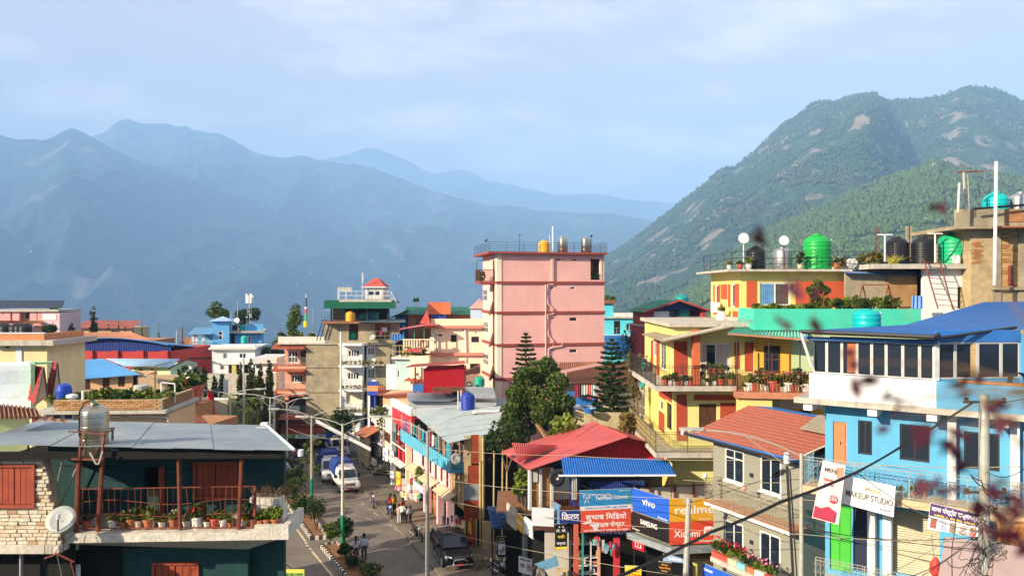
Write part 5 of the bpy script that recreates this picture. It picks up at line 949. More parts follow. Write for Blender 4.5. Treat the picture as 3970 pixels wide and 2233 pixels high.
fr=Fr(200,118,0);T=fr.T('brown_roofed_house','small far white house under a brown thatch-coloured roof','house');W=fr.U(390);bx(T,'wall',wf,(0,W),(0,5),(0,fr.Z(300,738)));MB().prism([(-.3,-.4,fr.Z(300,735)),(W+.3,-.4,fr.Z(300,735)),(W,2.5,fr.Z(300,640)),(.4,2.5,fr.Z(300,642))],(0,0,.15)).build('roof',T,MM['rusttin'])
for x in(295,345):bx(T,'door',MM['dark'],(fr.U(x)-.5,fr.U(x)+.5),(-.05,-.003),(fr.Z(x,830),fr.Z(x,758)))
for x,y0,y1,lb in((207,555,815,'pale concrete pole beside the arched hall'),(258,528,800,'rusty brown pole beside the arched hall')):
 l=P(x,y1,102);tag(MB().bar((l.x,l.y,0),P(x,y0,102),.12,6,.09).build('utility_pole',None,MM['galv']if x<230 else MM['rust']),lb,'pole')
# dark garden trees below
reg('Z2')
for i,(x,y0,y1,wd,d,m)in enumerate(((325,930,1130,55,84,'leafB'),(388,890,1140,80,84,'leafB'),(455,905,1130,75,86,'leafD'),(800,868,1190,66,78,'leafD'),(893,828,1140,88,80,'leafD'),(985,878,1140,74,79,'leafD'),(1072,838,1160,72,78,'leafD'),(945,1000,1150,60,77,'leafD'),(1050,1170,1440,95,70,'leafD'),(630,970,1140,60,84,'leafB'),(560,985,1140,55,85,'leafB'))):
 cypress(x,y0,y1,d,wd,'low columnar evergreen beside the lamp post near the teal roof end' if i==8 else 'olive columnar evergreen standing before the low white house' if m=='leafD' and i!=2 else 'dark columnar evergreen behind the railed garden fence','columnar evergreens in the garden',m,900,300+i,4.6)
q=random.Random(8)
for i,(x,y,d)in enumerate(((820,1190,72),(900,1200,71),(760,1230,70),(960,1230,71),(700,1150,74),(860,1290,68))):
 l=P(x,y,d);T=thing('banana_plant','banana plant with broad split leaves in the garden below the cypresses','banana plant',(l.x,l.y,4.5),0,'banana plants in the garden');b=MB();zz=max(.5,l.z-4.5)
 MB().bar((0,0,0),(0,0,zz),.14,6,.08).build('stem',T,MM['leafC'])
 for k in range(9):
  a=k*.7+q.uniform(-.2,.2);L_=q.uniform(.9,1.5);pr=None
  for j in range(5):
   t=j/4;c=Vector((math.cos(a)*L_*t*.7,math.sin(a)*L_*t*.7,zz-.3+L_*(1.0*t-.95*t*t)));wv=Vector((-math.sin(a),math.cos(a),0))*.22*math.sin(math.pi*min(.97,t*.9+.08))
   if pr:b.add([pr[0]-pr[1],pr[0]+pr[1],c+wv,c-wv],[(0,1,2,3)])
   pr=(c,wv)
 b.build('frond',T,MM['leafC'])
fr=Fr(400,74,0);T=fr.T('garden_wall','pale garden wall with curved end and green gate plants','wall');bx(T,'wall',mat('beige_wall',(.55,.47,.33),.9,.15,1,streak=.3,dirt=(.3,.26,.18)),(fr.U(360),fr.U(680)),(0,.25),(0,fr.Z(550,1210)));bx(T,'coping',wf,(fr.U(355),fr.U(690)),(-.08,.33),(fr.Z(550,1209),fr.Z(550,1190)))
fr=Fr(600,92,0);T=fr.T('terrace_wall','long pale concrete terrace wall behind the dark garden trees','wall');bx(T,'wall',MM['slab'],(fr.U(470),fr.U(1140)),(0,.3),(0,fr.Z(750,960)));bx(T,'wall',wf,(fr.U(1010),fr.U(1150)),(-4,-3.7),(0,fr.Z(1080,1140,-4)))
fr=Fr(560,80,0);T=fr.T('fence','garden fence of pale posts with rails among the dark trees','fence')
for x in(425,520,660,985,1100):bx(T,'post',wf,(fr.U(x)-.2,fr.U(x)+.2),(0,.3),(0,fr.Z(x,1145 if x!=660 else 1010)))
for y in(965,1010,1040,1075,1110,1140):MB().bar((fr.U(360),.1,fr.Z(500,y)),(fr.U(655),.1,fr.Z(500,y)),.025).build('rail',T,MM['galv'])
# red flags, small brown roof in front
reg('Z2');l=P(520,1420,45);T=thing('red_flag','tall narrow red flag on a bamboo pole behind the grey tin roof','flag',(l.x,l.y,0));zt_=P(520,1150,45).z;MB().bar((0,0,0),(0,0,zt_),.03,5).build('pole',T,MM['bark']);zb_=P(520,1440,45).z
MB().add([(-.25,0,zb_),(.28,.05,zb_),(.22,-.05,zb_+1.8),(.18,.05,zt_-.5),(0,0,zt_-.2),(-.05,.03,zt_-.7),(-.15,-.04,zb_+2)],[(0,1,2,6),(6,2,3,5),(5,3,4)]).build('cloth',T,mat('flag_cloth_red',(.6,.03,.05),.8,.15,3))
fr=Fr(110,36,-8);T=fr.T('brown_tin_roof','sloping dark red-brown tin roof right of the roof garden','shed');MB().corr(fr.hit(110,1440,None,0),fr.hit(500,1440,None,0),fr.hit(330,1290,None,4),fr.hit(150,1330,None,4),24,.03).build('roof',T,mat('oxblood_tin',(.20,.05,.035),.7,.3,1,streak=.3,dirt=(.3,.12,.08)));bx(T,'wall',MM['brick'],(.2,fr.U(480)),(.3,3),(0,fr.Z(300,1445)))
fr=Fr(180,40,0)
for i,(x,y,k)in enumerate(((215,1215,0),(270,1220,1),(330,1215,2),(370,1190,5),(250,1180,4),(300,1150,3))):
 pot(P(x,y+30,42+i*.4),k,'potted plant on the ledge beyond the brick parapet corner','potted plants beyond the brick parapet',2.2)
T=thing('plant_ledge','brown brick ledge carrying potted plants beyond the roof garden','ledge',(0,0,0));a=P(180,1250,43);b_=P(420,1250,43);bx(T,'top',MM['brick'],(a.x,b_.x),(41.2,45),(0,a.z-.0));bx(T,'front',MM['slab'],(a.x-.1,b_.x+.1),(41.0,41.19),(0,a.z-.5))
# teal house with the balcony (foreground left)
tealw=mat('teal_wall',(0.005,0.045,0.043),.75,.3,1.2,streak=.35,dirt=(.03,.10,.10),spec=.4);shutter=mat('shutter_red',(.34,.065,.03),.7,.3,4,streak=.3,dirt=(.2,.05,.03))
reg('Z5');fr=Fr(640,18.0,1.5)
T=fr.T('teal_house','dark teal house with grey tin roof, rust-red shutters and a railed balcony','house')
reg('Z6');uR=fr.U(1262,1.3);zf=fr.Z(600,1035);WB=1.3
reg('Z5');uL=fr.U(395,1.3);zc=fr.Z(900,395,.0);reg('Z6')
win1=fr.Rf(485,455,825,738,w=WB);door1=fr.Rf(20,480,205,1005,w=WB)
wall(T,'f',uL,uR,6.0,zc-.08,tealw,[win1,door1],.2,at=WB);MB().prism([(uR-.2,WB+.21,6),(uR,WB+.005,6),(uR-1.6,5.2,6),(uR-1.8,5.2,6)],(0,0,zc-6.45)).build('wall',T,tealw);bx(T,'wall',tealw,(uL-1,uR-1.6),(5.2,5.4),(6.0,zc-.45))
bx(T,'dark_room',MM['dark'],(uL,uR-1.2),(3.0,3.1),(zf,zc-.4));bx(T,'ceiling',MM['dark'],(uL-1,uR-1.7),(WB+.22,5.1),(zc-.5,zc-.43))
def shutters(rc,w,n=2,T=T):
 a0,a1,z0,z1=rc;b=MB().box((a0,a1),(w-.06,w+.05),(z0-.07,z0)).box((a0,a1),(w-.06,w+.05),(z1,z1+.07)).box((a0-.07,a0),(w-.06,w+.05),(z0-.07,z1+.07)).box((a1,a1+.07),(w-.06,w+.05),(z0-.07,z1+.07));f_=b.build('window',T,shutter)
 for k in range(n):
  x0,x1=a0+(a1-a0)*k/n+.01,a0+(a1-a0)*(k+1)/n-.01;nb=3;sh=bx(f_,'shutter',shutter,(x0,x1),(w+.0,w+.035),(z0,z1))
  for j in range(nb):bx(f_,'plank',shutter,(x0+(x1-x0)*j/nb+.006,x0+(x1-x0)*(j+1)/nb-.006),(w-.022+.004*(j%2),w-.001),(z0+.02,z1-.02))
 return f_
shutters(win1,WB+.0)
d_=bx(T,'door',shutter,(fr.U(155,WB),fr.U(210,WB)),(WB-.05,WB+.06),(zf,door1[3]));bx(T,'door_post',shutter,(fr.U(200,WB),fr.U(212,WB)),(WB-.09,WB-.055),(zf,door1[3]+.05));bx(T,'door_leaf',tealw,(fr.U(218,WB),fr.U(460,WB)),(WB-.05,WB-.005),(zf,fr.Z(300,500,WB)))
# balcony slab with worn white edge
reg('Z6');ue=fr.U(1305,-.15);zsl=fr.Z(800,1095,-.2);reg('Z5');us=fr.U(530,-.2);reg('Z6')
slabm=mat('peeling_white',(.66,.60,.50),.9,.3,3,streak=.6,dirt=(.25,.19,.12),fine=.15,bump=.4,bscale=14)
MB().prism([(us,-.2,zf-.22),(ue,-.2,zf-.18),(ue,WB,zf-.18),(us,WB,zf-.22)],(0,0,.2)).build('balcony_slab',T,slabm)
bx(T,'planter_edge',slabm,(fr.U(1010,-.1),ue),(-.195,-.06),(zf-.02,zf+.14));bx(T,'planter_edge',slabm,(ue-.14,ue-.002),(-.055,WB),(zf-.02,zf+.14))
uw=fr.U(905,.6);soff=mat('soffit_white',(.60,.57,.52),.9,.15,1.5,streak=.2,dirt=(.4,.36,.3))
MB().prism([(us,-.17,zf-.225),(ue-.3,-.17,zf-.2),(uw,.9,zf-.75),(us,.9,zf-.62)],(0,.3,.02)).build('soffit',T,soff)
# lower storey
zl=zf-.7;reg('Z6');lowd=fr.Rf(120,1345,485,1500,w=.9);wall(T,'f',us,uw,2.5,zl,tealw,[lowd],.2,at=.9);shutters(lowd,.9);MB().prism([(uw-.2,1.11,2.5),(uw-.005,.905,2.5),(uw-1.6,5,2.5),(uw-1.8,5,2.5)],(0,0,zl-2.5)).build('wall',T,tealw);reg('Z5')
bx(T,'open_bay',MM['dark'],(fr.U(600,.85),fr.U(1000,.85)),(.84,.89),(2.5,zl-.02));bx(T,'pier',tealw,(fr.U(510,.7),fr.U(600,.7)),(.6,.83),(2.5,zl+.3));MB().tube([(fr.U(640,.5),.5,zl-.25),(fr.U(652,.5),.45,zl-.35),(fr.U(652,.5),.5,2.5)],.055,8).build('drain_pipe',T,wf)
# tin roof, thin and gently sloped, with rust lines
reg('Z5');q0=fr.hit(-260,362,None,-.75);reg('Z6');q1=fr.hit(1350,335,None,-.75);q2=fr.hit(1100,113,None,4.2);q3=fr.hit(-900,60,None,4.2)
tin2=mat('bluegrey_sheet',(.27,.30,.30),.6,.22,.7,streak=.35,dirt=(.20,.17,.13),spec=.35,dark=(.16,.21,.25))
b=MB();nC=8
A0,A1,A2,A3=map(Vector,(q0,q1,q2,q3))
for k in range(nC):
 t0,t1=k/nC,(k+1)/nC;lift=Vector((0,0,.012*(k%2)));MB().prism([A0.lerp(A1,t0)+lift,A0.lerp(A1,t1)+lift,A3.lerp(A2,t1)+lift,A3.lerp(A2,t0)+lift],(0,0,-.011)).build('roof_sheet',T,tin2)
MB().bar(A1+Vector((0,0,.02)),A2+Vector((0,0,.02)),.035).build('roof_edge',T,wf);bx(T,'fascia_beam',MM['dark'],(A0.x,A1.x-.3),(-.6,-.52),(A1.z-.2,A1.z-.03));bx(T,'ridge_stub',wf,(A2.x-.1,A2.x+.08),(4.0,4.2),(A2.z-.1,A2.z+.1))
MB().lathe([(.06,-.14),(.065,0)],12,A1+Vector((.12,.1,0))).build('gutter_end',T,wf)
for x in(850,1010):MB().bar(fr.hit(x,200 if x<900 else 130,None,3.0),fr.hit(x+90,205 if x<900 else 132,None,3.0),.012).build('roof_wire',T,wf)
# posts and mesh railing, rusty red
reg('Z5');zt_=A1.z-.05
for x0,x1,rr_ in((655,625,.055),(850,805,.05)):
 a=fr.hit(x1,1100,None,-.02);b_=fr.hit(x0,395,None,-.5);MB().bar(a,b_,rr_,6).build('post',T,MM['rust'])
reg('Z6')
for x0,x1,y0 in((325,340,335),(888,860,340)):MB().bar(fr.hit(x1,1030,None,-.02),fr.hit(x0,y0,None,-.5),.05,6).build('post',T,MM['rust'])
MB().bar(fr.hit(1000,915,None,-.02),fr.hit(1005,650,None,-.02),.035,6).build('post',T,MM['rust'])
b=MB();reg('Z5');ua=fr.U(645);reg('Z6');ub=fr.U(1003);zt2=fr.Z(600,655);q=random.Random(4);n=27
b.bar((ua,0,fr.Z(0,672)),(ub,0,fr.Z(1000,650)),.014).bar((ua,0,zf+.05),(ub,0,zf+.05),.016)
for f0,sag in((.68,.10),(.36,.06)):
 pts=[]
 for k in range(15):t=k/14;pts.append((ua+(ub-ua)*t,q.uniform(-.01,.01),zf+(zt2-zf)*(f0)+sag*math.sin(t*9)*.6-sag*.3))
 b.tube(pts,.009,4)
for k in range(n):
 t=(k+.6)/n;x=ua+(ub-ua)*t;b.tube([(x,0,zf+.04),(x+q.uniform(-.03,.03),q.uniform(-.02,.02),zf+.5),(x+q.uniform(-.02,.02),0,zt2)],.008,4)
b.build('railing',T,MM['rust'])
b=MB();reg('Z5')
for y in(960,1005):pass
b.tube([fr.hit(645,510,None,-.4),fr.hit(560,730,None,.3),fr.hit(485,880,None,.8)],.02,5).tube([fr.hit(515,485,None,.9),fr.hit(478,640,None,.95),fr.hit(475,880,None,1.0)],.018,5);b.build('drain_hose',T,MM['galv'])
# flower pots along the balcony edge
reg('Z6');pl=[(60,1030,1,.9),(180,1035,0,1.0),(285,1032,3,.8),(400,1025,3,1.0),(490,1025,0,1.35),(580,1025,0,1.15),(655,1028,3,.8),(725,1025,0,1.05),(790,1025,1,.8),(905,1020,3,.9),(985,1018,1,.9),(1055,1018,1,.9),(1115,1015,1,.85),(1190,1012,3,1.2)]
lbs=['small clay pot with low leaves on the teal balcony by the door post','white pot with pink flowers beside the red door of the teal balcony','clay pot with sparse leaves near the second rusty post','grey pot of bushy geranium on the teal balcony','large white pot with tall white-flowered plant on the teal balcony','wide white pot below the red shutters of the teal balcony','small pot half hidden by railing bars below the red shutters','pinkish-white pot with leafy geranium below the red shutters','small clay pot next to the third rusty post','cream pot standing under a yellow bowl on the teal balcony','terracotta pot with dry twiggy plant at the railing end','terracotta pot with small succulent past the railing end','small terracotta pot on the open balcony corner','ribbed terracotta pot with jade plant on the balcony corner']
for i,(x,y,k,s_)in enumerate(pl):
 u,w_,z=fr.hit(x,y,None,.12);l=fr.o+fr.u*u+fr.w*w_;pot((l.x,l.y,zf+.0),[1,0,5,4,0,0,2,4,1,3,5,1,1,1][i],lbs[i],'flower pots on the teal balcony',s_*.62)
reg('Z5')
for i,(x,y)in enumerate(((710,1080),(930,1090),(1015,1080),(1085,1085),(1140,1075),(1235,1070))):
 u,w_,z=fr.hit(x,y,None,.15);l=fr.o+fr.u*u+fr.w*w_;pot((l.x,l.y,zf),[2,4,1,5,3,4][i],['green pot plant behind the tank tower legs','leafy geranium spilling through the railing beside the tank tower','low dark-leaved pot plant left of the doorway','pale pot with light green leaves left of the doorway','tall yellowing pot plant climbing the railing mesh','wide low pot plant in front of the dark doorway'][i],'flower pots on the teal balcony',.62)
reg('Z6');u=fr.U(908,.15);l=fr.o+fr.u*u+fr.w*.15;tag(MB().lathe([(.09,0),(.16,.09),(.17,.1),(.1,.02)],14,(l.x,l.y,zf+.17)).build('bowl',None,mat('bowl_yellow',(.8,.55,.02),.5,.1,3)),'yellow plastic bowl resting on a cream pot','bowl')
# old urn of dry grass
u=fr.U(1120,.45);l=fr.o+fr.u*u+fr.w*.45;T2=thing('planter','worn cream concrete planter holding dry brown grass on the balcony corner','planter',(l.x,l.y,zf));b=MB();b.add([(-.45,-.2,0),(.42,-.2,0),(.42,.2,0),(-.45,.2,0),(-.36,-.2,.66),(.34,-.2,.62),(.34,.2,.62),(-.36,.2,.66)],[(0,1,5,4),(1,2,6,5),(2,3,7,6),(3,0,4,7),(4,5,6,7)]);b.build('body',T2,slabm)
g_=MB();q=random.Random(9)
for k in range(90):
 a=q.uniform(0,6.3);r=q.uniform(.15,.42);p0=Vector((q.uniform(-.25,.25),q.uniform(-.1,.1),.6));g_.bar(p0,p0+Vector((r*math.cos(a),r*.6*math.sin(a),q.uniform(.12,.42))),.006,3,.001)
g_.build('dry_grass',T2,mat('straw',(.20,.12,.07),.9,.4,6))
T2=thing('dry_shrub','leggy half-dry shrub leaning off the balcony corner over the road','shrub',(l.x+.3,l.y+.3,zf));b=MB();pts=[]
for dx,dz in((.15,1.2),(.45,1.05),(.65,.7),(.1,.95),(-.1,.8)):
 e=Vector((dx,-.2,dz));b.tube([(0,0,0),(dx*.25,0,dz*.6),e],[.012,.008,.004],4);pts+=[np.array((dx*.25,0,dz*.6))*(1-t)+np.array(e)*t+nprng.normal(0,.04,3)for t in np.linspace(0,1.1,14)]
b.build('stem',T2,MM['bark']);leaves('foliage',pts,.06,T2,leafmat('leaf_dry',(.16,.13,.05)),.1,3,2.4)
# steel tank on its red tower stand
reg('Z5');zb_=fr.Z(775,450,-.35);u=fr.U(778,-.35);l=fr.o+fr.u*u+fr.w*-.35;ztk=fr.Z(778,20,-.35);rt_=(fr.U(888,-.35)-fr.U(668,-.35))/2
steel_tank((l.x,l.y,zb_),rt_,ztk-zb_-.05,'tall stainless steel water tank standing at the edge of the grey tin roof',(.30,.55,.80))
S=fr.T('tank_stand','welded rust-red angle-iron stand holding the steel tank','tank stand');b=MB()
for x0,y0,x1,y1 in((590,485,850,492),):b.bar(fr.hit(x0,y0,None,-.7),fr.hit(x1,y1,None,-.7),.03)
b.bar(fr.hit(650,480,None,-.75),fr.hit(650,480,None,.1),.03).bar(fr.hit(850,480,None,-.75),fr.hit(850,480,None,.1),.03);b.build('platform',S,MM['rust'])
MB().bar(fr.hit(560,258,None,-.8),fr.hit(862,280,None,-.8),.018).bar(fr.hit(862,280,None,-.8),fr.hit(940,235,None,.3),.018).bar(fr.hit(662,250,None,-.72),fr.hit(655,480,None,-.72),.025).bar(fr.hit(857,285,None,-.75),fr.hit(835,480,None,-.72),.03).build('guard_ring',S,MM['rust'])
MB().bar(fr.hit(740,430,None,-.8),fr.hit(790,525,None,-.8),.022).bar(fr.hit(790,525,None,-.8),fr.hit(812,525,None,-.8),.022).bar(fr.hit(812,525,None,-.8),fr.hit(845,420,None,-.8),.022).build('hook',S,MM['galv'])
MB().bar(fr.hit(925,380,None,.2),fr.hit(925,240,None,.2),.03).bar(fr.hit(885,238,None,.2),fr.hit(940,232,None,.2),.025).build('bracket',S,MM['iron']);MB().prism([fr.hit(880,375,None,-.3),fr.hit(975,412,None,-.3),fr.hit(965,460,None,-.3),fr.hit(880,455,None,-.3)],(0,.02,0)).build('bent_sheet',S,MM['tin'])
reg('Z1');cable([fr.o.to_3d()+Vector((fr.u.x*v[0]+fr.w.x*v[1],fr.u.y*v[0]+fr.w.y*v[1],v[2]))for v in(fr.hit(900,1075,None,-.3),fr.hit(790,1110,None,-.7),fr.hit(742,1200,None,-.75),fr.hit(740,1400,None,-.75),fr.hit(765,1560,None,-.6))],.016,MM['cable'],'black hose looping from the lid of the steel tank down its side',0,None,5,'hose','hose')
l2=fr.o;tag(MB().tube([(0,0,0),(.05,.02,.03),(.09,.0,-.02),(.16,.02,-.07)],.018,5).build('tie',None,mat('tie_green',(.05,.25,.12),.7,.1,4)),'green strap tied across the steel tank lid','strap').location=(l.x+.0,l.y-.12,ztk+.02)
# whitewashed brick wall at far left with red shutters
reg('Z5');fr2=Fr(400,17.6,0);T=fr2.T('whitewashed_house','crumbling whitewashed brick wall with red plank shutters beside the teal house','house');ww=mat('whitewash',(.72,.63,.48),.95,.22,4,fine=.25,bump=.5,bscale=18);wwb=[ww,mat('whitewash_b',(.66,.54,.38),.95,.3,6,fine=.25),mat('whitewash_c',(.52,.33,.19),.95,.35,8,fine=.25)]
zt_=fr2.Z(200,490);zb_=fr2.Z(200,1190);shr=fr2.Rf(-30,552,262,862);edge=lambda z:np.interp(z,[zb_,fr2.Z(1,880),fr2.Z(1,640),zt_],[fr2.U(490),fr2.U(430),fr2.U(375),fr2.U(340)])
bx(T,'backing_wall',mat('old_mortar',(.44,.34,.22),.95,.3,3),(fr2.U(-420),fr2.U(345)),(.06,.3),(zb_,zt_))
MB().prism([(fr2.U(345),.06,zb_),(edge(zb_),.06,zb_),(edge((zb_+zt_)/2),.06,(zb_+zt_)/2),(fr2.U(345),.06,zt_)],(0,.24,0)).build('backing_wall',T,MATS['old_mortar'])
wme=[]
for m in wwb:
 me=bpy.data.meshes.new('brick');q_=MB().box((-.5,.5),(-.5,.5),(-.5,.5));me.from_pydata(q_.v,[],q_.f);me.materials.append(m);wme.append(me)
q=random.Random(6);bh=.085;z=zb_;r_=0;more=MB();nbk=0
while z<zt_-.02:
 x=fr2.U(-60)-q.uniform(0,.2);e=edge(z)+q.uniform(-.05,.05)
 while x<e-.05:
  L_=min(q.uniform(.2,.27),e-x)
  if not(shr[0]-.1<x+L_/2<shr[1]+.09 and shr[2]-.09<z+bh/2<shr[3]+.09):
   dp=q.uniform(.035,.065)
   if nbk<295:
    o=bpy.data.objects.new('brick',wme[0 if q.random()<.62 else 1 if q.random()<.7 else 2]);C.objects.link(o);o.parent=T;o.location=(x+L_/2,.06-dp/2,z+bh/2);o.scale=(L_-.02,dp,bh-.018);o.rotation_euler=(0,q.uniform(-.03,.03),0);nbk+=1
   else:more.box((x+.01,x+L_-.01),(.06-dp,.06),(z+.009,z+bh-.009))
  x+=L_
 z+=bh;r_+=1
o=more.build('brick',T,wwb[1]);o['kind']='stuff'
T_=T
f_=shutters(shr,.03,2,T)
bx(T,'ledge',slabm,(fr2.U(-420),fr2.U(510)),(-.12,.3),(fr2.Z(200,1250),zb_));bx(T,'lower_void',MM['dark'],(fr2.U(-420),fr2.U(505)),(.4,.5),(2.5,fr2.Z(200,1250)));
for x in(140,150):bx(T,'lower_post',mat('lilac_post',(.45,.38,.42),.8,.1,3),(fr2.U(135),fr2.U(145)),(.1,.2),(2.5,fr2.Z(140,1255)))if x==140 else None
b=MB();b.bar(fr2.hit(60,430,None,.3),fr2.hit(230,480,None,.1),.02).bar(fr2.hit(230,480,None,.1),fr2.hit(235,385,None,.1),.02).bar(fr2.hit(370,425,None,.1),fr2.hit(430,480,None,.1),.02).bar(fr2.hit(-100,490,None,.0),fr2.hit(520,478,None,.0),.025);b.build('eave_frame',T,MM['rust'])
# torn rusty sheet lying on the roof at far left
reg('Z5');b=MB();A=[fr.o.to_3d()+Vector((fr.u.x*v[0]+fr.w.x*v[1],fr.u.y*v[0]+fr.w.y*v[1],v[2]))for v in(fr.hit(-120,235,None,1.2),fr.hit(330,195,None,1.6),fr.hit(300,130,None,2.8),fr.hit(-120,115,None,2.8))]
b.corr(A[0]+Vector((0,0,.25)),A[1]+Vector((0,0,.16)),A[2]+Vector((0,0,.2)),A[3]+Vector((0,0,.3)),12,.04,rows=3);b.corr(A[1]+Vector((-.3,0,.14)),A[1]+Vector((.75,-.1,.05)),A[1]+Vector((.55,.12,.07)),A[1]+Vector((-.35,.4,.16)),4,.02);tag(b.build('loose_roof_sheet',None,MM['rusttin']),'torn rusty corrugated sheet lying on the grey tin roof','roof sheet')
# satellite dish on the wall, cables
reg('Z5');p=fr2.hit(508,1085,None,-.25);w0=fr2.o.to_3d();dish(Vector((w0.x+p[0],w0.y+p[1],fr2.Z(508,1090,-.25))),.31,-172,38,'weathered grey satellite dish mounted below the whitewashed wall',mat('dish_grey',(.42,.43,.40),.6,.15,5),.27)
for i,pts in enumerate(([(405,1040),(370,1170),(365,1300),(385,1500)],[(490,1050),(520,1150),(520,1250),(560,1500)],[(600,1100),(500,1180),(440,1280),(430,1500)],[(470,1270),(500,1400),(510,1500)],[(540,1340),(640,1370)],[(345,490),(500,540),(860,548),(1060,515)])):
 dd=fr2.o.y-.2 if i<5 else 18.6;cable([P(x,y,dd-.1*(i==3))for x,y in pts],.008,MM['cable']if i!=3 else MM['wirel'],['cable hanging from the left rim of the weathered dish','cable running down behind the weathered dish','curved cable sweeping from the tank stand to the wall foot','pale cable hanging below the weathered dish','short cable linking the wall bracket and pipe','thin wire sagging across the teal wall under the eave'][i],.02,'cables on the teal house',4)
l=P(470,1262,17.3);tag(MB().bar(l,l+Vector((.35,.05,-.2)),.022).bar(l+Vector((-.3,.05,-.12)),l+Vector((.05,0,.02)),.02).bar(l+Vector((.3,0,-.18)),l+Vector((.38,0,-.5)),.015).build('wall_bracket',None,MM['rust']),'rusty angle bracket sticking out below the dish','bracket')
# post, fence wires and yellow sign by the road in front of the house
reg('Z6');l=P(1062,1449,22);tag(MB().box((-.09,.09),(-.09,.09),(0,P(1062,1105,22).z)).build('fence_post',None,MM['iron']),'thick dark square post beside the lower teal wall','post').location=(l.x,l.y,0)
fr3=Fr(930,20,0)
for i,(a,b_)in enumerate((((960,1275),(1180,1470)),((960,1345),(1120,1480)),((965,1410),(1040,1480)),((1010,1150),(1330,1380)))):
 cable([P(*a,20.2),P(*b_,21.5)],.02 if i<3 else.012,MM['galv']if i==0 else MM['iron'],['pale handrail pipe slanting down from the teal house','upper dark rail slanting down from the teal house','lower dark rail slanting down from the teal house','dark wire crossing in front of the left carriageway'][i],0,'rails beside the teal house',3,'rail','rail')
l=P(935,1230,19.8);T=thing('meter_box','dark post with a red meter box at the corner of the lower teal wall','meter box',(l.x,l.y,0));bx(T,'box',mat('box_red',(.45,.03,.03),.6,.2,3),(-.13,.13),(-.1,.1),(l.z-.15,l.z+.16));bx(T,'post',MM['iron'],(-.15,.15),(.11,.2),(0,l.z+.4))
l0=P(1195,1390,30);l1=P(1440,1372,30);T=thing('yellow_sign','yellow shop board with green and red lettering above the left carriageway','sign',(l0.x,l0.y,0));z1=l0.z;wd=l1.x-l0.x;bx(T,'board',mat('sign_yellow',(.72,.68,.10),.6,.1,2),(0,wd),(0,.06),(z1-1.5,z1));bx(T,'post',MM['iron'],(.2,.28),(.07,.13),(0,z1-.1));bx(T,'post',MM['iron'],(wd-.28,wd-.2),(.07,.13),(0,z1-.1))
text(T,'lettering','SHREE KRISHNA TRADE & SUPPLIERS',(wd/2,-.006,z1-.2),(R(90),0,0),.2,mat('green_ink',(.05,.3,.1),.7,0),maxw=wd*.92);text(T,'lettering','Phidim-1, Panchthar',(wd/2,-.006,z1-.42),(R(90),0,0),.12,mat('red_ink',(.6,.06,.03),.7,0),maxw=wd*.5);text(T,'lettering','गोकुल पसल',(wd/2,-.006,z1-.72),(R(90),0,0),.45,mat('red_ink',(.6,.06,.03),.7,0),maxw=wd*.8,bold=.015)
# street row, right-hand side
reg('Z8');fr=Fr(300,64.2,-67.2);W=fr.U(690);pinkw=mat('street_pink',(.82,.50,.50),.85,.1,1,streak=.2,dirt=(.6,.35,.33));trq=mat('turquoise_rail',(.10,.42,.58),.7,.2,2)
T=fr.T('balcony_shophouse','pink shophouse with turquoise slatted balcony under a broad grey tin roof','building')
rs=[fr.Rf(*r)for r in((366,515,385,605),(424,560,440,660),(465,580,481,712),(509,612,525,722),(552,642,570,768))];zbal=5.05
wu=fr.U(592);wall(T,'f',0,wu,0,zbal-.05,pinkw,rs+[(1.0,3.6,.1,2.6),(4.4,7.0,.1,2.6),(wu-2.3,wu-.3,.1,2.5)])
for r in rs:window(T,'f',r,MM['wood'],MM['glass'],2,2,.09,.04)
wall(T,'f',0,W,zbal,6.95,mat('upper_boards',(.22,.14,.10),.85,.3,3),[(k*1.25+.3,k*1.25+1.0,zbal+.5,6.5)for k in range(int(W/1.25))],at=.9)
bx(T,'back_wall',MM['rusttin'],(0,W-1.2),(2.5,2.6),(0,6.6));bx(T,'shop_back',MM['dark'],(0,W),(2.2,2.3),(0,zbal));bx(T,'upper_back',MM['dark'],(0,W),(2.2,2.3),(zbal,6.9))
bx(T,'balcony_floor',trq,(-.1,W),(-1.0,.88),(zbal-.12,zbal))
for k in range(int((W+.1)/.42)):bx(T,'balcony_slat',trq,(-.1+k*.42,-.1+k*.42+.36),(-1.02,-.99),(zbal-.1,5.78-.03*(k%2)))
bx(T,'balcony_rail',trq,(-.12,W+.03),(-1.05,-.97),(5.78,5.86));q=random.Random(2)
for k in range(6):bx(T,'balcony_post',MM['galv'],(k*W/5-.05,k*W/5+.05),(-1.0,-.9),(zbal,7.0))
cl=[(.05,.1,.35),(.5,.05,.06),(.55,.52,.5),(.04,.2,.22),(.1,.1,.12),(.35,.2,.1),(.02,.3,.45)]
for k in range(15):
 u=.3+k*.84;b=MB().corr((u,-.8,6.75-q.uniform(.7,1.1)),(u+q.uniform(.35,.6),-.8,6.75-q.uniform(.7,1.1)),(u+.5,-.8,6.75),(u,-.8,6.75),2,.04,per=5);o=b.build('washing',None,mat('wash_%d'%(k%7),cl[k%7],.9,.2,3));o.matrix_world=Matrix.Translation((fr.o.x,fr.o.y,0))@Matrix.Rotation(fr.a,4,'Z');tag(o,['navy','red','pale','dark teal','black','brown','turquoise'][k%7]+' garment drying above the turquoise balcony','washing','washing over the turquoise balcony')
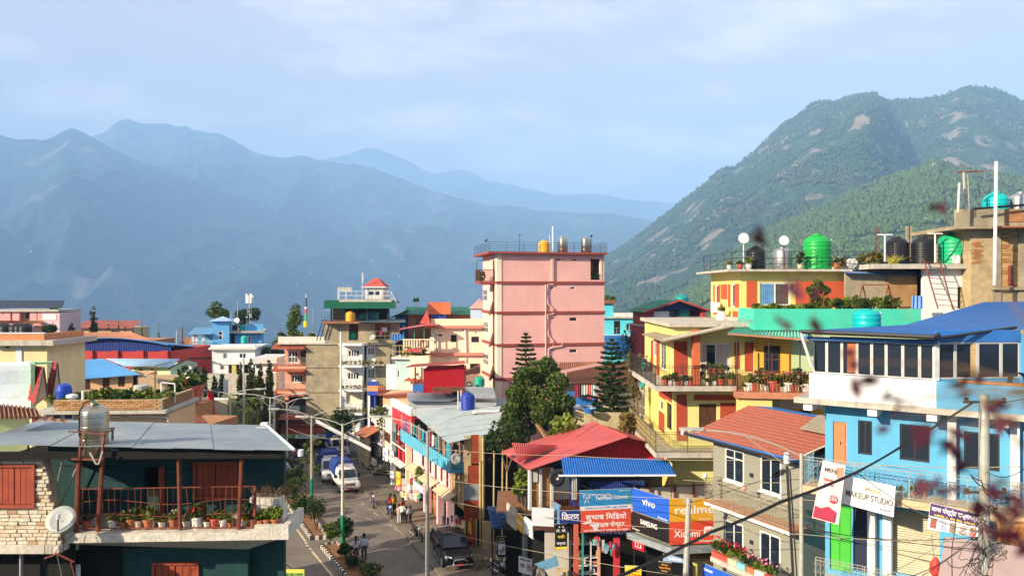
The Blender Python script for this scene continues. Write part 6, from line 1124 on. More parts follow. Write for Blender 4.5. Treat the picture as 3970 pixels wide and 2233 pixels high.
# wooden board section and rusted tin end wall
for k in range(9):
 u0=wu+.03+(W-wu-.06)*k/9;bx(T,'board',mat(['board_a','board_b','board_c'][k%3],[(.42,.28,.12),(.30,.17,.08),(.50,.36,.17)][k%3],.85,.3,3),(u0,u0+(W-wu)/9-.02),(-.03-.01*(k%2),.0),(2.4,zbal-.12))
canm=mat('canopy_cream',(.62,.48,.30),.85,.2,2)
for c0,c1 in((.2,3.5),(4.0,7.2),(7.8,11.2)):MB().prism([(c0,-.1,3.1),(c0,-.8,2.75),(c1,-.8,2.75),(c1,-.1,3.1)],(0,0,.03)).build('shop_canopy',T,canm)
bx(T,'canopy_edge',wf,(wu-5,wu-2.4),(-1.36,-1.31),(2.45,2.85))
for u in(0,3.9,7.3,wu-.2):bx(T,'shop_pier',pinkw if u>1 else wf,(u-.15,u+.2),(-.25,-.005),(0,3.0))
bx(T,'shop_door',mat('orange_door',(.45,.14,.04)),(4.5,6.9),(.3,.36),(.1,2.55))
e=Fr(690,52.2,0);S=e.T('tin_end_wall','patchwork end wall of rusted red and cream corrugated sheets with bamboo posts','wall');ctin=mat('cream_tin',(.55,.44,.25),.7,.25,1.5,streak=.4,dirt=(.35,.2,.1));rtn=mat('rust_tin',(.40,.09,.035),.8,.3,1.5,streak=.3,dirt=(.25,.07,.04))
for x0,x1,y0,y1,m in((690,745,372,600,ctin),(742,806,365,585,rtn),(804,850,375,620,ctin),(690,722,590,760,ctin),(720,806,600,752,rtn),(690,806,748,866,MM['tin']),(690,806,860,1022,rtn),(804,850,615,1000,ctin)):
 MB().corr(e.hit(x0,y1,None,.02*(m is rtn)),e.hit(x1,y1,None,.02*(m is rtn)),e.hit(x1,y0,None,.02*(m is rtn)),e.hit(x0,y0,None,.02*(m is rtn)),max(3,int((x1-x0)/7)),.022).build('tin_sheet',S,m)
bx(S,'backing',MM['dark'],(0.02,e.U(850)),(.1,.2),(0,e.Z(750,380)))
for x,y0 in((700,1020),(745,1000),(765,1020),(785,1010),(815,560),(835,380)):MB().bar((e.U(x),-.12,0),(e.U(x),-.1,e.Z(x,y0)),.06,7).build('bamboo_post',S,mat('bamboo',(.55,.42,.20),.7,.25,3))
bx(S,'mud_wall',mat('mud',(.50,.36,.20),.95,.25,1.5,streak=.3,dirt=(.3,.2,.1)),(e.U(830),e.U(900)),(-.6,-.4),(0,e.Z(860,1010)))
# roof sheets
A,B,C_,D_=P(280,198,64.6),P(570,430,51.2),P(935,345,53.3),P(1000,160,63.0);rt2=mat('pale_tin',(.40,.47,.46),.5,.15,.8,streak=.2,dirt=(.3,.33,.33),spec=.5)
R_=thing('tin_roof','broad pale grey sheet roof jutting over the turquoise balcony','roof',(0,0,0))
for k in range(6):
 t0,t1=k/6,(k+1)/6;lf=Vector((0,0,.03*(5-k)));MB().prism([A.lerp(B,t0)+lf,A.lerp(B,t1)+lf,D_.lerp(C_,t1)+lf,D_.lerp(C_,t0)+lf],(0,0,-.025)).build('roof_sheet',R_,rt2)
E_,F_=P(740,200,62),P(1015,150,64)
MB().prism([P(745,205,60),P(1000,188,60.5),P(1010,150,64),P(770,165,64)],(0,0,.03)).build('roof_sheet',R_,wf)
MB().tube([P(880,345,53.6),P(935,350,53.4)],.16,8).build('gutter',R_,wf)
# blue ribbed tank and dish on this roof
l=P(718,170,63);tank(l,.78*.72,1.3,mat('tank_blue',(.015,.04,.32),.45,.1,2),'deep blue ribbed water tank on the roofs below the tower',6);dish(P(625,60,66.5),.33,200,20,'dark dish beside the blue ribbed tank',MM['iron'],.25)
for x,y0,lb in((645,30,'white pipe standing left of the blue ribbed tank'),(668,25,'thin pale pipe beside the blue ribbed tank')):l=P(x,170,63);tag(MB().bar(l,P(x,y0,63),.05,6).build('pipe',None,wf),lb,'pipe')
dish(P(628,580,50.6),.36,205,18,'dish mounted on the near end of the turquoise balcony',mast=.25);bird(P(722,530,50.8),'grey pigeon perched on a bracket of the tin end wall',.8);cable([P(700,530,51.9),P(740,528,50.7)],.02,MM['galv'],'short bracket sticking out of the tin end wall',0,None,2,'bracket','bracket')
# red and white building
reg('Z8');g2=Fr(172,69.3,-67.2);W2=g2.U(300);T=g2.T('red_column_house','red shophouse with twin red columns and white parapet','building');rw=mat('crimson',(.60,.035,.045),.75,.12,1.5)
ztp=g2.Z(172,85);zrd=g2.Z(172,140);bx(T,'parapet',wf,(-.05,W2+1.0),(-.5,-.2),(zrd,ztp));bx(T,'parapet',wf,(W2+.8,W2+1.05),(-.19,4.5),(zrd,ztp-.1));bx(T,'red_fascia',rw,(0,W2+1.0),(-.42,-.15),(zrd-1.3,zrd-.005));bx(T,'roof',rw,(0,W2+.95),(-.1,5),(zrd-.25,zrd-.1));wall(T,'f',0,W2,0,zrd-1.3,MM['dark'],());bx(T,'side_wall',rw,(W2+.8,W2+1.0),(-.1,4.5),(6.9,zrd-.26));bx(T,'body',MM['conc'],(0,W2),(.3,5),(0,zrd-.3))
for x in(228,262):u=g2.U(x);bx(T,'column',rw,(u-.22,u+.22),(-.45,-.05),(2.6,zrd-1.2));[bx(T,'column_ring',wf,(u-.26,u+.26),(-.49,-.04),(z,z+.1))for z in(g2.Z(x,340),g2.Z(x,360),g2.Z(x,590))]
bx(T,'white_post',wf,(-.1,.25),(-.5,-.1),(0,zrd-.1));bx(T,'white_pier',cream,(W2-.2,W2+.05),(-.6,-.1),(0,zrd-1.4))
railing(T,[(.3,-.5,g2.Z(250,460)),(W2,-.5,g2.Z(250,460))],.9,MM['iron'],.3,.015,(.1,.95));bx(T,'balcony',wf,(.3,W2),(-.5,-.01),(g2.Z(250,470),g2.Z(250,460)))
bx(T,'awning',mat('cloth_pale',(.6,.58,.55),.8,.2,3),(.2,W2),(-1.1,-.5),(2.75,2.8),(R(20),0,0))
# farther shops up to the salmon block
g3=Fr(0,77.2,-67.2);W3=g3.U(170);T=g3.T('corner_shops','narrow cluttered shop buildings with brown awnings beyond the red columns','building')
zt3=g3.Z(90,210);bx(T,'upper_wall',mat('stone_white',(.62,.57,.50),.95,.25,5,bump=.6,bscale=8),(0,W3-.3),(-.3,0),(g3.Z(60,300),zt3));bx(T,'body',cream,(0,W3),(.02,5),(0,zt3-.3));bx(T,'dark_front',MM['dark'],(W3*.35,W3),(-.02,.018),(0,2.6))
bx(T,'tan_cladding',ctin,(-1.2,W3*.25),(-1.2,-.9),(g3.Z(30,590),g3.Z(30,375)));MB().prism([(-2.5,-1.6,g3.Z(0,390)),(W3*.45,-1.6,g3.Z(60,370)),(W3*.4,0,g3.Z(60,315)),(-2.5,0,g3.Z(0,320))],(0,0,.05)).build('awning',T,mat('brown_awning',(.36,.12,.06),.8,.2,2))
bx(T,'lilac_wall',mat('lilac',(.55,.46,.60),.85,.1,2),(W3*.3,W3*.5),(-.25,-.03),(2.6,g3.Z(100,330)));bx(T,'wood_window',MM['wood'],(W3*.55,W3*.92),(-.1,-.03),(g3.Z(140,440),g3.Z(140,355)));bx(T,'low_wall',cream,(-1,W3*.4),(-.8,-.5),(0,1.2));bx(T,'pier',wf,(W3*.3,W3*.38),(-.5,-.2),(0,g3.Z(60,580)))
leaves('hanging_plants',blob_pts([(W3*.55,-.6,zt3+.3,.9,.5),(W3*.65,-.7,zt3-.6,.35,.8),(W3*.68,-.7,zt3-1.6,.25,.8)],380,6,.2),.18,T,MM['leafA'])
dish(P(105,205,75.5),.55,195,30,'white dish above the stone-faced shop among hanging plants',wf,.4)
# stair and red-brown awnings further up
g4=Fr(0,84,-60);T=thing('stone_stair','dark stone steps climbing between the shops behind the parked trucks','stairs',(-13.2,73.5,.13),R(22.8))
for k in range(11):bx(T,'step',mat('wet_stone',(.10,.08,.06),.9,.4,2),(k*.33,5),(-1.4,1.4),(k*.3,k*.3+.28))
reg('Z7');T=thing('awning_stall','red and blue awnings of small stalls beside the stone steps','stall',(-13.4,80,.13));b=P(700,500,79)
MB().corr((-.6,-.6,5.2),(2.6,-.9,4.6),(2.9,1.2,6.9),(-.2,1.2,7.2),14,.04).build('awning',T,mat('brown_awning',(.36,.12,.06)));bx(T,'red_shutter',mat('shutter_salmon',(.50,.12,.07),.8,.2,3),(-1.2,1.0),(.2,.3),(1.6,4.0));bx(T,'blue_panel',MM['blueroof'],(1.6,3.4),(-1.0,-.9),(2.0,3.8));bx(T,'body',MM['conc'],(-.6,4),(1.2,3),(0,7));bx(T,'sky_railing',mat('sky_rail',(.35,.55,.72),.7,.1,2),(1.0,3.6),(-.6,-.5),(4.1,5.3));MB().lathe([(.7,0),(.05,.5)],10,(-2.1,-.5,2.6)).build('parasol',T,wf);MB().bar((-2.1,-.5,0),(-2.1,-.5,3.0),.03).build('parasol_pole',T,MM['galv'])
l=G(575,520);T=thing('street_tree','small leafy street tree behind the parked trucks','tree',(l.x-.6,l.y+2,0));MB().tube([(0,0,0),(.1,0,1.5),(0,0,2.6)],[.1,.08,.05],6).build('trunk',T,MM['bark']);leaves('crown',blob_pts([(0,0,3.6,1.2,1.0),(.7,0,3.1,.9,.8),(-.8,.1,3.2,.9,.7),(.1,0,4.5,.8,.7),(1.3,0,3.9,.7,.6)],1000,12,.4),.24,T,MM['leafB'])
# projecting shop signs and goods along the row
reg('X1')
def board(x0,y0,x1,y1,d,m,label,tx=None,tm=None,size=.3,ang=0.0,name='shop_sign',th=.05,lines=None,group=None,cat='sign',stand=False):
 a=P(x0,y0,d);b_=P(x1,y0,d);c=P(x0,y1,d);wd=(b_.x-a.x)/max(.2,math.cos(R(ang))+0);h=a.z-c.z;T=thing(name,label,cat,(a.x,a.y,c.z),R(ang),group);bx(T,'board',m,(0,wd),(0,th),(0,h));bx(T,'frame',MM['galv'],(-.015,wd+.015),(th+.001,th+.03),(-.015,h+.015))
 for(s,fx,fz,sz,mm,mw)in(lines or([(tx,.5,.5,size,tm,.85)]if tx else[])):text(T,'lettering',s,(wd*fx,-.006,h*fz),(R(90),0,0),sz,mm,maxw=wd*mw,bold=.012)
 return T
ink=mat('black_ink',(.02,.02,.025),.7,0);blu=mat('blue_ink',(.02,.08,.4),.7,0);redk=mat('red_ink',(.6,.06,.03),.7,0);whk=mat('white_ink',(.82,.82,.80),.6,0);yk=mat('yellow_ink',(.85,.68,.05),.6,0)
board(243,535,310,680,68.5,wf,'white and blue shop board beside the tan cladding','दीप',blu,.4,-35);board(320,570,370,700,67.5,wf,'white shop board projecting over the pavement next to the white post','न',ink,.5,-35);board(395,800,450,960,66,mat('sign_gold',(.70,.48,.02),.6,.1,2),'bright yellow shop board at the foot of the red columns','FIT',redk,.3,-50);board(455,880,515,1005,64.6,mat('sign_pinkish',(.70,.35,.33),.6,.1,2),'pale pink shop board under the red columns',None,None,.3,-50);board(518,935,560,1040,63.2,mat('sign_mint',(.5,.66,.62),.6,.1,2),'pale mint shop board beside the cream pier',None,None,.3,-50);board(582,985,668,1070,61.2,wf,'white shop board with red lettering in front of the cream pier','SHOES',redk,.35,-10)
board(325,800,370,870,66.6,wf,'small oval-marked white board hung over the hat stall','P',blu,.35,-30)
q=random.Random(12)
for i in range(22):
 x=q.uniform(270,680);y=q.uniform(930,1120);d=68.5-(x-270)/410*8;l=P(x,y,d);c_=q.choice([(.75,.72,.68),(.5,.06,.08),(.05,.08,.25),(.1,.35,.3),(.65,.3,.35),(.7,.55,.1)])
 b=MB().lathe([(.03,.32),(.17,.25),(.2,.1),(.24,0),(.03,-.02)],8,l)if i%2 else MB().corr(l,l+Vector((.3,-.1,0)),l+Vector((.3,-.1,.55)),l+Vector((0,0,.55)),2,.03)
 tag(b.build(['hanging_garment','hat'][i%2],None,mat('goods_%d'%(hash(c_)%97),c_,.85,.2,4)),{.75:'pale',.5:'crimson',.05:'navy',.1:'green',.65:'rose',.7:'mustard'}[c_[0]]+[' garment hanging outside the shops near the red columns',' hat displayed outside the shops near the red columns'][i%2],['garment','hat'][i%2],['garments outside the shops','hats outside the shops'][i%2])
l=P(670,860,61);shrub(l-Vector((0,0,.9)),[(0,0,.9,.5,.55),(.25,0,.5,.35,.5),(-.15,0,1.4,.3,.3)],420,.16,MM['leafC'],'flowering plant hanging from the pink shophouse balcony',77,'plant','hanging_plant',bloom=(60,MATS['bloom_white']))
reg('Z8')
for i in range(16):
 x=q.uniform(520,650);y=q.uniform(1000,1110);l=P(x,y,53.5-(x-520)/130*1.0);c_=q.choice([(.6,.05,.1),(.7,.2,.3),(.75,.7,.2),(.1,.1,.4),(.7,.65,.6)]);tag(MB().corr(l,l+Vector((.16,-.03,0)),l+Vector((.16,-.03,.38)),l+Vector((0,0,.38)),2,.02).build('hanging_goods',None,mat('goods_%d'%(hash(c_)%97),c_,.85,.2,4)),{.05:'red',.2:'rose',.7:'yellow',.1:'navy',.65:'pale'}[c_[1]]+' packet hanging in the pink shophouse doorway','packet','packets in the pink shop doorway')
l=P(735,1210,51.2);T=thing('banner','red and yellow cloth banner beside the black pickup','banner',(l.x,l.y,l.z));MB().corr((-.18,0,0),(.3,0,-.1),(.25,0,1.6),(-.15,0,1.7),3,.05).build('cloth',T,mat('banner_red',(.6,.05,.03),.8,.2,2));MB().corr((-.1,-.05,.8),(.12,-.05,.7),(.1,-.05,1.5),(-.1,-.05,1.6),2,.04).build('patch',T,mat('banner_yellow',(.8,.55,.05),.8,.2,2))
# street lamps and utility poles
def arm_lamp(T,base,dx,dy,up,L_=1.0):
 b=Vector(base);pts=[b+Vector((dx*t,dy*t,up*(1-(1-t)**2.2)))for t in np.linspace(0,1,8)];MB().tube(pts,.03,6).build('arm',T,MM['galv']);MB().bar(b+Vector((0,0,-.7)),pts[4],.015).build('brace',T,MM['galv'])
 e=pts[-1];d=Vector((dx,dy,0)).normalized();h=MB();s_=Vector((-d.y,d.x,0))*.14;h.prism([e-s_*.7+d*-.1,e+s_*.7+d*-.1,e+s_+d*.35,e+s_*.5+d*.8,e-s_*.5+d*.8,e-s_+d*.35],(0,0,.09));hd=h.build('lamp_head',T,MM['galv']);MB().prism([e-s_*.6+d*.05-Vector((0,0,.05)),e+s_*.6+d*.05-Vector((0,0,.05)),e+s_*.6+d*.4-Vector((0,0,.05)),e-s_*.6+d*.4-Vector((0,0,.05))],(0,0,.049)).build('lens',hd,mat('lamp_lens',(.55,.50,.38),.3,0))
def lamp(loc,h,arms,label,m=None,green=False,r=.09):
 T=thing('street_lamp',label,'street lamp',loc);m=m or MM['galv']
 MB().lathe([(r*1.15,0),(r*1.1,h*.3),(r,h*.31),(r*.8,h*.65),(r*.78,h*.66),(r*.6,h)],10).build('pole',T,m,False);MB().lathe([(r*1.9,0),(r*1.9,.05),(r*1.2,.06)],10).build('base',T,MM['iron'])
 if green:MB().lathe([(r*1.2,.06),(r*1.17,h*.30)],10).build('green_band',T,mat('green_paint',(.01,.22,.10),.6,.2,3))
 for dx,dy,up in arms:arm_lamp(T,(0,0,h-.12),dx,dy,up)
 return T
reg('X2');l=G(1425,1000,.15);whp=mat('lamp_white',(.62,.56,.44),.6,.2,3,streak=.3,dirt=(.35,.28,.18));lamp(l,8.35,[(-2.3,.2,.5),(2.3,.3,.5)],'white lamp post with green foot in the median shrubs',whp,True,.11)
reg('Z7');l=G(335,870,.15);lamp(l,7.1,[(-2.6,0,.6),(2.7,.3,.6)],'double-armed grey lamp post with green foot in the far median',None,True,.10)
reg('Z8');l=G(410,1478,.13);lamp(l,8.7,[(2.9,.3,1.1),(-2.9,.8,.8)],'tall grey lamp post at the kerb in front of the pink shophouse',None,False,.11)
reg('Z7');lamp(Vector((P(133,340,73).x,73,0)),P(133,20,73).z,[(-1.6,0,.5),(1.6,0,.5)],'grey lamp post standing before the salmon block');reg('Z2');lamp(Vector((P(707,1400,66).x,66,0)),P(707,1145,66).z,[(-2.2,0,.35),(2.2,0,.45)],'lamp post among the garden palms left of the salmon block');lamp(Vector((P(1080,1400,62).x,62,0)),P(1080,1180,62).z,[(-2.0,0,.35),(2.2,0,.35)],'lamp post beside the lowest columnar evergreen')
l=P(832,1430,70);tag(MB().bar((l.x,l.y,0),P(832,815,70),.1,8,.07).build('utility_pole',None,MM['galv']),'tall pale utility pole rising through the garden trees','pole');reg('Z3')
for x,y0,y1 in((655,570,1400),):l=P(x,y1,81);tag(MB().bar((l.x,l.y,0),P(x,y0,81),.11,8,.09).build('utility_pole',None,wf),'tall white pipe pole at the corner of the concrete flank','pole')
reg('Z7');l=P(690,340,76);tag(MB().bar((l.x+.6,l.y,.13),P(672,150,76),.09,8,.07).build('utility_pole',None,MM['galv']),'leaning grey pole before the stone steps','pole')
l=P(370,160,72);tag(MB().prism([l,l+Vector((5.0,0,-2.6)),l+Vector((5.0,0,-2.9)),l+Vector((0,0,-.35))],(0,.25,0)).build('sheet_ramp',None,wf),'long white slanting canopy edge before the concrete flank','canopy')
reg('Z7');p=G(135,700);T=thing('road_sign','triangular white road sign at the bend by the teal house','road sign',(p.x,p.y,0));z=P(135,550,p.y).z;MB().bar((0,0,0),(0,0,z+.3),.035,6).build('post',T,MM['galv']);MB().prism([(-.45,-.06,z-.3),(.45,-.06,z-.3),(0,-.06,z+.48)],(0,.04,0)).build('plate',T,wf);MB().prism([(-.12,-.075,z-.2),(-.04,-.075,z-.2),(-.04,-.075,z+.08),(.04,-.075,z+.08),(.04,-.075,z-.2),(.12,-.075,z-.2),(.12,-.075,z+.16),(-.12,-.075,z+.16)],(0,.014,0)).build('symbol',T,ink)
# vehicles
def wheel(T,x,y,r,wd,rimm=None,spokes=6):
 w_=MB();prof=[(r*.62,-wd/2),(r*.93,-wd/2),(r,-wd*.35),(r,wd*.35),(r*.93,wd/2),(r*.62,wd/2)];w_.lathe(prof,20);o=w_.build('wheel',T,mat('rubber',(.015,.015,.016),.85,.2,8));o.rotation_euler=(R(90),0,0);o.location=(x,y,r)
 ri=MB().lathe([(r*.6,-.02),(r*.62,.02),(r*.15,.03),(.02,.03)],16).build('rim',o,rimm or MM['steel']);ri.location=(0,0,wd/2*(1 if y<0 else-1));return o
def sheetbox(T,name,m,secs,bev=.05):
 """a hull lofted through cross-sections (x, half-width, z0, z1, top half-width)"""
 b=MB();n=8
 for(x,hw,z0,z1,tw)in secs:b.v+=[(x,-hw*.94,z0),(x,-hw,z0+(z1-z0)*.3),(x,-hw*.985,z0+(z1-z0)*.7),(x,-tw,z1),(x,tw,z1),(x,hw*.985,z0+(z1-z0)*.7),(x,hw,z0+(z1-z0)*.3),(x,hw*.94,z0)]
 for i in range(len(secs)-1):
  for k in range(n):b.f.append((i*n+k,i*n+(k+1)%n,(i+1)*n+(k+1)%n,(i+1)*n+k))
 b.f.append(tuple(range(n)));b.f.append(tuple(range((len(secs)-1)*n+n-1,(len(secs)-1)*n-1,-1)))
 o=b.build(name,T,m,False);mo=o.modifiers.new('bevel','BEVEL');mo.width=bev;mo.segments=2;mo.limit_method='ANGLE';return o
carblk=mat('black_car_paint',(.010,.009,.010),.3,.1,3,spec=.3);chrome=mat('chrome',(.7,.7,.7),.15,0,metal=1.0);lampg=mat('headlamp',(.75,.78,.80),.1,0,spec=.8);plt=mat('plate_red',(.55,.03,.03),.6,0)
def pickup(loc,rz):
 T=thing('pickup_truck','black double-cab pickup with chrome bull bar parked at the kerb','pickup',loc,rz)
 sheetbox(T,'body',carblk,[(-2.5,.88,.5,1.0,.86),(-1.0,.92,.42,1.02,.88),(.9,.92,.42,1.05,.88),(1.7,.92,.45,1.05,.84),(2.3,.86,.48,.98,.74),(2.5,.76,.5,.82,.66)],.06)
 sheetbox(T,'cabin',carblk,[(-.95,.84,1.0,1.72,.66),(-.5,.86,1.0,1.80,.68),(.4,.86,1.0,1.78,.67),(.55,.86,1.0,1.70,.66),(1.25,.84,1.0,1.06,.8)],.04)
 MB().add([(.62,-.66,1.66),(.62,.66,1.66),(1.24,.77,1.12),(1.24,-.77,1.12)],[(0,1,2,3)]).build('windscreen',T,MM['glass']).location=(.02,0,.02)
 for s_ in(-1,1):
  for x0,x1,x2,x3 in((-.8,-.15,-.12,-.7),(-.08,.55,.95,-.02)):MB().add([(x0,s_*.875,1.12),(x1 if x0<-.5 else x2,s_*.872,1.12),(x1 if x0<-.5 else.5,s_*.72,1.64),(x3,s_*.72,1.66)],[(0,1,2,3)]).build('side_window',T,MM['glass'])
  MB().add([(2.43,s_*.42,.78),(2.3,s_*.80,.80),(2.2,s_*.84,.96),(2.42,s_*.48,.93)],[(0,1,2,3)]).build('headlight',T,lampg).location=(.06,0,.01)
  bx(T,'mirror',carblk,(.75,.9),(s_*1.0-.12,s_*1.0+.12),(1.1,1.3));bx(T,'side_step',chrome,(-1.1,1.1),(s_*.98-.07,s_*.98+.07),(.36,.42))
  for x in(-1.6,1.5):wheel(T,x,s_*.80,.38,.26)
  MB().lathe([(.45,-.02),(.45,.02)],16).build('wheel_arch',T,MM['dark']).matrix_local=Matrix.Translation((1.5,s_*.905,.46))@Matrix.Rotation(R(90),4,'X');MB().lathe([(.45,-.02),(.45,.02)],16).build('wheel_arch',T,MM['dark']).matrix_local=Matrix.Translation((-1.6,s_*.905,.46))@Matrix.Rotation(R(90),4,'X')
 bx(T,'grille',chrome,(2.5,2.53),(-.38,.38),(.74,.9));bx(T,'bumper',carblk,(2.45,2.62),(-.86,.86),(.42,.64));bx(T,'number_plate',plt,(2.66,2.68),(-.22,.22),(.44,.56));MB().tube([(2.62,-.42,.4),(2.72,-.4,.75),(2.7,-.25,.82),(2.7,.25,.82),(2.72,.4,.75),(2.62,.42,.4)],.03,8).build('bull_bar',T,chrome);MB().bar((2.66,-.85,.48),(2.66,.85,.48),.03,8).build('bumper_bar',T,chrome)
 bx(T,'bed_floor',MM['dark'],(-2.4,-1.0),(-.76,.76),(1.0,1.02));MB().tube([(-1.05,-.7,1.0),(-1.2,-.66,1.75),(-1.2,.66,1.75),(-1.05,.7,1.0)],.035,6).build('roll_bar',T,chrome);return T
reg('Z8');f0=G(655,1418);hd=R(-67.2-7);l=f0-Vector((math.cos(hd),math.sin(hd),0))*2.5;pickup((l.x,l.y,.004),hd)
carw=mat('white_car_paint',(.70,.69,.66),.3,.08,3,spec=.5);tarp=mat('tarp_blue',(.015,.045,.22),.6,.2,2)
def tarp_truck(loc,rz,label):
 T=thing('cargo_truck',label,'truck',loc,rz)
 sheetbox(T,'body',carw,[(-2.4,.84,.5,.95,.84),(.9,.86,.45,1.05,.84),(1.6,.86,.48,1.06,.80),(2.2,.84,.5,1.02,.76),(2.35,.82,.52,.95,.74)],.05)
 sheetbox(T,'cabin',carw,[(-.2,.82,1.0,1.86,.70),(.3,.82,1.0,1.9,.71),(.85,.82,1.0,1.82,.70),(1.3,.82,1.0,1.1,.78)],.04)
 MB().add([(.92,-.66,1.74),(.92,.66,1.74),(1.3,.74,1.14),(1.3,-.74,1.14)],[(0,1,2,3)]).build('windscreen',T,MM['glass']).location=(.02,0,.02)
 sheetbox(T,'tarpaulin',tarp,[(-2.45,.86,.95,2.15,.6),(-1.6,.9,.95,2.32,.66),(-.8,.88,.95,2.28,.62),(-.1,.86,1.0,2.2,.55)],.12)
 for s_ in(-1,1):
  MB().add([(.0,s_*.835,1.1),(1.05,s_*.835,1.1),(.75,s_*.74,1.72),(.05,s_*.74,1.74)],[(0,1,2,3)]).build('side_window',T,MM['glass'])
  MB().lathe([(.14,0),(.13,.03),(.02,.04)],14).build('headlight',T,lampg).matrix_local=Matrix.Translation((2.34,s_*.62,.78))@Matrix.Rotation(R(90),4,'Y');bx(T,'mirror',ink,(1.0,1.1),(s_*.98-.1,s_*.98+.1),(1.15,1.4));bx(T,'indicator',mat('amber',(.7,.25,.02),.3,0),(2.34,2.37),(s_*.78-.05,s_*.78+.05),(.72,.84))
  for x in(-1.5,1.55):wheel(T,x,s_*.76,.36,.22)
 bx(T,'grille',chrome,(2.34,2.37),(-.42,.42),(.66,.9))
 for k in range(7):bx(T,'grille_slot',ink,(2.371,2.38),(-.36+k*.115,-.36+k*.115+.05),(.68,.88))
 bx(T,'bumper',mat('bumper_grey',(.35,.35,.35),.5,.1,3),(2.36,2.5),(-.84,.84),(.42,.6));bx(T,'number_plate',plt,(2.51,2.53),(-.25,.25),(.44,.56));bx(T,'roof_board',wf,(.3,.36),(-.6,.6),(1.92,2.12))
 return T
reg('Z7');f1=G(655,775);hd=R(-67.2);l=f1-Vector((math.cos(hd),math.sin(hd),0))*2.4;tarp_truck((l.x,l.y,.004),hd,'white cargo truck with blue tarpaulin leading the parked row');f2=G(505,690);l=f2-Vector((math.cos(hd-.1),math.sin(hd-.1),0))*2.4;tarp_truck((l.x,l.y,.004),hd-.1,'white cargo truck with blue tarpaulin parked behind the leading one');f3=G(485,560);l=f3-Vector((math.cos(hd),math.sin(hd),0))*2.4;tarp_truck((l.x+.3,l.y+4,.004),hd,'white cargo truck at the back of the row mostly hidden by blue tarpaulin')
def motorbike(loc,rz,label,col,s=1.0):
 T=thing('motorcycle',label,'motorcycle',loc,rz,'parked motorcycles');pm=mat('bike_%d'%int(col[0]*1000+col[2]*77),col,.3,.1,4,spec=.5);rub=mat('rubber',(.015,.015,.016))
 for x in(-.66,.66):
  w_=MB();n=18
  for k in range(n):a0,a1=2*math.pi*k/n,2*math.pi*(k+1)/n;w_.bar((x+.28*math.cos(a0),0,.31+.28*math.sin(a0)),(x+.28*math.cos(a1),0,.31+.28*math.sin(a1)),.05,6)
  o=w_.build('wheel',T,rub);b=MB()
  for k in range(6):a=k*math.pi/3;b.bar((x,0,.31),(x+.25*math.cos(a),0,.31+.25*math.sin(a)),.014,4)
  b.lathe([(.05,-.06),(.05,.06)],8,(x,0,.31));b.build('spokes',o,MM['steel'])
 sheetbox(T,'fuel_tank',pm,[(-.05,.09,.72,.86,.06),(.12,.15,.70,.98,.09),(.36,.13,.72,.96,.06),(.45,.05,.76,.88,.03)],.03);sheetbox(T,'seat',ink,[(-.75,.08,.80,.90,.06),(-.4,.13,.74,.84,.10),(0,.12,.72,.82,.09)],.02);sheetbox(T,'tail',pm,[(-.85,.05,.78,.86,.04),(-.55,.10,.68,.80,.09),(-.15,.11,.6,.72,.1)],.02)
 bx(T,'engine',MM['iron'],(-.12,.28),(-.14,.14),(.3,.62));MB().bar((-.66,.12,.31),(-.05,.12,.42),.03).bar((-.66,-.12,.31),(-.05,-.12,.42),.03).bar((.66,.09,.31),(.42,.09,.98),.028).bar((.66,-.09,.31),(.42,-.09,.98),.028).bar((.2,0,.35),(.42,0,.9),.03).build('frame',T,MM['steel'])
 MB().tube([(.3,-.38,1.02),(.38,-.2,1.06),(.42,0,1.03),(.38,.2,1.06),(.3,.38,1.02)],.018,6).build('handlebar',T,ink);MB().lathe([(.1,0),(.09,.06),(.02,.08)],12).build('headlight',T,lampg).matrix_local=Matrix.Translation((.5,0,.9))@Matrix.Rotation(R(90),4,'Y');MB().bar((-.1,-.16,.32),(-.75,-.17,.42),.045,8).build('exhaust',T,MM['steel'])
 for s_ in(-1,1):MB().bar((.36,s_*.24,1.05),(.33,s_*.3,1.2),.01).lathe([(.05,0),(.05,.015)],8,(.33,s_*.3,1.2)).build('mirror',T,ink)
 bx(T,'front_mudguard',pm,(.45,.85),(-.06,.06),(.61,.64));T.scale=(s,)*3;return T
reg('X2');mb=lambda x,y,z=0:G(x,y,z)
l=G(1920,100);motorbike((l.x+.3,l.y+.7,.004),R(-75),'dark red motorcycle parked nearest the white trucks',(.25,.02,.04));l=G(2270,330);motorbike((l.x+.2,l.y+.7,.004),R(-70),'blue and white motorcycle parked before the hat shop',(.03,.08,.35));reg('Z8');l=G(295,1195);motorbike((l.x+.2,l.y+.7,.004),R(-60),'black naked motorcycle parked alone at the kerb',(.03,.02,.02));l=G(445,1270);motorbike((l.x+.1,l.y+1.2,.13),R(-70),'dark motorcycle squeezed between the lamp post and pickup',(.05,.05,.06))
reg('Z7');l=G(225,500);motorbike((l.x,l.y,.004),R(175),'pink and black motorcycle standing below the salmon block',(.4,.05,.25));l=G(405,560);motorbike((l.x,l.y+.5,.004),R(-100),'black motorcycle parked left of the rear truck',(.02,.02,.03));l=G(375,530);motorbike((l.x,l.y+.8,.004),R(-100),'second black motorcycle tucked behind the first beside the rear truck',(.03,.03,.03));reg('X3');l=G(740,1490);motorbike((l.x,l.y-.2,.13),R(-50),'black and white scooter at the edge of the rubble by the stall',(.5,.5,.5))
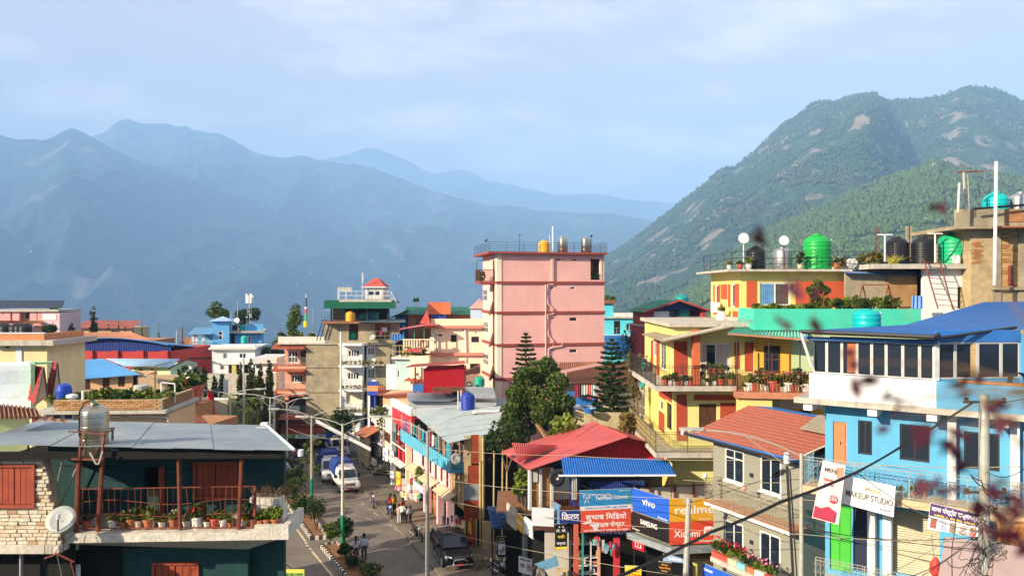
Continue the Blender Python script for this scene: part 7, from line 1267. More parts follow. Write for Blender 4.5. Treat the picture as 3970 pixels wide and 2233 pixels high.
# red-roofed house behind the signs
reg('Y1');fr=Fr(350,41,17);T=fr.T('red_roofed_house','old house with broad faded red roof and bamboo-slatted upper wall','house');zE,zA,uA,D=7.75,9.16,5.64,4.9;rr=mat('faded_red_sheet',(.48,.085,.08),.55,.2,.9,streak=.4,dirt=(.45,.13,.1),spec=.4)
for k in range(5):
 t0,t1=k/5,(k+1)/5;lf=Vector((0,0,.012*(k%2)));a,b_,c,d=Vector((0,-.1,zE)),Vector((uA,-.1,zA)),Vector((uA,D,zA)),Vector((0,D,zE));MB().prism([a.lerp(d,t0)+lf,b_.lerp(c,t0)+lf,b_.lerp(c,t1)+lf,a.lerp(d,t1)+lf],(0,0,-.02)).build('roof_sheet',T,rr)
MB().prism([(uA,-.1,zA),(8.6,-.1,zA-.85),(8.6,D,zA-.85),(uA,D,zA)],(0,0,-.02)).build('roof_sheet',T,rr);MB().bar((uA,-.15,zA+.03),(uA,D,zA+.03),.06).build('ridge_cap',T,rr)
gr=mat('gable_red',(.58,.02,.025),.55,.15,1.5)
MB().corr((2.6,.7,7.2),(uA,.7,7.2),(uA,.7,zA-.05),(2.6,.7,zE+.55),22,.025).build('gable_sheet',T,gr);MB().corr((uA,.7,7.2),(9.2,.7,7.2),(9.2,.7,zA-1.0),(uA,.7,zA-.05),26,.025).build('gable_sheet',T,gr)
L2=lambda x,y,d:fr.loc(P(x,y,d))
MB().corr(L2(258,1188,41.8),L2(440,1112,42.4),L2(632,1028,43.6),L2(205,1003,43.6),20,.03).build('side_gable_sheet',T,rr);MB().prism([L2(110,1090,44),L2(185,1140,43.4),L2(225,1065,44.0)],(0,0,-.02)).build('side_gable_sheet',T,rr)
slat=mat('bamboo_slat',(.46,.24,.09),.85,.3,4);reg('Y2');zlo=fr.Z(540,720,.5)
for i,(x0,x1)in enumerate(((432,522),(548,642))):
 u0,u1=fr.U(x0,.5),fr.U(x1,.5);zt=fr.Z(540,300,.5);n=20
 for k in range(n):bx(T,'wall_slat',slat,(u0,u1),(.5-.012*(k%2),.6),(zlo+(zt-zlo)*k/n+.008,zlo+(zt-zlo)*(k+1)/n-.008))
bx(T,'notice_board',wf,(fr.U(455,.45),fr.U(500,.45)),(.42,.46),(fr.Z(480,455,.45),fr.Z(480,345,.45)))
for x in(425,535,655):bx(T,'post',wf,(fr.U(x,.4)-.07,fr.U(x,.4)+.07),(.4,.62),(zlo-.2,zE-.1))
bx(T,'upper_wall',mat('pale_aqua',(.52,.62,.56),.85,.15,1),(fr.U(660,.8),fr.U(850,.8)),(.8,1.0),(fr.Z(750,640,.8),fr.Z(750,320,.8)));bx(T,'body',MM['dark'],(.9,9),(1.2,4.6),(0,7.15));bx(T,'blue_wall',mat('royal_blue',(.02,.06,.33)),(fr.U(848,.7),fr.U(948,.7)),(.7,.95),(fr.Z(900,720,.7),fr.Z(900,390,.7)))
r=fr.Rf(862,402,912,640,w=.65);window(T,'f',r,wf,MM['glass'],2,1,.07,.6)
MB().corr(fr.hit(1050,720,None,1.1),fr.hit(1631,720,None,1.1),fr.hit(1631,440,None,1.1),fr.hit(1050,450,None,1.1),30,.02).build('blue_back_sheet',T,mat('royal_blue',(.02,.06,.33)));railing(T,[fr.hit(672,735,None,-.3),fr.hit(945,755,None,-.3)],1.0,MM['rust'],.14,.014,(.05,.95));bx(T,'balcony_floor',MM['wood'],(fr.U(430),fr.U(945)),(-.35,.8),(zlo-.25,zlo-.1))
dish(P(700,470,40.2),.42,-168,12,'dark satellite dish beside the blue tin awning',MM['iron'],.25)
reg('Y1');S=thing('tin_awning','bright blue corrugated awning with white edge pipe below the red roof','awning',(0,0,0));MB().corr(P(690,1305,38.9),P(1735,1308,38.3),P(1668,1155,41.2),P(665,1140,41.4),44,.035,rows=2).build('sheet',S,mat('awning_blue',(.02,.15,.50),.4,.12,1.5,spec=.5));MB().tube([P(640,1312,38.85),P(1740,1310,38.25)],.05,8).build('edge_pipe',S,wf)
for x in(760,1350):MB().bar(P(x,1310,38.8),Vector((P(x,1310,38.8).x,38.9,.13)),.04).build('post',S,MM['iron'])
# signs over the shops
def board2(xL,dL,yT,yB,xR,dR,m,label,lines,th=.06,yTR=None,yBR=None,cat='sign',name='shop_sign',frame=True):
 """a board hung between two bearings; lines = (words, x share, z share, size, material, width share)"""
 a=P(xL,yT,dL);b_=P(xR,yT,dR);zb=P(xL,yB,dL).z;zt=a.z;e=Vector((b_.x-a.x,b_.y-a.y,0));L_=e.length;T=thing(name,label,cat,(a.x,a.y,zb),math.atan2(e.y,e.x));h=zt-zb
 bx(T,'board',m,(0,L_),(0,th),(0,h))
 if frame:MB().box((-.02,L_+.02),(th,th+.03),(-.02,.03)).box((-.02,L_+.02),(th,th+.03),(h-.03,h+.02)).build('frame',T,MM['galv'])
 for(s,fx,fz,sz,mm,mw)in lines:text(T,'lettering',s,(L_*fx,-.006,h*fz),(R(90),0,0),sz*h,mm,maxw=L_*mw if mw else None,bold=.012)
 return T,L_,h
reg('Y2');net=mat('sign_cerulean',(.03,.25,.52),.5,.08,2);sred=mat('sign_orange_red',(.68,.075,.035),.55,.1,2);sbl=mat('sign_blue',(.015,.10,.55),.5,.08,2);sbk=mat('sign_black',(.012,.011,.012),.45,.1,2);syl=mat('sign_mustard',(.72,.36,.015),.5,.08,2)
T,L_,h=board2(948,38.7,552,762,1500,39.2,net,'blue network board with antenna emblem above the red media board',[('TechMinds Network',.60,.60,.26,whk,.62),('Dedicated to Connectivity',.40,.78,.10,whk,.36),('Phidim-01, Panchthar   024-520000',.5,.12,.09,blu,.8),('info@techminds.net',.85,.93,.06,whk,.22)])
bx(T,'white_strip',wf,(.01,L_-.01),(-.004,-.0005),(.02*h,.22*h));b=MB()
for s_ in(-1,1):b.bar((L_*.13+s_*.12,-.01,h*.36),(L_*.13,-.01,h*.72),.012)
b.bar((L_*.13-.08,-.01,h*.48),(L_*.13+.08,-.01,h*.48),.01)
for r_ in(.1,.17):
 for s_ in(-1,1):b.tube([(L_*.13+s_*r_*math.cos(t),-.01,h*.72+r_*math.sin(t))for t in(-.7,-.35,0,.35,.7)],.01,4)
b.build('antenna_emblem',T,whk)
board2(735,38.4,765,895,955,38.5,mat('sign_navy',(.012,.035,.20),.5,.1,2),'navy board with one big white Devanagari word',[('िकरण',.5,.5,.72,whk,.85)])
T,L_,h=board2(960,38.3,765,990,1485,38.7,sred,'torn orange-red media centre board with white Devanagari lettering',[('सुभाष िमिडयो',.5,.68,.34,whk,.82),('मोबाइल सेन्टर',.52,.32,.28,whk,.7),('यहाँ फोटो, िभिडयो सम्पूर्ण काम हुन्छ',.5,.07,.09,whk,.9)])
MB().prism([(L_*.2,-.012,h*.33),(L_*.3,-.012,h*.36),(L_*.34,-.012,h*.2),(L_*.3,-.012,h*.03),(L_*.25,-.012,h*.12)],(0,.005,0)).build('torn_patch',T,wf);MB().prism([(0,-.012,h*.42),(L_*.1,-.012,h*.5),(L_*.22,-.012,h*.45),(L_*.08,-.012,h*.39)],(0,.005,0)).build('torn_patch',T,wf)
board2(1130,38.9,965,1015,1500,39.1,mat('sign_navy',(.012,.035,.20)),'dark board half hidden under the torn media board',[('नमस्ते',.45,.5,.9,whk,.8)])
board2(440,39.2,728,915,672,39.0,mat('sign_silver',(.55,.58,.62),.5,.1,2),'faded silver-grey shop board left of the navy board',[('Neoli',.78,.5,.22,mat('grey_ink',(.4,.42,.45),.6,0),.35),('Shiva Electronics',.7,.16,.14,whk,.5)])
board2(665,39.6,670,860,730,38.9,mat('sign_bluegrey',(.12,.25,.42),.5,.2,3),'narrow blue and yellow board angled behind the navy board',[('X',.4,.5,.3,yk,.5)])
T,L_,h=board2(686,38.6,905,1170,812,38.7,sbk,'tall black and yellow watch-repair board',[('जे. के.',.5,.74,.15,whk,.85),('घडी',.5,.50,.15,yk,.6),('मर्मत',.5,.24,.15,whk,.75)]);bx(T,'yellow_foot',yk,(.01,L_-.01),(-.005,-.0005),(.01,h*.11));MB().prism([(L_*.3,-.008,h*.9),(L_*.36,-.008,h*.94),(L_*.42,-.008,h*.9),(L_*.36,-.008,h*.86)],(0,.006,0)).prism([(L_*.6,-.008,h*.9),(L_*.66,-.008,h*.94),(L_*.72,-.008,h*.9),(L_*.66,-.008,h*.86)],(0,.006,0)).build('ornament',T,whk)
board2(172,43.8,675,875,270,42.2,mat('sign_greyish',(.52,.48,.42),.6,.3,3),'weathered pale board facing the street above the dark stall',[('PHOTO',.5,.6,.2,mat('grey_ink',(.4,.42,.45)),.8)]);board2(272,42.1,775,935,356,40.8,mat('sign_amber',(.72,.42,.03),.6,.15,3),'amber board facing the street with faded script',[('फोटो',.45,.5,.3,whk,.7)]);board2(358,40.7,820,985,443,39.6,mat('sign_snow',(.70,.72,.74),.6,.1,3),'white board facing the street with a small green mark',[('ल',.6,.4,.25,mat('green_ink',(.05,.3,.1)),.3)])
T,L_,h=board2(82,45,1035,1245,165,45,sbk,'upright stand board with purple heading and pale picture beside the rubble',[('र सुन',.5,.90,.09,yk,.6),('जोस पेय',.5,.76,.09,whk,.8)]);bx(T,'picture',wf,(.03,L_-.03),(-.006,-.001),(h*.12,h*.66));leaves('sprig',blob_pts([(L_*.5,-.012,h*.4,.14,.28)],30,4,.1),.09,T,MM['leafB'])
T,L_,h=board2(300,43.2,1238,1400,442,42.6,wf,'white optician board showing a large drawn eye',[('आँखा जाँच',.5,.86,.16,ink,.8)]);MB().prism([(L_*(.30+.2*math.cos(t)),-.01,h*(.48+.13*math.sin(t)))for t in np.linspace(0,6.28,15)[:-1]],(0,.008,0)).build('eye_outline',T,ink);MB().prism([(L_*(.30+.15*math.cos(t)),-.014,h*(.47+.085*math.sin(t)))for t in np.linspace(0,6.28,15)[:-1]],(0,.003,0)).build('eye_white',T,wf);MB().prism([(L_*(.30+.06*math.cos(t)),-.018,h*(.48+.08*math.sin(t)))for t in np.linspace(0,6.28,13)[:-1]],(0,.003,0)).build('pupil',T,ink);bx(T,'portrait',mat('portrait_grey',(.4,.38,.36),.7,.5,9),(L_*.62,L_*.95),(-.006,-.001),(h*.25,h*.68))
reg('Y3')
vL,vR,rE=(130,38.7),(480,36.6),(915,36.9)
T,L_,h=board2(vL[0],vL[1],600,812,vR[0],vR[1],sbl,'angled blue phone-shop board with white vivo lettering',[('vivo',.46,.55,.42,whk,.36),('SK Enterprises',.84,.08,.10,whk,.26)]);board2(vL[0],vL[1],826,1004,vR[0],vR[1]-.0,sbk,'angled black phone-shop board with white SAMSUNG lettering',[('SAMSUNG',.46,.62,.36,whk,.46),('SK Enterprises',.10,.12,.12,whk,.2)])
T,L_,h=board2(484,36.6,708,928,rE[0],rE[1],syl,'mustard phone-shop board with thin white realme lettering',[('realme',.56,.50,.52,whk,.88),('SK Enterprises',.8,.08,.08,whk,.25)]);T,L_,h=board2(484,36.6,931,1148,rE[0],rE[1],sred,'orange phone-shop board with white Xiaomi lettering and rounded emblem',[('Xiaomi',.40,.46,.42,whk,.58),('SK Enterprises',.82,.12,.13,whk,.32)])
MB().prism([(L_*.88+.17*L_*.62*math.copysign(abs(math.cos(t))**.5,math.cos(t)),-.008,h*.56+h*.2*math.copysign(abs(math.sin(t))**.5,math.sin(t)))for t in np.linspace(0,6.28,25)[:-1]],(0,.006,0)).build('emblem',T,whk);text(T,'emblem_letters','mi',(L_*.88,-.016,h*.56),(R(90),0,0),h*.3,sred,bold=.02)
T,L_,h=board2(425,37.3,1238,1300,632,37.0,mat('sign_iceblue',(.28,.42,.62),.4,.1,2),'small pale blue vivo board under the corner fascia',[('vivo',.55,.5,.8,whk,.6)]);board2(668,37.4,1222,1305,918,37.6,mat('sign_bronze',(.38,.17,.03),.5,.15,2),'bronze board with dark lettering under the orange board',[('SK ENTERPRISES',.55,.62,.5,mat('oxblood_ink',(.12,.02,.015),.6,0),.95),('Contact no: 9842',.5,.15,.18,whk,.6)])
T,L_,h=board2(130,38.8,1078,1175,240,38.2,mat('sign_scarlet',(.60,.015,.03),.45,.05,2),'square scarlet board with a white box outline and numeral one',[('1',.5,.52,.42,whk,None)],.1);MB().box((L_*.25,L_*.62),(-.008,-.002),(h*.74,h*.79)).box((L_*.25,L_*.3),(-.008,-.002),(h*.24,h*.735)).box((L_*.305,L_*.75),(-.008,-.002),(h*.24,h*.29)).box((L_*.70,L_*.75),(-.008,-.002),(h*.295,h*.60)).build('box_outline',T,whk)
T,L_,h=board2(57,37.5,1350,1480,215,37.4,mat('sign_lemon',(.78,.60,.03),.5,.05,2),'lemon yellow instalment-offer board reading 0 EMI',[('0',.2,.42,.62,redk,None),('EMI',.66,.30,.34,redk,.5),('% ब्याजमा',.7,.62,.14,redk,.4)]);board2(378,37.2,1310,1410,500,37.0,sbk,'small black board with orange script over the phone shop door',[('Shiva',.5,.8,.22,mat('orange_ink',(.85,.35,.03),.6,0),.5),('Video Mixing',.5,.5,.24,mat('orange_ink',(.85,.35,.03)),.9),('Center',.5,.2,.22,mat('orange_ink',(.85,.35,.03)),.5)])
# phone-shop corner building
f=Fr(484,36.75,9);T=f.T('phone_shop','corner phone shop with walled roof terrace behind its stacked boards','building');W=f.U(905);zp=f.Z(700,690)
a=P(130,700,38.85);la=f.loc(a);a2=Vector((f.U(905),.35,0));zf_=f.Z(600,1150);zl_=f.Z(600,1210)
MB().prism([(la.x,la.y+.12,0),(0,.15,0),(W,.12,0),(W,4,0),(la.x+1.5,4.5,0)],(0,0,.13+.01)).build('floor',T,MM['slab']);MB().prism([(la.x-.3,la.y,zl_),(-.03,-.35,zl_),(W+.1,-.35,zl_),(W+.1,.1,zl_),(0,.14,zl_),(la.x,la.y+.25,zl_)],(0,0,zf_-zl_)).build('fascia',T,mat('fascia_grey',(.25,.29,.30),.7,.25,2,streak=.4,dirt=(.4,.35,.2)))
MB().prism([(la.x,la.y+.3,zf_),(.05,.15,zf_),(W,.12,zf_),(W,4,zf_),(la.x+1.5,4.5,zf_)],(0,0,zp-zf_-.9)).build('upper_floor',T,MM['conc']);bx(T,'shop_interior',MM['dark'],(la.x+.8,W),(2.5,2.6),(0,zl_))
pp=mat('parapet_cream',(.62,.56,.46),.85,.15,2,streak=.3,dirt=(.4,.33,.24))
for x0,x1 in((205,330),(335,500),(510,535),(555,720),(728,900)):bx(T,'parapet_panel',pp,(f.U(x0,3),f.U(x1,3)),(3.0,3.1),(zp-.85,f.Z(600,580,3)))
for x in(302,540,724):bx(T,'parapet_post',MM['rust'],(f.U(x,2.9)-.05,f.U(x,2.9)+.05),(2.9,2.98),(zp-.9,f.Z(600,530 if x==302 else 570,3)+.1))
MB().bar(f.hit(200,590,None,2.95),f.hit(905,565,None,2.95),.03).build('parapet_rail',T,MM['iron']);bx(T,'yellow_under_board',mat('sign_mustard',(.72,.36,.015)),(la.x+.3,-.1),(la.y-.02,la.y+.02),(zl_-.3,zl_-.05),(0,0,math.atan2(-la.y,-la.x)))
reg('Y2')
for x0,x1,m in((880,930,mat('post_red',(.50,.10,.06),.7,.2,2)),(1300,1365,mat('post_red2',(.50,.03,.04),.7,.2,2)),(1132,1160,mat('post_peach',(.60,.28,.18),.8,.2,2)),(965,985,mat('post_green',(.03,.25,.2)))):l0,l1=P(x0,1440,38.5),P(x1,1440,38.5);tag(bx(None,'shop_post',m,(l0.x,l1.x),(38.4,38.6),(.13,P(x0,900 if x0<1000 else 1050,38.5).z)),{880:'salmon-red wooden post under the navy board',1300:'crimson painted plank beside the hanging sachets',1132:'peach wooden post before the goods shelves',965:'thin green post before the goods shelves'}[x0],'post')
T=thing('goods_shelf','pale wooden shelves of goods inside the open shop','shelf',(0,0,0));
for y in(1105,1245,1330,1415):a,b_=P(850,y,39.6),P(1140,y,39.6);bx(T,'shelf_board',wf,(a.x,b_.x),(39.5,39.9),(a.z-.03,a.z))
for x in(850,1060,1138):a,b_=P(x,1449,39.6),P(x,1080,39.6);bx(T,'upright',wf,(a.x-.03,a.x+.03),(39.5,39.9),(.13,b_.z))
q=random.Random(31)
for k in range(26):
 x=q.uniform(870,1130);y=q.choice((1100,1240,1325,1410));l=P(x,y,39.55);tag(bx(None,'carton',mat('carton_%d'%(k%5),[(.5,.05,.05),(.6,.55,.5),(.05,.15,.35),(.5,.35,.1),(.1,.3,.15)][k%5],.7,.2,4),(l.x,l.x+.16),(l.y,l.y+.2),(l.z+.003,l.z+q.uniform(.14,.3))),['red','pale','blue','brown','green'][k%5]+' goods box on the pale wooden shelves','box','boxes on the shop shelves')
for k in range(18):
 x=1080+q.uniform(0,210);y=1060+(x-1080)*.5+q.uniform(0,90);l=P(x,y,38.2);c_=[(.65,.04,.06),(.2,.45,.6),(.6,.6,.65),(.05,.35,.25)][k%4];tag(MB().corr(l,l+Vector((.13,0,0)),l+Vector((.13,0,.3)),l+Vector((0,0,.3)),2,.02).build('sachet_strip',None,mat('sachet_%d'%(k%4),c_,.5,.2,5)),['red','sky blue','silver','green'][k%4]+' strip of sachets hanging beside the crimson plank','sachet strip','hanging sachet strips')
tag(MB().prism([P(470,1320,38.3),P(700,1235,38.3),P(725,1335,38.2),P(490,1410,38.2)],(0,.05,0)).build('loose_board',None,mat('sign_steel_blue',(.10,.25,.38),.5,.4,4)),'battered blue board propped at a slant behind the crouching person','sign')
l=P(760,1449,38.2);T=thing('stool','low wooden stool below the watch-repair board','stool',(l.x,l.y,.13));wz=P(760,1375,38.2).z-.13;bx(T,'seat',mat('bamboo',(.55,.42,.20)),(-.25,.25),(-.2,.2),(wz-.05,wz));[bx(T,'leg',mat('bamboo',(.55,.42,.20)),(sx*.21-.025,sx*.21+.025),(sy*.16-.025,sy*.16+.025),(0,wz-.05))for sx in(-1,1)for sy in(-1,1)]
T=thing('stall','grey plastered stall front below the silver board','stall',(0,0,0));a,b_=P(450,1400,39.4),P(830,1400,39.4);bx(T,'wall',mat('plaster_grey',(.50,.47,.40),.9,.2,1.5,streak=.4,dirt=(.3,.26,.2)),(P(575,1,39.4).x,b_.x),(39.35,39.5),(0,P(600,945,39.4).z));bx(T,'back',MM['dark'],(a.x,b_.x),(40.2,40.3),(0,P(600,930,39.4).z));bx(T,'lintel',MM['wood'],(a.x,b_.x),(39.1,39.34),(P(600,945,39.4).z,P(600,920,39.4).z))
T=thing('lean_to','lean-to roof of blue corrugated strips on black poles beside the dark yard','lean-to',(0,0,0));reg('X3');MB().corr(P(540,500,46.2),P(850,500,45.8),P(830,60,47.5),P(460,60,47.8),12,.05).build('sheet',T,mat('striped_blue',(.12,.25,.48),.6,.3,2))
for k in range(4):MB().bar(P(560,250+k*85,45.9),P(850,150+k*95,45.6),.03).build('pole',T,MM['iron'])
for x in(560,830):MB().bar((P(x,520,46.2).x,46.2,0),P(x,480,46.2),.06).build('post',T,MM['iron'])
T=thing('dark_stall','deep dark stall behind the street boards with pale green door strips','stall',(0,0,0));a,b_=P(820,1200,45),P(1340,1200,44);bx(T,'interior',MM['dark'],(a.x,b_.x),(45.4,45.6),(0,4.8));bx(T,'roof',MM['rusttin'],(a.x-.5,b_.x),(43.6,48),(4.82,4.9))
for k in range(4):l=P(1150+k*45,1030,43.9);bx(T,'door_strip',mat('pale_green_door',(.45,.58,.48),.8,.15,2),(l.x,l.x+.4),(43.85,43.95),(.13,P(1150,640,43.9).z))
for i in range(26):
 x=q.uniform(250,760);y=q.uniform(1130,1330);l=G(x,y,.13);s_=q.uniform(.1,.3);r_=np.random.default_rng(i);v=r_.normal(size=(10,3));v/=np.linalg.norm(v,axis=1)[:,None];bm=bmesh.new();[bm.verts.new(Vector(p_)*s_)for p_ in v];bmesh.ops.convex_hull(bm,input=bm.verts);me=bpy.data.meshes.new('rubble');bm.to_mesh(me);bm.free();o=obj('rubble_stone',me,None,mat('rubble',(.20,.15,.09),.95,.4,4));o.location=l+Vector((0,0,s_*.4));tag(o,'loose stone in the rubble heap beside the pickup','stone','rubble stones beside the pickup')
# yellow house with brick-red panels
yel=mat('yellow_plaster',(.78,.64,.19),.85,.12,.8,streak=.3,dirt=(.5,.42,.15));ygr=mat('yellow_green',(.70,.66,.26),.85,.08,.8,streak=.1,dirt=(.5,.45,.2));rbr=mat('brick_red_panel',(.42,.065,.03),.85,.2,5,fine=.12);org=mat('orange_plaster',(.80,.40,.05),.85,.1,.8,streak=.25,dirt=(.5,.25,.06));lgr=mat('sage_plaster',(.46,.55,.30),.85,.08,.8)
reg('Y4');fr=Fr(360,41.5,0);T=fr.T('yellow_house','yellow house with brick-red panels, corner balconies and flower pots','building');W=fr.U(1060);D=9;z1=fr.Z(600,1420);z2=fr.Z(600,885,-1.2);z3=fr.Z(600,372)
mid=[fr.Rf(600,515,852,722)];low=[fr.Rf(580,1037,732,1285)];llo=[fr.Rl(240,1005,266,1090),fr.Rl(300,1030,343,1255)];lmi=[fr.Rl(186,500,214,628),fr.Rl(246,505,292,740)]
shell(T,W,D,0,z3,ygr,f=mid+low,l=llo+lmi,ml=yel);window(T,'f',mid[0],wf,MM['glass'],2,1,.09,.04);door(T,'f',low[0],MM['wood']);[window(T,'l',r,MM['wood']if i==1 else wf,MM['glass'],2 if i else 1,1,.07,.03)for i,r in enumerate(llo+lmi)]
cur_=mat('curtain',(.62,.55,.48),.9,.3,2)
for k,(t0,t1)in enumerate(((.02,.19),(.52,.96))):a0,a1=mid[0][0]+(mid[0][1]-mid[0][0])*t0,mid[0][0]+(mid[0][1]-mid[0][0])*t1;MB().corr((a0,.045,mid[0][2]+.1),(a1,.045,mid[0][2]+.1),(a1,.045,mid[0][3]-.1),(a0,.045,mid[0][3]-.1),6 if k else 3,.012,.004,per=5).build('curtain',T,cur_)
def panels(T,fr,rects,m,face='f',w=0.0,p=.035):
 for r in rects:
  if face=='f':a=fr.Rf(*r,w=w);bx(T,'panel',m,(a[0],a[1]),(w-p,w-.002),(a[2],a[3]))
  else:a=fr.Rl(*r,u=w);bx(T,'panel',m,(w-p,w-.002),(a[0],a[1]),(a[2],a[3]))
panels(T,fr,[(362,500,475,880),(886,508,926,735),(975,505,1056,755),(385,955,473,1355),(535,958,890,1005),(762,1028,890,1255)],rbr);panels(T,fr,[(168,490,184,800),(216,490,240,810),(296,920,346,1010),(236,905,292,985),(236,1110,282,1265)],rbr,'l')
bx(T,'pillar',mat('pillar_terracotta',(.55,.13,.05),.8,.12,2),(fr.U(525,-1),fr.U(584,-1)),(-1.15,-.75),(z2,z3-.1))
for z,ex,wd in((z2,1.25,fr.U(905,-1.2)),(z1,1.25,fr.U(700,-1.2)+2)):
 MB().prism([(-1.2,-1.25,z-.25),(wd,-1.25,z-.25),(wd,-.005,z-.25),(-.005,-.005,z-.25),(-.005,D-1,z-.25),(-1.2,D-1,z-.25)],(0,0,.25)).build('balcony_slab',T,MM['slab']);railing(T,[(-1.15,D-1,z),(-1.15,-1.2,z),(wd-.05,-1.2,z)],1.05,MM['iron'],.14,.011,(.06,.9,1.0),curl=(z==z1),mc=mat('rail_gold',(.30,.24,.10),.6,.2,3))
# pots on the balcony
pl=[(290,860,2),(330,862,4),(370,862,3),(400,864,2),(435,864,5),(470,864,0),(505,862,2),(605,862,3),(655,862,0),(715,862,4),(770,862,2),(860,862,5)]
for i,(x,y,k)in enumerate(pl):u=fr.U(x,-.95);l=fr.o+fr.u*u+fr.w*-.95;pot((l.x,l.y,z2),k,'potted flower behind the black railing of the yellow balcony','flower pots on the yellow balcony',.85)
bx(T,'pot_shelf',MM['wood'],(fr.U(590,-.8),fr.U(850,-.8)),(-.9,-.6),(fr.Z(700,780,-.8),fr.Z(700,775,-.8)))
for i,x in enumerate((620,668,712,765,820)):u=fr.U(x,-.75);l=fr.o+fr.u*u+fr.w*-.75;pot((l.x,l.y,fr.Z(700,775,-.8)),[0,1,2,1,0][i],['white pot on the high shelf under the curtained window','clay pot beside the first white one on the high shelf','red pot in the middle of the high shelf','clay pot right of the red one on the high shelf','white pot at the end of the high shelf'][i],'pots on the yellow balcony shelf',.7)
# slanting asbestos roof over the balcony
asb=mat('asbestos',(.33,.27,.18),.95,.3,1.5,streak=.3,dirt=(.2,.16,.1));MB().corr(fr.loc(P(88,432,47)),fr.loc(P(270,492,40)),fr.loc(P(872,362,39.8)),fr.loc(P(700,325,47)),2,.01,.07).build('balcony_roof',T,asb)
MB().corr(fr.loc(P(270,492,40.0)),fr.loc(P(872,362,39.8)),fr.loc(P(870,345,40.0)),fr.loc(P(270,472,40.2)),40,.02,.03).build('roof_edge',T,MM['slab'])
bx(T,'terrace',MM['slab'],(-.3,W+4),(-.3,D),(z3+.003,z3+.2))
# top storey
reg('Y5');ft=Fr(590,44.5,0);W=ft.U(1970);zt=ft.Z(1200,600);zb=z3+.2;fw=[ft.Rf(848,738,1258,1058)];lw_=[ft.Rl(255,772,300,1062),ft.Rl(470,760,512,1075)];T=ft.T('top_storey','yellow rooftop storey with red panels and a broad concrete slab roof','building')
wall(T,'f',0,W,zb,zt,yel,fw);wall(T,'l',.22,6.4,zb,zt,yel,lw_);bx(T,'wall',yel,(0,W),(6.4,6.6),(zb,zt));window(T,'f',fw[0],wf,MM['glass'],2,1,.1,.05);[window(T,'l',r,wf,MM['glass'],1,1,.08,.03)for r in lw_]
for t0,t1,c_ in((.03,.47,(.10,.25,.45)),(.55,.95,(.10,.07,.06))):a0,a1=fw[0][0]+(fw[0][1]-fw[0][0])*t0,fw[0][0]+(fw[0][1]-fw[0][0])*t1;MB().corr((a0,.055,fw[0][2]+.1),(a1,.055,fw[0][2]+.1),(a1,.055,fw[0][3]-.1),(a0,.055,fw[0][3]-.1),7,.012,.004,per=5).build('curtain',T,mat('curtain_%d'%int(c_[2]*100),c_,.9,.3,2))
panels(T,ft,[(670,722,803,1072),(1325,728,1968,1060),(680,1122,765,1205)],mat('terracotta_panel',(.50,.085,.035),.85,.12,2));panels(T,ft,[(232,775,246,1058),(302,770,322,1062),(335,768,414,965),(428,765,456,1070),(520,760,574,1080),(232,1098,380,1175),(490,1125,576,1205)],MATS['terracotta_panel'],'l')
bx(T,'roof_slab',MM['slab'],(-.9,W+.2),(-.7,6.8),(zt+.003,ft.Z(1200,565,-.7)));zr=ft.Z(1200,565,-.7);railing(T,[(-.6,6,zr),(-.6,-.4,zr),(ft.U(2240,-.4),-.4,zr)],1.0,MM['iron'],1.6,.014,(.3,.62,1.0),post=1.5)
rl=lambda x,w_:(lambda u:Vector((ft.o.x+ft.u.x*u+ft.w.x*w_,ft.o.y+ft.u.y*u+ft.w.y*w_,zr)))(ft.U(x,w_))
tank(rl(1615,.6),.78,1.95,mat('tank_green',(.01,.36,.06),.4,.08,2),'huge bright green water tank on the yellow house roof',7);tank(rl(790,.8),.55,1.3,MATS['black_plastic'],'black water tank by the white dish on the yellow house roof',6);steel_tank(rl(1150,1.0),.55,1.25,'grey steel tank between the black tank and green tank',(.25,.5,.75),mat('dull_steel',(.42,.43,.44),.4,.1,3,metal=.7))
for x,y,r_,lb in((630,160,.30,'round white dish on a pole at the roof corner'),(1168,190,.27,'round white dish on a red pole beside the grey steel tank')):
 l=rl(x,.0);z=ft.Z(x,y);T2=thing('satellite_dish',lb,'satellite dish',l);MB().bar((0,0,0),(0,0,z-l.z),.03,6).build('mast',T2,MM['white']if x<700 else MM['rust']);b=MB().lathe([(.01,.0),(r_*.5,.03),(r_*.9,.09),(r_,.12),(r_,.2),(r_*.95,.2),(.02,.17)],24);v=[Matrix.Rotation(R(80),4,'X')@Vector(p_)+Vector((0,.1,z-l.z))for p_ in b.v];b.v=v;b.build('bowl',T2,wf,True)
dish(rl(2080,-.2),.31,160,25,'grey satellite dish at the right end of the roof railing',mast=.35)
for i,(x,k,lb)in enumerate(((700,4,'white pot with grass tuft on the slab edge by the first white dish'),(1390,3,'white pot with dark bush left of the huge green tank'),(1880,5,'banded pot with spiky plant right of the huge green tank'),(2150,0,'white pot beside the grey dish'),(580,2,'low pot with yellowish grass behind the railing'),(440,4,'pot plant at the left corner of the roof railing'))):pot(rl(x,.0),k,lb,'pots on the yellow house roof',.95)
l=ft.o;tag(bx(None,'air_conditioner',wf,(l.x-.55,l.x-.2),(l.y+3.6,l.y+4.5),(ft.ZL(350,1150,-.3),ft.ZL(350,1010,-.3))),'white outdoor air-conditioner unit on the yellow side wall','air conditioner');T2=thing('rubbish_sacks','pile of white sacks and green bag at the foot of the yellow side wall','sacks',(l.x-.6,l.y+1.8,zb-.1));leaves('green_bag',blob_pts([(0,0,.75,.2,.12)],60,2),.15,T2,MM['leafC']);MB().lathe([(.02,0),(.3,.05),(.32,.35),(.15,.6),(.02,.62)],12,(0,0,0)).lathe([(.02,0),(.26,.05),(.28,.3),(.12,.5),(.02,.52)],12,(.3,.7,0)).build('sack',T2,wf)
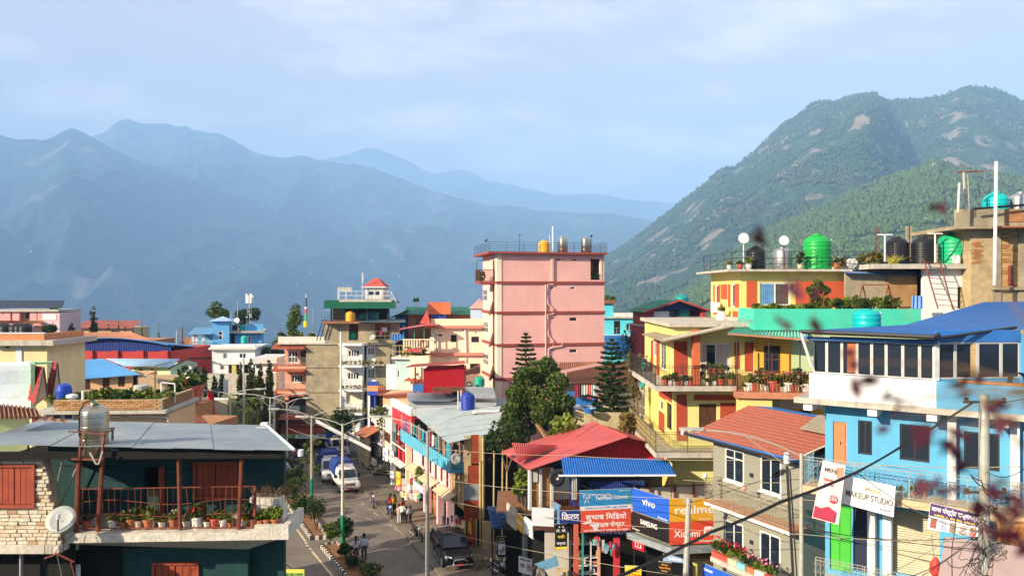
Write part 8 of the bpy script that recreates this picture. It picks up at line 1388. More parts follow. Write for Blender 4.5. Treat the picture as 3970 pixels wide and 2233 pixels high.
# green terrace wall with roof garden behind
reg('Y5');fg=Fr(770,40.3,-1);T=fg.T('terrace_wall','mint green plastered terrace wall with rust streaks below the roof garden','wall');mint=mat('mint_plaster',(.06,.55,.38),.8,.12,.8,streak=.5,dirt=(.20,.38,.18));W=fg.U(3000);bx(T,'wall',mint,(0,W),(0,.2),(fg.Z(1500,1380),fg.Z(1500,1095)));bx(T,'wall',mint,(0,.2),(.21,3),(fg.Z(1500,1380),fg.Z(1500,1095)));bx(T,'floor',MM['slab'],(0,W),(.21,6),(z3+.21,z3+.4));bx(T,'under_wall',lgr,(.3,W),(.3,6),(8,z3+.2));bx(T,'soil_bed',MM['soil'],(.21,W),(.22,1.0),(z3+.41,fg.Z(1500,1130)))
gl=lambda x,w_:(lambda u:Vector((fg.o.x+fg.u.x*u+fg.w.x*w_,fg.o.y+fg.u.y*u+fg.w.y*w_,fg.Z(1500,1135))))(fg.U(x,w_))
shrub(gl(1600,.7),[(-.15,0,1.05,.38,.35),(.15,.1,1.35,.3,.3),(.45,0,1.1,.28,.25),(.0,0,.6,.3,.3)],700,.12,MM['leafA'],'small bushy tree growing out of the mint terrace wall bed',401,'tree','roof_shrub')
q=random.Random(44);nm=['low leafy bush','yellow-green bush','spreading vine','dense garden bush','straggly bush']
for i in range(26):
 x=850+i*72+q.uniform(-15,15);big=.35+.35*(x>1750)+q.uniform(-.05,.12);shrub(gl(x,q.uniform(.4,.9)),[(q.uniform(-.2,.2),0,big*.5,.28,big*.35),(q.uniform(-.25,.25),.1,big*.75,.24,big*.3)],200,.10,MM[['leafA','leafC','leafC','leafA','leafB'][i%5]],nm[i%5]+' in the garden bed behind the mint terrace wall',410+i,'plant','garden_plant','roof garden plants behind the mint wall',bloom=(12,mat('bloom_orange',(.7,.3,.03),.6,.2,9))if i%4==1 else None)
tag(MB().tube([gl(1700,.3),gl(1700,.3)+Vector((0,0,1.05))],.03,6).build('garden_stake',None,MM['rust']),'rusty stake standing in the terrace garden bed','stake')
# white tank block, black and green tanks, ladder
reg('Y6');fb=Fr(745,43,0);T=fb.T('tank_block','whitewashed rooftop block with open doorway carrying the tanks','building');W=fb.U(1300);zt=fb.Z(1000,1070);dr=fb.Rf(1068,1238,1215,1440);wall(T,'f',0,W,z3,zt,wf,[dr]);bx(T,'body',MM['dark'],(.1,W-.1),(1.5,5),(z3,zt));bx(T,'side_wall',wf,(W-.2,W),(.23,5),(z3,zt));bx(T,'door_leaf',mat('beige_ply',(.62,.50,.30),.8,.15,2),(dr[1]+.03,fb.U(1340)),(-.25,-.2),(dr[2],dr[3]));u0=fb.U(262,-.3);bx(T,'slab',MM['slab'],(u0,fb.U(1375)),(-.5,5.2),(zt+.003,fb.Z(1000,1022,-.5)));bx(T,'rear_wall',MM['conc'],(fb.U(5,1),-.02),(.8,1.0),(z3,fb.Z(200,1095,.8)));bx(T,'plank_wall',mat('ply_brown',(.36,.20,.08),.85,.25,2),(fb.U(405,.7),-.02),(.6,.78),(z3,fb.Z(500,1120,.7)));MB().corr(fb.hit(0,1105,None,.3),fb.hit(770,1130,None,.3),fb.hit(770,1085,None,1.8),fb.hit(0,1085,None,1.8),30,.03).build('tin_strip',T,MM['blueroof'])
zr2=fb.Z(1000,1022,-.5);tl=lambda x,w_:(lambda u:Vector((fb.o.x+fb.u.x*u+fb.w.x*w_,fb.o.y+fb.u.y*u+fb.w.y*w_,zr2)))(fb.U(x,w_))
tank(tl(498,.9),.62,1.48,MATS['black_plastic'],'black ribbed tank with yellow agave at its foot',9);tank(tl(748,.7),.64,1.5,MATS['black_plastic'],'black ribbed tank next to the ladder top',9);tank(tl(1042,.8),.86,1.72,mat('tank_emerald',(.01,.38,.16),.4,.08,2),'emerald green tank beside the brick wall with a sack before it',6)
T2=thing('sack','white printed sack leaning against the emerald tank','sack',tl(1058,-.15));MB().lathe([(.02,0),(.2,.03),(.22,.3),(.16,.48),(.02,.5)],10).build('body',T2,wf)
b=MB();q=random.Random(5)
for k in range(60):a=q.uniform(0,6.3);r_=q.uniform(.25,.62);b.bar((q.uniform(-.3,.3),0,0),(q.uniform(-.3,.3)+r_*math.cos(a),r_*.5*math.sin(a),q.uniform(.25,.55)),.025,3,.003)
T2=thing('agave','yellow spiky agave spreading on the slab before the black tanks','plant',tl(470,-.1));b.build('foliage',T2,mat('agave_yellow',(.42,.36,.05),.7,.3,4))
T2=thing('ladder','rusty iron ladder leaning on the whitewashed tank block','ladder',(0,0,0));a0,a1,b0,b1=P(750,975,42.2),P(900,985,42.2),P(885,1440,41.4),P(1025,1449,41.4)
for p_,q_ in((a0,b0),(a1,b1)):MB().bar(p_,q_,.035).build('rail',T2,MM['rust'])
for k in range(9):t=(k+.6)/9.3;MB().bar(a0.lerp(b0,t),a1.lerp(b1,t),.022).build('rung',T2,MM['rust'])
for i,(x,y0,y1)in enumerate(((388,750,1000),(858,740,1015),(1195,675,1015))):a,b_=P(x,y1,43),P(x+(25 if i==2 else 0)*0,y0,43);tag(MB().bar(a,b_,.045,6).bar(b_+Vector((-.4,0,0)),b_+Vector((.4,0,0)),.04,6).build('standpipe',None,wf),['white T-shaped standpipe at the left black tank','white T-shaped standpipe between black tank and emerald tank','white T-shaped standpipe right of the emerald tank'][i],'pipe')
cable([P(1180,680,42.9),P(1080,820,42.6),P(1000,940,42.5),P(930,1010,42.6)],.035,MM['cable'],'thick black hose drooping across the emerald tank',.1,None,5,'hose','hose');dish(tl(1320,-.2),.2,60,20,'small white dish at the end of the tank slab',wf,.55)
for i,x in enumerate((300,318,335,600,620,870)):a=P(x,760 if i>2 else 770,52);tag(MB().bar(Vector((a.x,a.y,0)),P(x,670,52),.03 if i not in(3,4)else.14,4).build('rebar',None,MM['rust']if i not in(3,4)else MM['conc']),'bare reinforcing column rising behind the rooftop tanks','column','bare columns behind the tanks')
shrub(Vector((P(300,860,50).x,50,10)),[(-1.8,0,8.3,1.3,.8),(0,0,8.7,1.3,.9),(1.2,0,8.9,1.0,.8),(-.8,0,7.6,1.4,.8),(.8,0,7.6,1.4,.9)],1500,.24,leafmat('leaf_olive',(.10,.085,.012)),'olive-leaved tree crown behind the rooftop black tanks',460,'tree','olive_tree')
l=P(545,1200,43);T2=thing('swing_frame','rusty A-shaped swing frame in the roof garden','frame',(0,0,0));a,b_=P(180,1220,42),P(420,1215,42);b=MB();b.bar(a,b_,.04)
for p_ in(a,b_):b.bar(p_,p_+Vector((-.35,-.2,-1.1)),.035).bar(p_,p_+Vector((.35,.2,-1.1)),.035)
b.build('frame',T2,MM['rust'])
tag(MB().corr(P(635,1440,41.6),P(745,1440,41.6),P(745,1320,41.8),P(640,1320,41.8),3,.05).build('tarpaulin',None,MM['blueroof']),'crumpled blue tarpaulin hung in the roof garden','tarpaulin')
# brick building at far right
fk=Fr(1200,42,-3);T=fk.T('brick_tower','unfinished brick building with concrete parapet and small grille window','building');W=fk.U(2300);z0,zp0,zp1=8,fk.Z(1400,700),fk.Z(1400,520);bx(T,'wall',mat('mortar_sand',(.45,.34,.19),.95,.25,3),(0,W),(.05,5),(z0,zp0));bx(T,'column',MM['conc'],(fk.U(1395),fk.U(1475)),(-.03,.04),(z0,zp0));bx(T,'column',MM['conc'],(fk.U(1640),fk.U(1690)),(-.03,.04),(z0,zp0));bx(T,'ledge',MM['conc'],(fk.U(1380),W),(-.2,.04),(fk.Z(1500,1265),fk.Z(1500,1240)))
bmk=[mat('brick_ochre',(.50,.29,.10),.9,.3,8),mat('brick_tan',(.56,.36,.15),.9,.3,8),mat('brick_rust',(.40,.17,.06),.9,.3,8)];kme=[]
for m in bmk:me=bpy.data.meshes.new('brick');q_=MB().box((-.5,.5),(-.5,.5),(-.5,.5));me.from_pydata(q_.v,[],q_.f);me.materials.append(m);kme.append(me)
q=random.Random(14);bw_,bh_=.30,.125
def brickfield(x0,x1,y0,y1,dark=False):
 u0,u1,za,zb_=fk.U(x0),fk.U(x1),fk.Z((x0+x1)/2,y1),fk.Z((x0+x1)/2,y0);nr=int((zb_-za)/bh_);nc=max(1,int((u1-u0)/bw_))
 for r_ in range(nr):
  for c_ in range(nc):
   o=bpy.data.objects.new('brick',kme[2]if dark and q.random()<.7 else kme[q.randrange(3)]);C.objects.link(o);o.parent=T;s_=(u1-u0)/nc;o.location=(u0+(c_+.5+.25*(r_%2)-.12)*s_,.05-.012,za+(r_+.5)*bh_);o.scale=(s_*.9,.03+q.uniform(0,.015),bh_*.78)
brickfield(1482,1636,720,1235);brickfield(1700,1790,660,1235);brickfield(1210,1300,790,1020,True)
bx(T,'parapet',MM['conc'],(fk.U(1005),W),(-.6,-.35),(zp0,zp1));bx(T,'roof',MM['conc'],(fk.U(1005)+.1,W),(-.34,5),(zp0,zp0+.2));bx(T,'parapet_brick',MM['brick'],(fk.U(1515,-.6),W),(-.64,-.605),(zp0+.35,zp1-.05));bx(T,'tin_canopy',MM['rusttin'],(fk.U(1410,-1),W),(-1.1,-.65),(fk.Z(1500,690,-.9),fk.Z(1500,675,-.9)),(R(-8),0,0));r=fk.Rf(1540,1040,1585,1215);bx(T,'grille_window',MM['rust'],(r[0],r[1]),(-.06,.03),(r[2],r[3]));[bx(T,'grille_gap',MM['dark'],(r[0]+.12,r[1]-.12),(-.066,-.061),(r[2]+.1+k*.26,r[2]+.26+k*.26))for k in range(int((r[3]-r[2]-.2)/.26))]
pl_=lambda x,w_:(lambda u:Vector((fk.o.x+fk.u.x*u+fk.w.x*w_,fk.o.y+fk.u.y*u+fk.w.y*w_,zp0+.2)))(fk.U(x,w_));tank(pl_(1425,.8),.66,zp1-zp0+.62-.2+.35,mat('tank_aqua',(.0,.42,.42),.45,.08,2),'aqua tank on top of the brick building wound with creeper',5);steel_tank(pl_(1660,.9),.62,zp1-zp0+.7-.2+.3,'squat steel tank on the brick building at the picture edge',(.5,.8),MATS['dull_steel'])
for x,y0,y1,r_,m,lb in((1432,65,1220,.085,wf,'tall white plastic pipe running up the brick building'),(1085,265,540,.06,mat('pipe_cream',(.7,.6,.45),.6,.1,2),'cream pipe standing on the concrete parapet'),(1262,265,400,.02,MM['iron'],'thin iron rod above the concrete parapet')):a,b_=P(x-18 if x==1432 else x-12 if x==1085 else x+12,y1,40.6),P(x,y0,40.6);tag(MB().bar(a,b_,r_,8).build('pipe',None,m),lb,'pipe')
tag(MB().bar(P(1222,508,40.9),P(1800,462,40.9),.06,6).build('black_pipe',None,MM['cable']),'black pipe lying along the top of the brick building parapet','pipe');a=P(1145,525,41);T2=thing('clothes_post','weathered T-shaped clothes post on the concrete parapet','post',a);MB().bar((0,0,0),(-.12,0,2.0),.06,6).bar((.18,0,0),(.1,0,1.9),.02,4).build('post',T2,MM['slab']);MB().bar((-.45,0,2.0),(.9,0,2.05),.05).build('crossbar',T2,MM['rust'])
# orange part with flower balcony
reg('Y4');fo=Fr(1062,40.6,-10);T=fo.T('orange_house','orange and sage green house wing with a long flower balcony','building');W=fo.U(1600);wr_=fo.Rf(1140,535,1283,775);z2o=fo.Z(1062,800);zro=fo.Z(1200,455);lw2=fo.Rf(970,1112,1116,1245,w=-1.2)
us=fo.U(1380);wall(T,'f',0,us,z2o-.5,zro,org,[wr_]);bx(T,'wall',lgr,(us+.005,W),(0,.2),(z2o-.5,zro));window(T,'f',wr_,MM['wood'],MM['glass'],2,2,.1,.02);bx(T,'back',MM['dark'],(0,W),(4,4.2),(0,zro))
uB0=fo.U(890,-1.2);zB=fo.Z(900,930,-1.2);MB().prism([(uB0,-1.3,zB-.32),(W+.3,-1.3,zB-.32),(W+.3,.2,zB-.32),(uB0,.2,zB-.32)],(0,0,.32)).build('balcony_slab',T,mat('fascia_brick',(.50,.20,.11),.85,.25,4,streak=.3,dirt=(.3,.14,.08)));railing(T,[(fo.U(905,-1.25),-1.25,zB),(W+.3,-1.25,zB)],1.05,MM['rust'],.15,.012,(.05,.9,1.0));wall(T,'f',uB0+.1,fo.U(1212,-1.1),0,zB-.33,mat('honey_plaster',(.84,.58,.20),.85,.07,.8),[lw2],at=-1.1);window(T,'f',lw2,MM['wood'],MM['glass'],2,2,.13,-1.06);bx(T,'recess_wall',org,(fo.U(1225,.3),W+.3),(.25,.3),(0,zB-.33));bx(T,'recess_band',mat('pale_cream',(.75,.62,.42),.85,.1,1),(fo.U(1225,.2),W+.3),(.2,.245),(fo.Z(1300,1075,.2),zB-.33));MB().lathe([(.33,0),(.33,.05),(.02,.05)],18).build('round_window',T,MM['dark']).matrix_local=Matrix.Translation((fo.U(1500,.1),.2,fo.Z(1500,1150,.1)))@Matrix.Rotation(R(90),4,'X')
for x in(908,1185,1452):MB().bar((fo.U(x,-1.2),-1.2,zB-.3),(fo.U(x,-1.2),-1.2,zro-.1),.035,6).build('thin_post',T,MM['iron'])
MB().corr(fo.hit(828,425,None,-1.5),fo.hit(1530,475,None,-1.5),fo.hit(1500,395,None,.6),fo.hit(900,378,None,.6),24,.05).build('awning',T,mat('verdigris_tin',(.20,.52,.40),.7,.25,1,streak=.3,dirt=(.4,.5,.42)));MB().prism([fo.hit(828,425,None,-1.48),fo.hit(1530,475,None,-1.48),fo.hit(1530,495,None,-1.48),fo.hit(828,440,None,-1.48)],(0,.08,0)).build('awning_board',T,mat('fascia_brick',(.50,.20,.11)))
ol=lambda x,w_:(lambda u:Vector((fo.o.x+fo.u.x*u+fo.w.x*w_,fo.o.y+fo.u.y*u+fo.w.y*w_,zB)))(fo.U(x,w_))
for i in range(17):pot(ol(985+i*33,-1.0),[0,4,2,5,3][i%5],'flowering pot plant packed behind the rusty rail of the orange wing','flowers on the orange balcony',1.0+.35*((i*7)%3)/2)
MB().tube([fo.hit(1462,410,None,-1.5),fo.hit(1480,470,None,-1.5),fo.hit(1560,720,None,-1.4)],.05,8).build('down_pipe',T,wf)
# grey house with clay-red tiled sheet roof
reg('Y7');fr=Fr(245,36.1,-63.7);W=fr.U(955);gry=mat('grey_green_plaster',(.26,.26,.205),.85,.06,.7,streak=.1,dirt=(.3,.28,.22));T=fr.T('grey_house','grey-green house with white framed windows and clay-red tile-sheet roof','house')
rs=[fr.Rf(345,408,500,675),fr.Rf(637,475,806,765),fr.Rf(342,1002,495,1255),fr.Rf(630,1098,800,1372)];zt=fr.Z(600,395);shell(T,W,4.2,0,zt,gry,f=rs)
for i,r in enumerate(rs):window(T,'f',r,wf,MM['glass'],2,1,.07,-.02,trans=.72 if i in(0,)else None,sill=1)
ze=fr.Z(500,378,-.5);tr_=mat('tile_sheet',(.40,.13,.085),.75,.25,9,fine=.25);MB().corr((-.9,-.55,ze),(W+.5,-.55,ze),(W+.5,3.0,ze+1.05),(-.9,3.0,ze+1.05),36,.035,rows=2).build('roof',T,tr_)
b=MB()
for k in range(13):
 t=(k+.5)/13;b.box((-.9,W+.5),(-.55+3.55*t-.03,-.55+3.55*t+.03),(ze+1.05*t-.0,ze+1.05*t+.045))
b.build('tile_course',T,tr_);bx(T,'fascia',MM['blueroof'],(-.95,W+.5),(-.64,-.57),(ze-.16,ze+.0));MB().bar((-1.3,-.7,ze-.05),(W+.55,-.7,ze-.12),.06,8).build('gutter',T,MM['iron']);MB().lathe([(.1,-.12),(.1,.12)],10,(-1.3,-.7,ze)).build('gutter_end',T,wf);MB().prism([(W-1.4,1.5,ze+.75),(W+.2,1.5,ze+.75),(W-.2,2.8,ze+1.2),(W-1.6,2.8,ze+1.2)],(0,0,.05)).build('flat_panel',T,mat('dusty_panel',(.30,.25,.18),.7,.2,2));MB().corr((-.6,3.0,ze+1.05),(W+.3,3.0,ze+1.05),(W+.3,4.3,ze+.9),(-.6,4.3,ze+.9),30,.03).build('rear_roof',T,MM['blueroof'])
zb=fr.Z(520,955,-1.0);u0=fr.U(175,-1);u1=fr.U(882,-1);bx(T,'balcony_slab',mat('slab_tile',(.50,.23,.12),.8,.15,2),(u0,u1),(-1.0,-.004),(zb-.16,zb));bx(T,'slab_edge',wf,(u0,u1),(-1.05,-1.002),(zb-.14,zb-.02));rg=mat('rail_silver',(.42,.40,.34),.45,.2,4,metal=.3);railing(T,[(u0,-.1,zb),(u0,-.95,zb),(u1,-.95,zb)],1.0,rg,.16,.010,(.08,.82,1.0),curl=True,mc=mat('rail_gold2',(.36,.32,.22),.5,.2,4))
for x,c_ in((177,(.75,.73,.68)),(497,(.80,.35,.24)),(858,(.80,.55,.12))):MB().lathe([(.02,0),(.09,.04),(.12,.12),(.09,.2),(.02,.24)],12,(fr.U(x,-.95),-.95,zb+1.0)).build('globe_lamp',T,mat('globe_%d'%x,c_,.4,0),True)
for y in(617,1168):r=fr.hit(563,y,None,0);bx(T,'meter',MM['iron'],(r[0]-.09,r[0]+.09),(-.06,-.003),(r[2]-.08,r[2]+.08))
fl=lambda x,w_,z:(lambda u:Vector((fr.o.x+fr.u.x*u+fr.w.x*w_,fr.o.y+fr.u.y*u+fr.w.y*w_,z)))(fr.U(x,w_));zk=fr.Z(420,1345,-1.0);bx(T,'lower_ledge',MM['slab'],(fr.U(235,-1.2),W),(-1.3,-.004),(zk-.2,zk))
pm=[mat('planter_red',(.55,.08,.05),.7,.15,4),mat('planter_red',(.55,.08,.05)),MPOT[3],mat('planter_aqua',(.2,.5,.55),.7,.1,4),mat('terracotta',(.42,.15,.06)),MPOT[0]]
for i,(x,lb)in enumerate(((282,'red planter with tall red geraniums on the grey house ledge'),(345,'second red planter of geraniums on the grey house ledge'),(410,'cream planter with dense geraniums on the grey house ledge'),(490,'white and aqua planter with big-leaved geraniums'),(560,'terracotta pot of yellow-leaved plant on the grey house ledge'),(640,'white pot of pink flowers on the grey house ledge'),(720,'last pot of pink flowers at the end of the grey house ledge'))):
 l=fl(x,-1.1,zk);T2=thing('planter',lb,'planter',l,fr.a,'flower planters of the grey house');bx(T2,'box',pm[i%6],(-.28,.28),(-.11,.11),(0,.22));h=.5 if i<4 else.35;leaves('foliage',blob_pts([(-.12,0,.3+h*.4,.22,h*.4),(.14,0,.3+h*.5,.2,h*.4)],190,500+i,.2),.12,T2,MM[['leafA','leafB','leafC'][i%3]]);leaves('blossom',blob_pts([(0,0,.35+h*.8,.26,h*.35)],16,520+i,.5),.11,T2,MATS['bloom_red']if i<4 else MATS['bloom_pink'])
board2(155,34.6,1345,1500,420,33.0,sbl,'blue board with white Devanagari lettering below the planters',[('शाकाहारी',.65,.4,.55,whk,.6),('भोजनालय',.18,.75,.2,whk,.3)])
# blue house
reg('Y8');fr=Fr(45,28,-37.2);T=fr.T('blue_house','sky blue house with glazed blue-roofed upper room and scrolled balconies','building');azr=mat('azure_plaster',(.10,.37,.60),.85,.1,.7,streak=.4,dirt=(.10,.27,.40));w0=.9;uL=fr.U(312,w0);uR=fr.U(2900,w0);zs=fr.Z(800,1000);zs2=zs-.22
r1=[fr.Rf(385,1172,512,1560,w=w0),fr.Rf(620,1160,752,1478,w=w0),fr.Rf(1010,1200,1290,1540,w=w0),fr.Rf(1612,1272,1946,1620,w=w0)];reg('W1');zb=fr.Z(600,640,-.1);r0=[fr.Rf(290,760,500,1400,w=w0),fr.Rf(515,790,650,1400,w=w0),fr.Rf(882,830,1350,1449,w=w0)]
wall(T,'f',uL,uR,0,zs2,azr,r1+r0,.22,at=w0);bx(T,'side_wall',azr,(uL,uL+.2),(w0+.23,6),(0,zs2));bx(T,'inner_back',MM['dark'],(uL+.2,uR),(w0+1.2,w0+1.3),(0,zs2))
door(T,'f',r1[0],mat('door_orange',(.58,.20,.08),.75,.1,2),inset=w0+.05,panels=1)
for r in r1[1:]:window(T,'f',r,MM['iron'],MM['glass'],2,1,.06,w0+.06)
door(T,'f',r0[0],mat('door_green',(.06,.42,.04),.7,.1,2),inset=w0+.08);n=26;shm=mat('shutter_cream',(.50,.46,.32),.7,.12,2,streak=.2,dirt=(.35,.3,.2))
for k in range(n):z0,z1=r0[2][2]+(r0[2][3]-r0[2][2])*k/n,r0[2][2]+(r0[2][3]-r0[2][2])*(k+1)/n;MB().prism([(r0[2][0],w0+.1,z0),(r0[2][0],w0+.06,z0+.02),(r0[2][0],w0+.1,z1-.005)],(r0[2][1]-r0[2][0],0,0)).build('shutter_slat',T,shm)
b=MB();g_=r0[1];b.box((g_[0],g_[1]),(w0+.1,w0+.14),(g_[2],g_[3]));b.build('lattice_door',T,mat('door_navy',(.015,.02,.05),.6,.1,2));
for x0,x1 in((652,722),(800,882)):bx(T,'column',wf,(fr.U(x0,.6),fr.U(x1,.6)),(.6,.895),(0,zb-.3))
for x,y0,y1 in((1425,0,460),(2030,40,560)):bx(T,'column',wf,(fr.U(x,.7),fr.U(x,.7)+.25),(.66,.897),(zb,zs2))
# slabs and scrolled railings
reg('Y8');MB().prism([(-.1,0,zs-.2),(uR,0,zs-.2),(uR,6,zs-.2),(-.1,6,zs-.2)],(0,0,.2)).build('slab',T,MM['slab'])
for x in(100,700,1255,1920):bx(T,'bracket',wf,(fr.U(x),fr.U(x)+.3),(.1,.895),(zs-.45,zs-.205))
cb=mat('cream_brick_band',(.62,.42,.26),.8,.3,3);MB().prism([(.3,-.3,zb-.25),(uR,-.3,zb-.25),(uR,.89,zb-.25),(.3,.89,zb-.25)],(0,0,.25)).build('balcony_slab',T,cb);rsc=mat('rail_turq',(.16,.34,.42),.5,.2,4,metal=.2);railing(T,[(.35,.8,zb),(.35,-.25,zb),(uR,-.25,zb)],1.0,rg,.15,.009,(.06,.9,1.0),curl=True,mc=rsc)
b=MB();q=random.Random(3)
for k in range(90):u=q.uniform(.4,uR);z=zb+q.uniform(.2,.9);b.lathe([(.005,-.02),(.022,0),(.005,.02)],5,(u,-.28,z))
b.build('pink_knobs',T,mat('knob_pink',(.70,.25,.45),.4,.1,6));zl=zb-3.3;bx(T,'lower_slab',MM['slab'],(.8,uR),(-.7,.89),(zl-.2,zl));railing(T,[(.85,-.65,zl),(uR,-.65,zl)],1.0,rg,.15,.009,(.06,.9,1.0),curl=True,mc=rg)
# upper glazed room
zp=fr.Z(800,755);uC=fr.U(1352);uA=fr.U(160);bx(T,'parapet',mat('pearl_plaster',(.66,.68,.71),.85,.08,.8,streak=.4,dirt=(.5,.5,.48)),(uA,uC),(.02,.25),(zs+.003,zp));bx(T,'parapet',azr,(uC+.003,uR),(.02,.25),(zs+.003,zp-.02));bx(T,'parapet_coping',MM['brick'],(uC+.6,uR),(.0,.3),(zp-.018,zp+.07))
zw=fr.Z(800,428);ux=[fr.U(x)for x in(192,318,460,602,740,876,1032,1190,1348)]
for i in range(8):window(T,'f',(ux[i]+.005,ux[i+1]-.005,zp+.02,zw),gw,MM['glass'],1,1,.04,.1)
o_=bx(T,'curtain',mat('curtain_orange',(.50,.16,.06),.9,.5,9),(fr.U(510),fr.U(585)),(.11,.118),(zp+.1,zw-.05));bx(T,'room_back',MM['dark'],(uA,uC),(2.6,2.7),(zs,zw))
Cw=fr.o+fr.u*uC+fr.w*.1;fq=Fr(1352,Cw.y,6);lq=lambda v:fr.loc(Vector((fq.o.x+fq.u.x*v[0]+fq.w.x*v[1],fq.o.y+fq.u.y*v[0]+fq.w.y*v[1],v[2])))
G2=fq.T('glazed_corner','glazed corner bay in the blue upper room with cream curtain','bay window');uu=[fq.U(x)for x in(1362,1535,1745,1965,2140)]
for i in range(4):window(G2,'f',(uu[i]+.005,uu[i+1]-.005,zp+.05,zw+.05),gw,MM['glass'],1,1,.045,.02)
bx(G2,'curtain',mat('curtain_cream',(.62,.42,.20),.9,.3,8),(fq.U(1680),fq.U(1735)),(.03,.038),(zp+.12,zw));bx(G2,'corner_post',wf,(-.06,.1),(-.02,.15),(zp,zw+.1));bx(G2,'end_wall',sb,(fq.U(2145),fq.U(2900)),(0,.2),(zp-.3,zw+.3));bx(G2,'blue_lintel',MM['blueroof'],(0.02,fq.U(2140)),(-.01,.1),(zw+.06,zw+.45));bx(G2,'sill_wall',azr,(0,fq.U(2350)),(.03,.2),(zs,zp+.04))
br=mat('cobalt_roof',(.02,.14,.42),.45,.12,1,streak=.2,dirt=(.08,.22,.5),spec=.4);bx(T,'roof_fascia',br,(uA-.15,uC+.05),(-.12,-.06),(zw+.02,fr.Z(800,395)));A=[fr.hit(90,325,None,-.35),fr.hit(1390,383,None,-.35)];zz=A[0][2]
L3=lambda x,y,d:fr.loc(P(x,y,d));MB().corr(A[0],A[1],L3(2080,300,26.5),L3(1040,272,33),40,.03).build('roof',T,br);MB().corr(A[0],L3(1040,272,33),L3(1040,268,36),L3(140,318,33),20,.02).build('roof',T,br);MB().corr(L3(1052,272,33),L3(2900,330,22.5),L3(2700,35,34),L3(1800,55,38),44,.03).build('upper_roof',T,br);MB().prism([L3(1052,272,33),L3(1800,55,38),L3(1900,200,38)],(0,0,-.02)).build('upper_roof',T,br)
MB().tube([fr.hit(85,328,None,-.5),fr.hit(700,352,None,-.5),fr.hit(1330,380,None,-.5),fr.hit(1382,350,None,-.4)],.075,8).build('gutter',T,MM['iron']);MB().tube([fr.hit(1395,385,None,-.35),L3(2100,288,26)],.05,6).build('gutter',T,MM['iron']);MB().tube([fr.hit(90,335,None,-.5),fr.hit(100,385,None,-.5),fr.hit(188,655,None,-.1)],.055,8).build('down_pipe',T,wf)
l=P(700,300,33.5);tank(l-Vector((0,0,.15)),.56*1.0,.95,mat('tank_turq',(.0,.40,.38),.45,.08,2),'turquoise tank standing on the blue roof against the mint wall',3)
T2=thing('hose_coil','coil of black hose on the blue parapet','hose',P(2100,790,24.3));b=MB()
for k in range(4):b.tube([(.26*math.cos(t)+.02*k,-.03*k,.26*math.sin(t))for t in np.linspace(0,6.28,16)],.022,5)
b.build('coil',T2,MM['cable']);reg('W1')
for i,(x,y,k)in enumerate(((1100,660,1),(970,640,0),(1200,660,5))):pot(P(x,y+25,26.3-i*.1)*1.0,k,['yellow pot on the blue house balcony edge','small white pot on the blue house balcony edge','dark pot behind the scrolled balcony rail'][i],'pots on the blue balcony',.7)
# hanging poster, studio board, Devanagari board
def quadboard(q4,m,label,lines,th=.04,cat='sign',name='shop_sign'):
 a,b_,c,d=q4;e=(b_-a);L_=e.length;ex=e.normalized();up=(a-d);h=up.length;n=ex.cross(up.normalized()).normalized();T=thing(name,label,cat,(0,0,0));M=Matrix(((ex.x,-n.x,up.normalized().x,d.x),(ex.y,-n.y,up.normalized().y,d.y),(ex.z,-n.z,up.normalized().z,d.z),(0,0,0,1)));T.matrix_world=M;inv=M.inverted();MB().prism([inv@p_ for p_ in(d,c,b_,a)],(0,th,0)).build('board',T,m)
 for(s,fx,fz,sz,mm,mw)in lines:text(T,'lettering',s,(L_*fx,-.008,h*fz),(R(90),0,0),sz*h,mm,maxw=L_*mw if mw else None,bold=.016)
 return T,L_,h
gink=mat('grey_gold_ink',(.10,.085,.06),.6,0);quadboard([P(450,480,26.6),P(945,560,25.4),P(905,850,25.4),P(408,745,26.6)],mat('board_white',(.74,.74,.73),.5,.03,2),'large white tilted makeup studio board',[('Menji',.58,.70,.24,mat('pale_gold_ink',(.38,.31,.16),.6,0),.3),('MAKEUP STUDIO',.52,.40,.30,gink,.92),('+977 9812345678',.84,.12,.06,gink,.22)])
T,L_,h=quadboard([P(222,330,26.4),P(440,385,26.1),P(375,955,26.1),P(118,885,26.4)],mat('poster_pale',(.72,.60,.58),.6,.12,3),'pink and white grand-opening poster hung at a slant beside the studio board',[('MENJI',.45,.86,.09,gink,.6),('Opening',.42,.70,.07,redk,.5),('Special',.45,.62,.05,redk,.4)],.02,'poster','poster');rose=mat('poster_rose',(.42,.03,.07),.6,.2,3);MB().prism([(L_*.03,-.006,h*.02),(L_*.97,-.006,h*.02),(L_*.97,-.006,h*.20),(L_*.6,-.006,h*.26),(L_*.3,-.006,h*.2),(L_*.03,-.006,h*.22)],(0,.004,0)).build('rose_panel',T,rose);MB().prism([(L_*(.75+.18*math.cos(t)),-.01,h*.40+L_*.2*math.sin(t))for t in np.linspace(0,6.28,19)[:-1]],(0,.004,0)).build('badge',T,rose);text(T,'lettering','25%',(L_*.75,-.016,h*.40),(R(90),0,0),h*.08,whk);text(T,'lettering','Get',(L_*.75,-.016,h*.455),(R(90),0,0),h*.04,whk);MB().prism([(L_*.62,-.006,h*.93),(L_*.97,-.006,h*.97),(L_*.97,-.006,h*.72),(L_*.8,-.006,h*.74),(L_*.66,-.006,h*.84)],(0,.004,0)).build('face_print',T,mat('poster_coral',(.72,.28,.20),.6,.3,4))
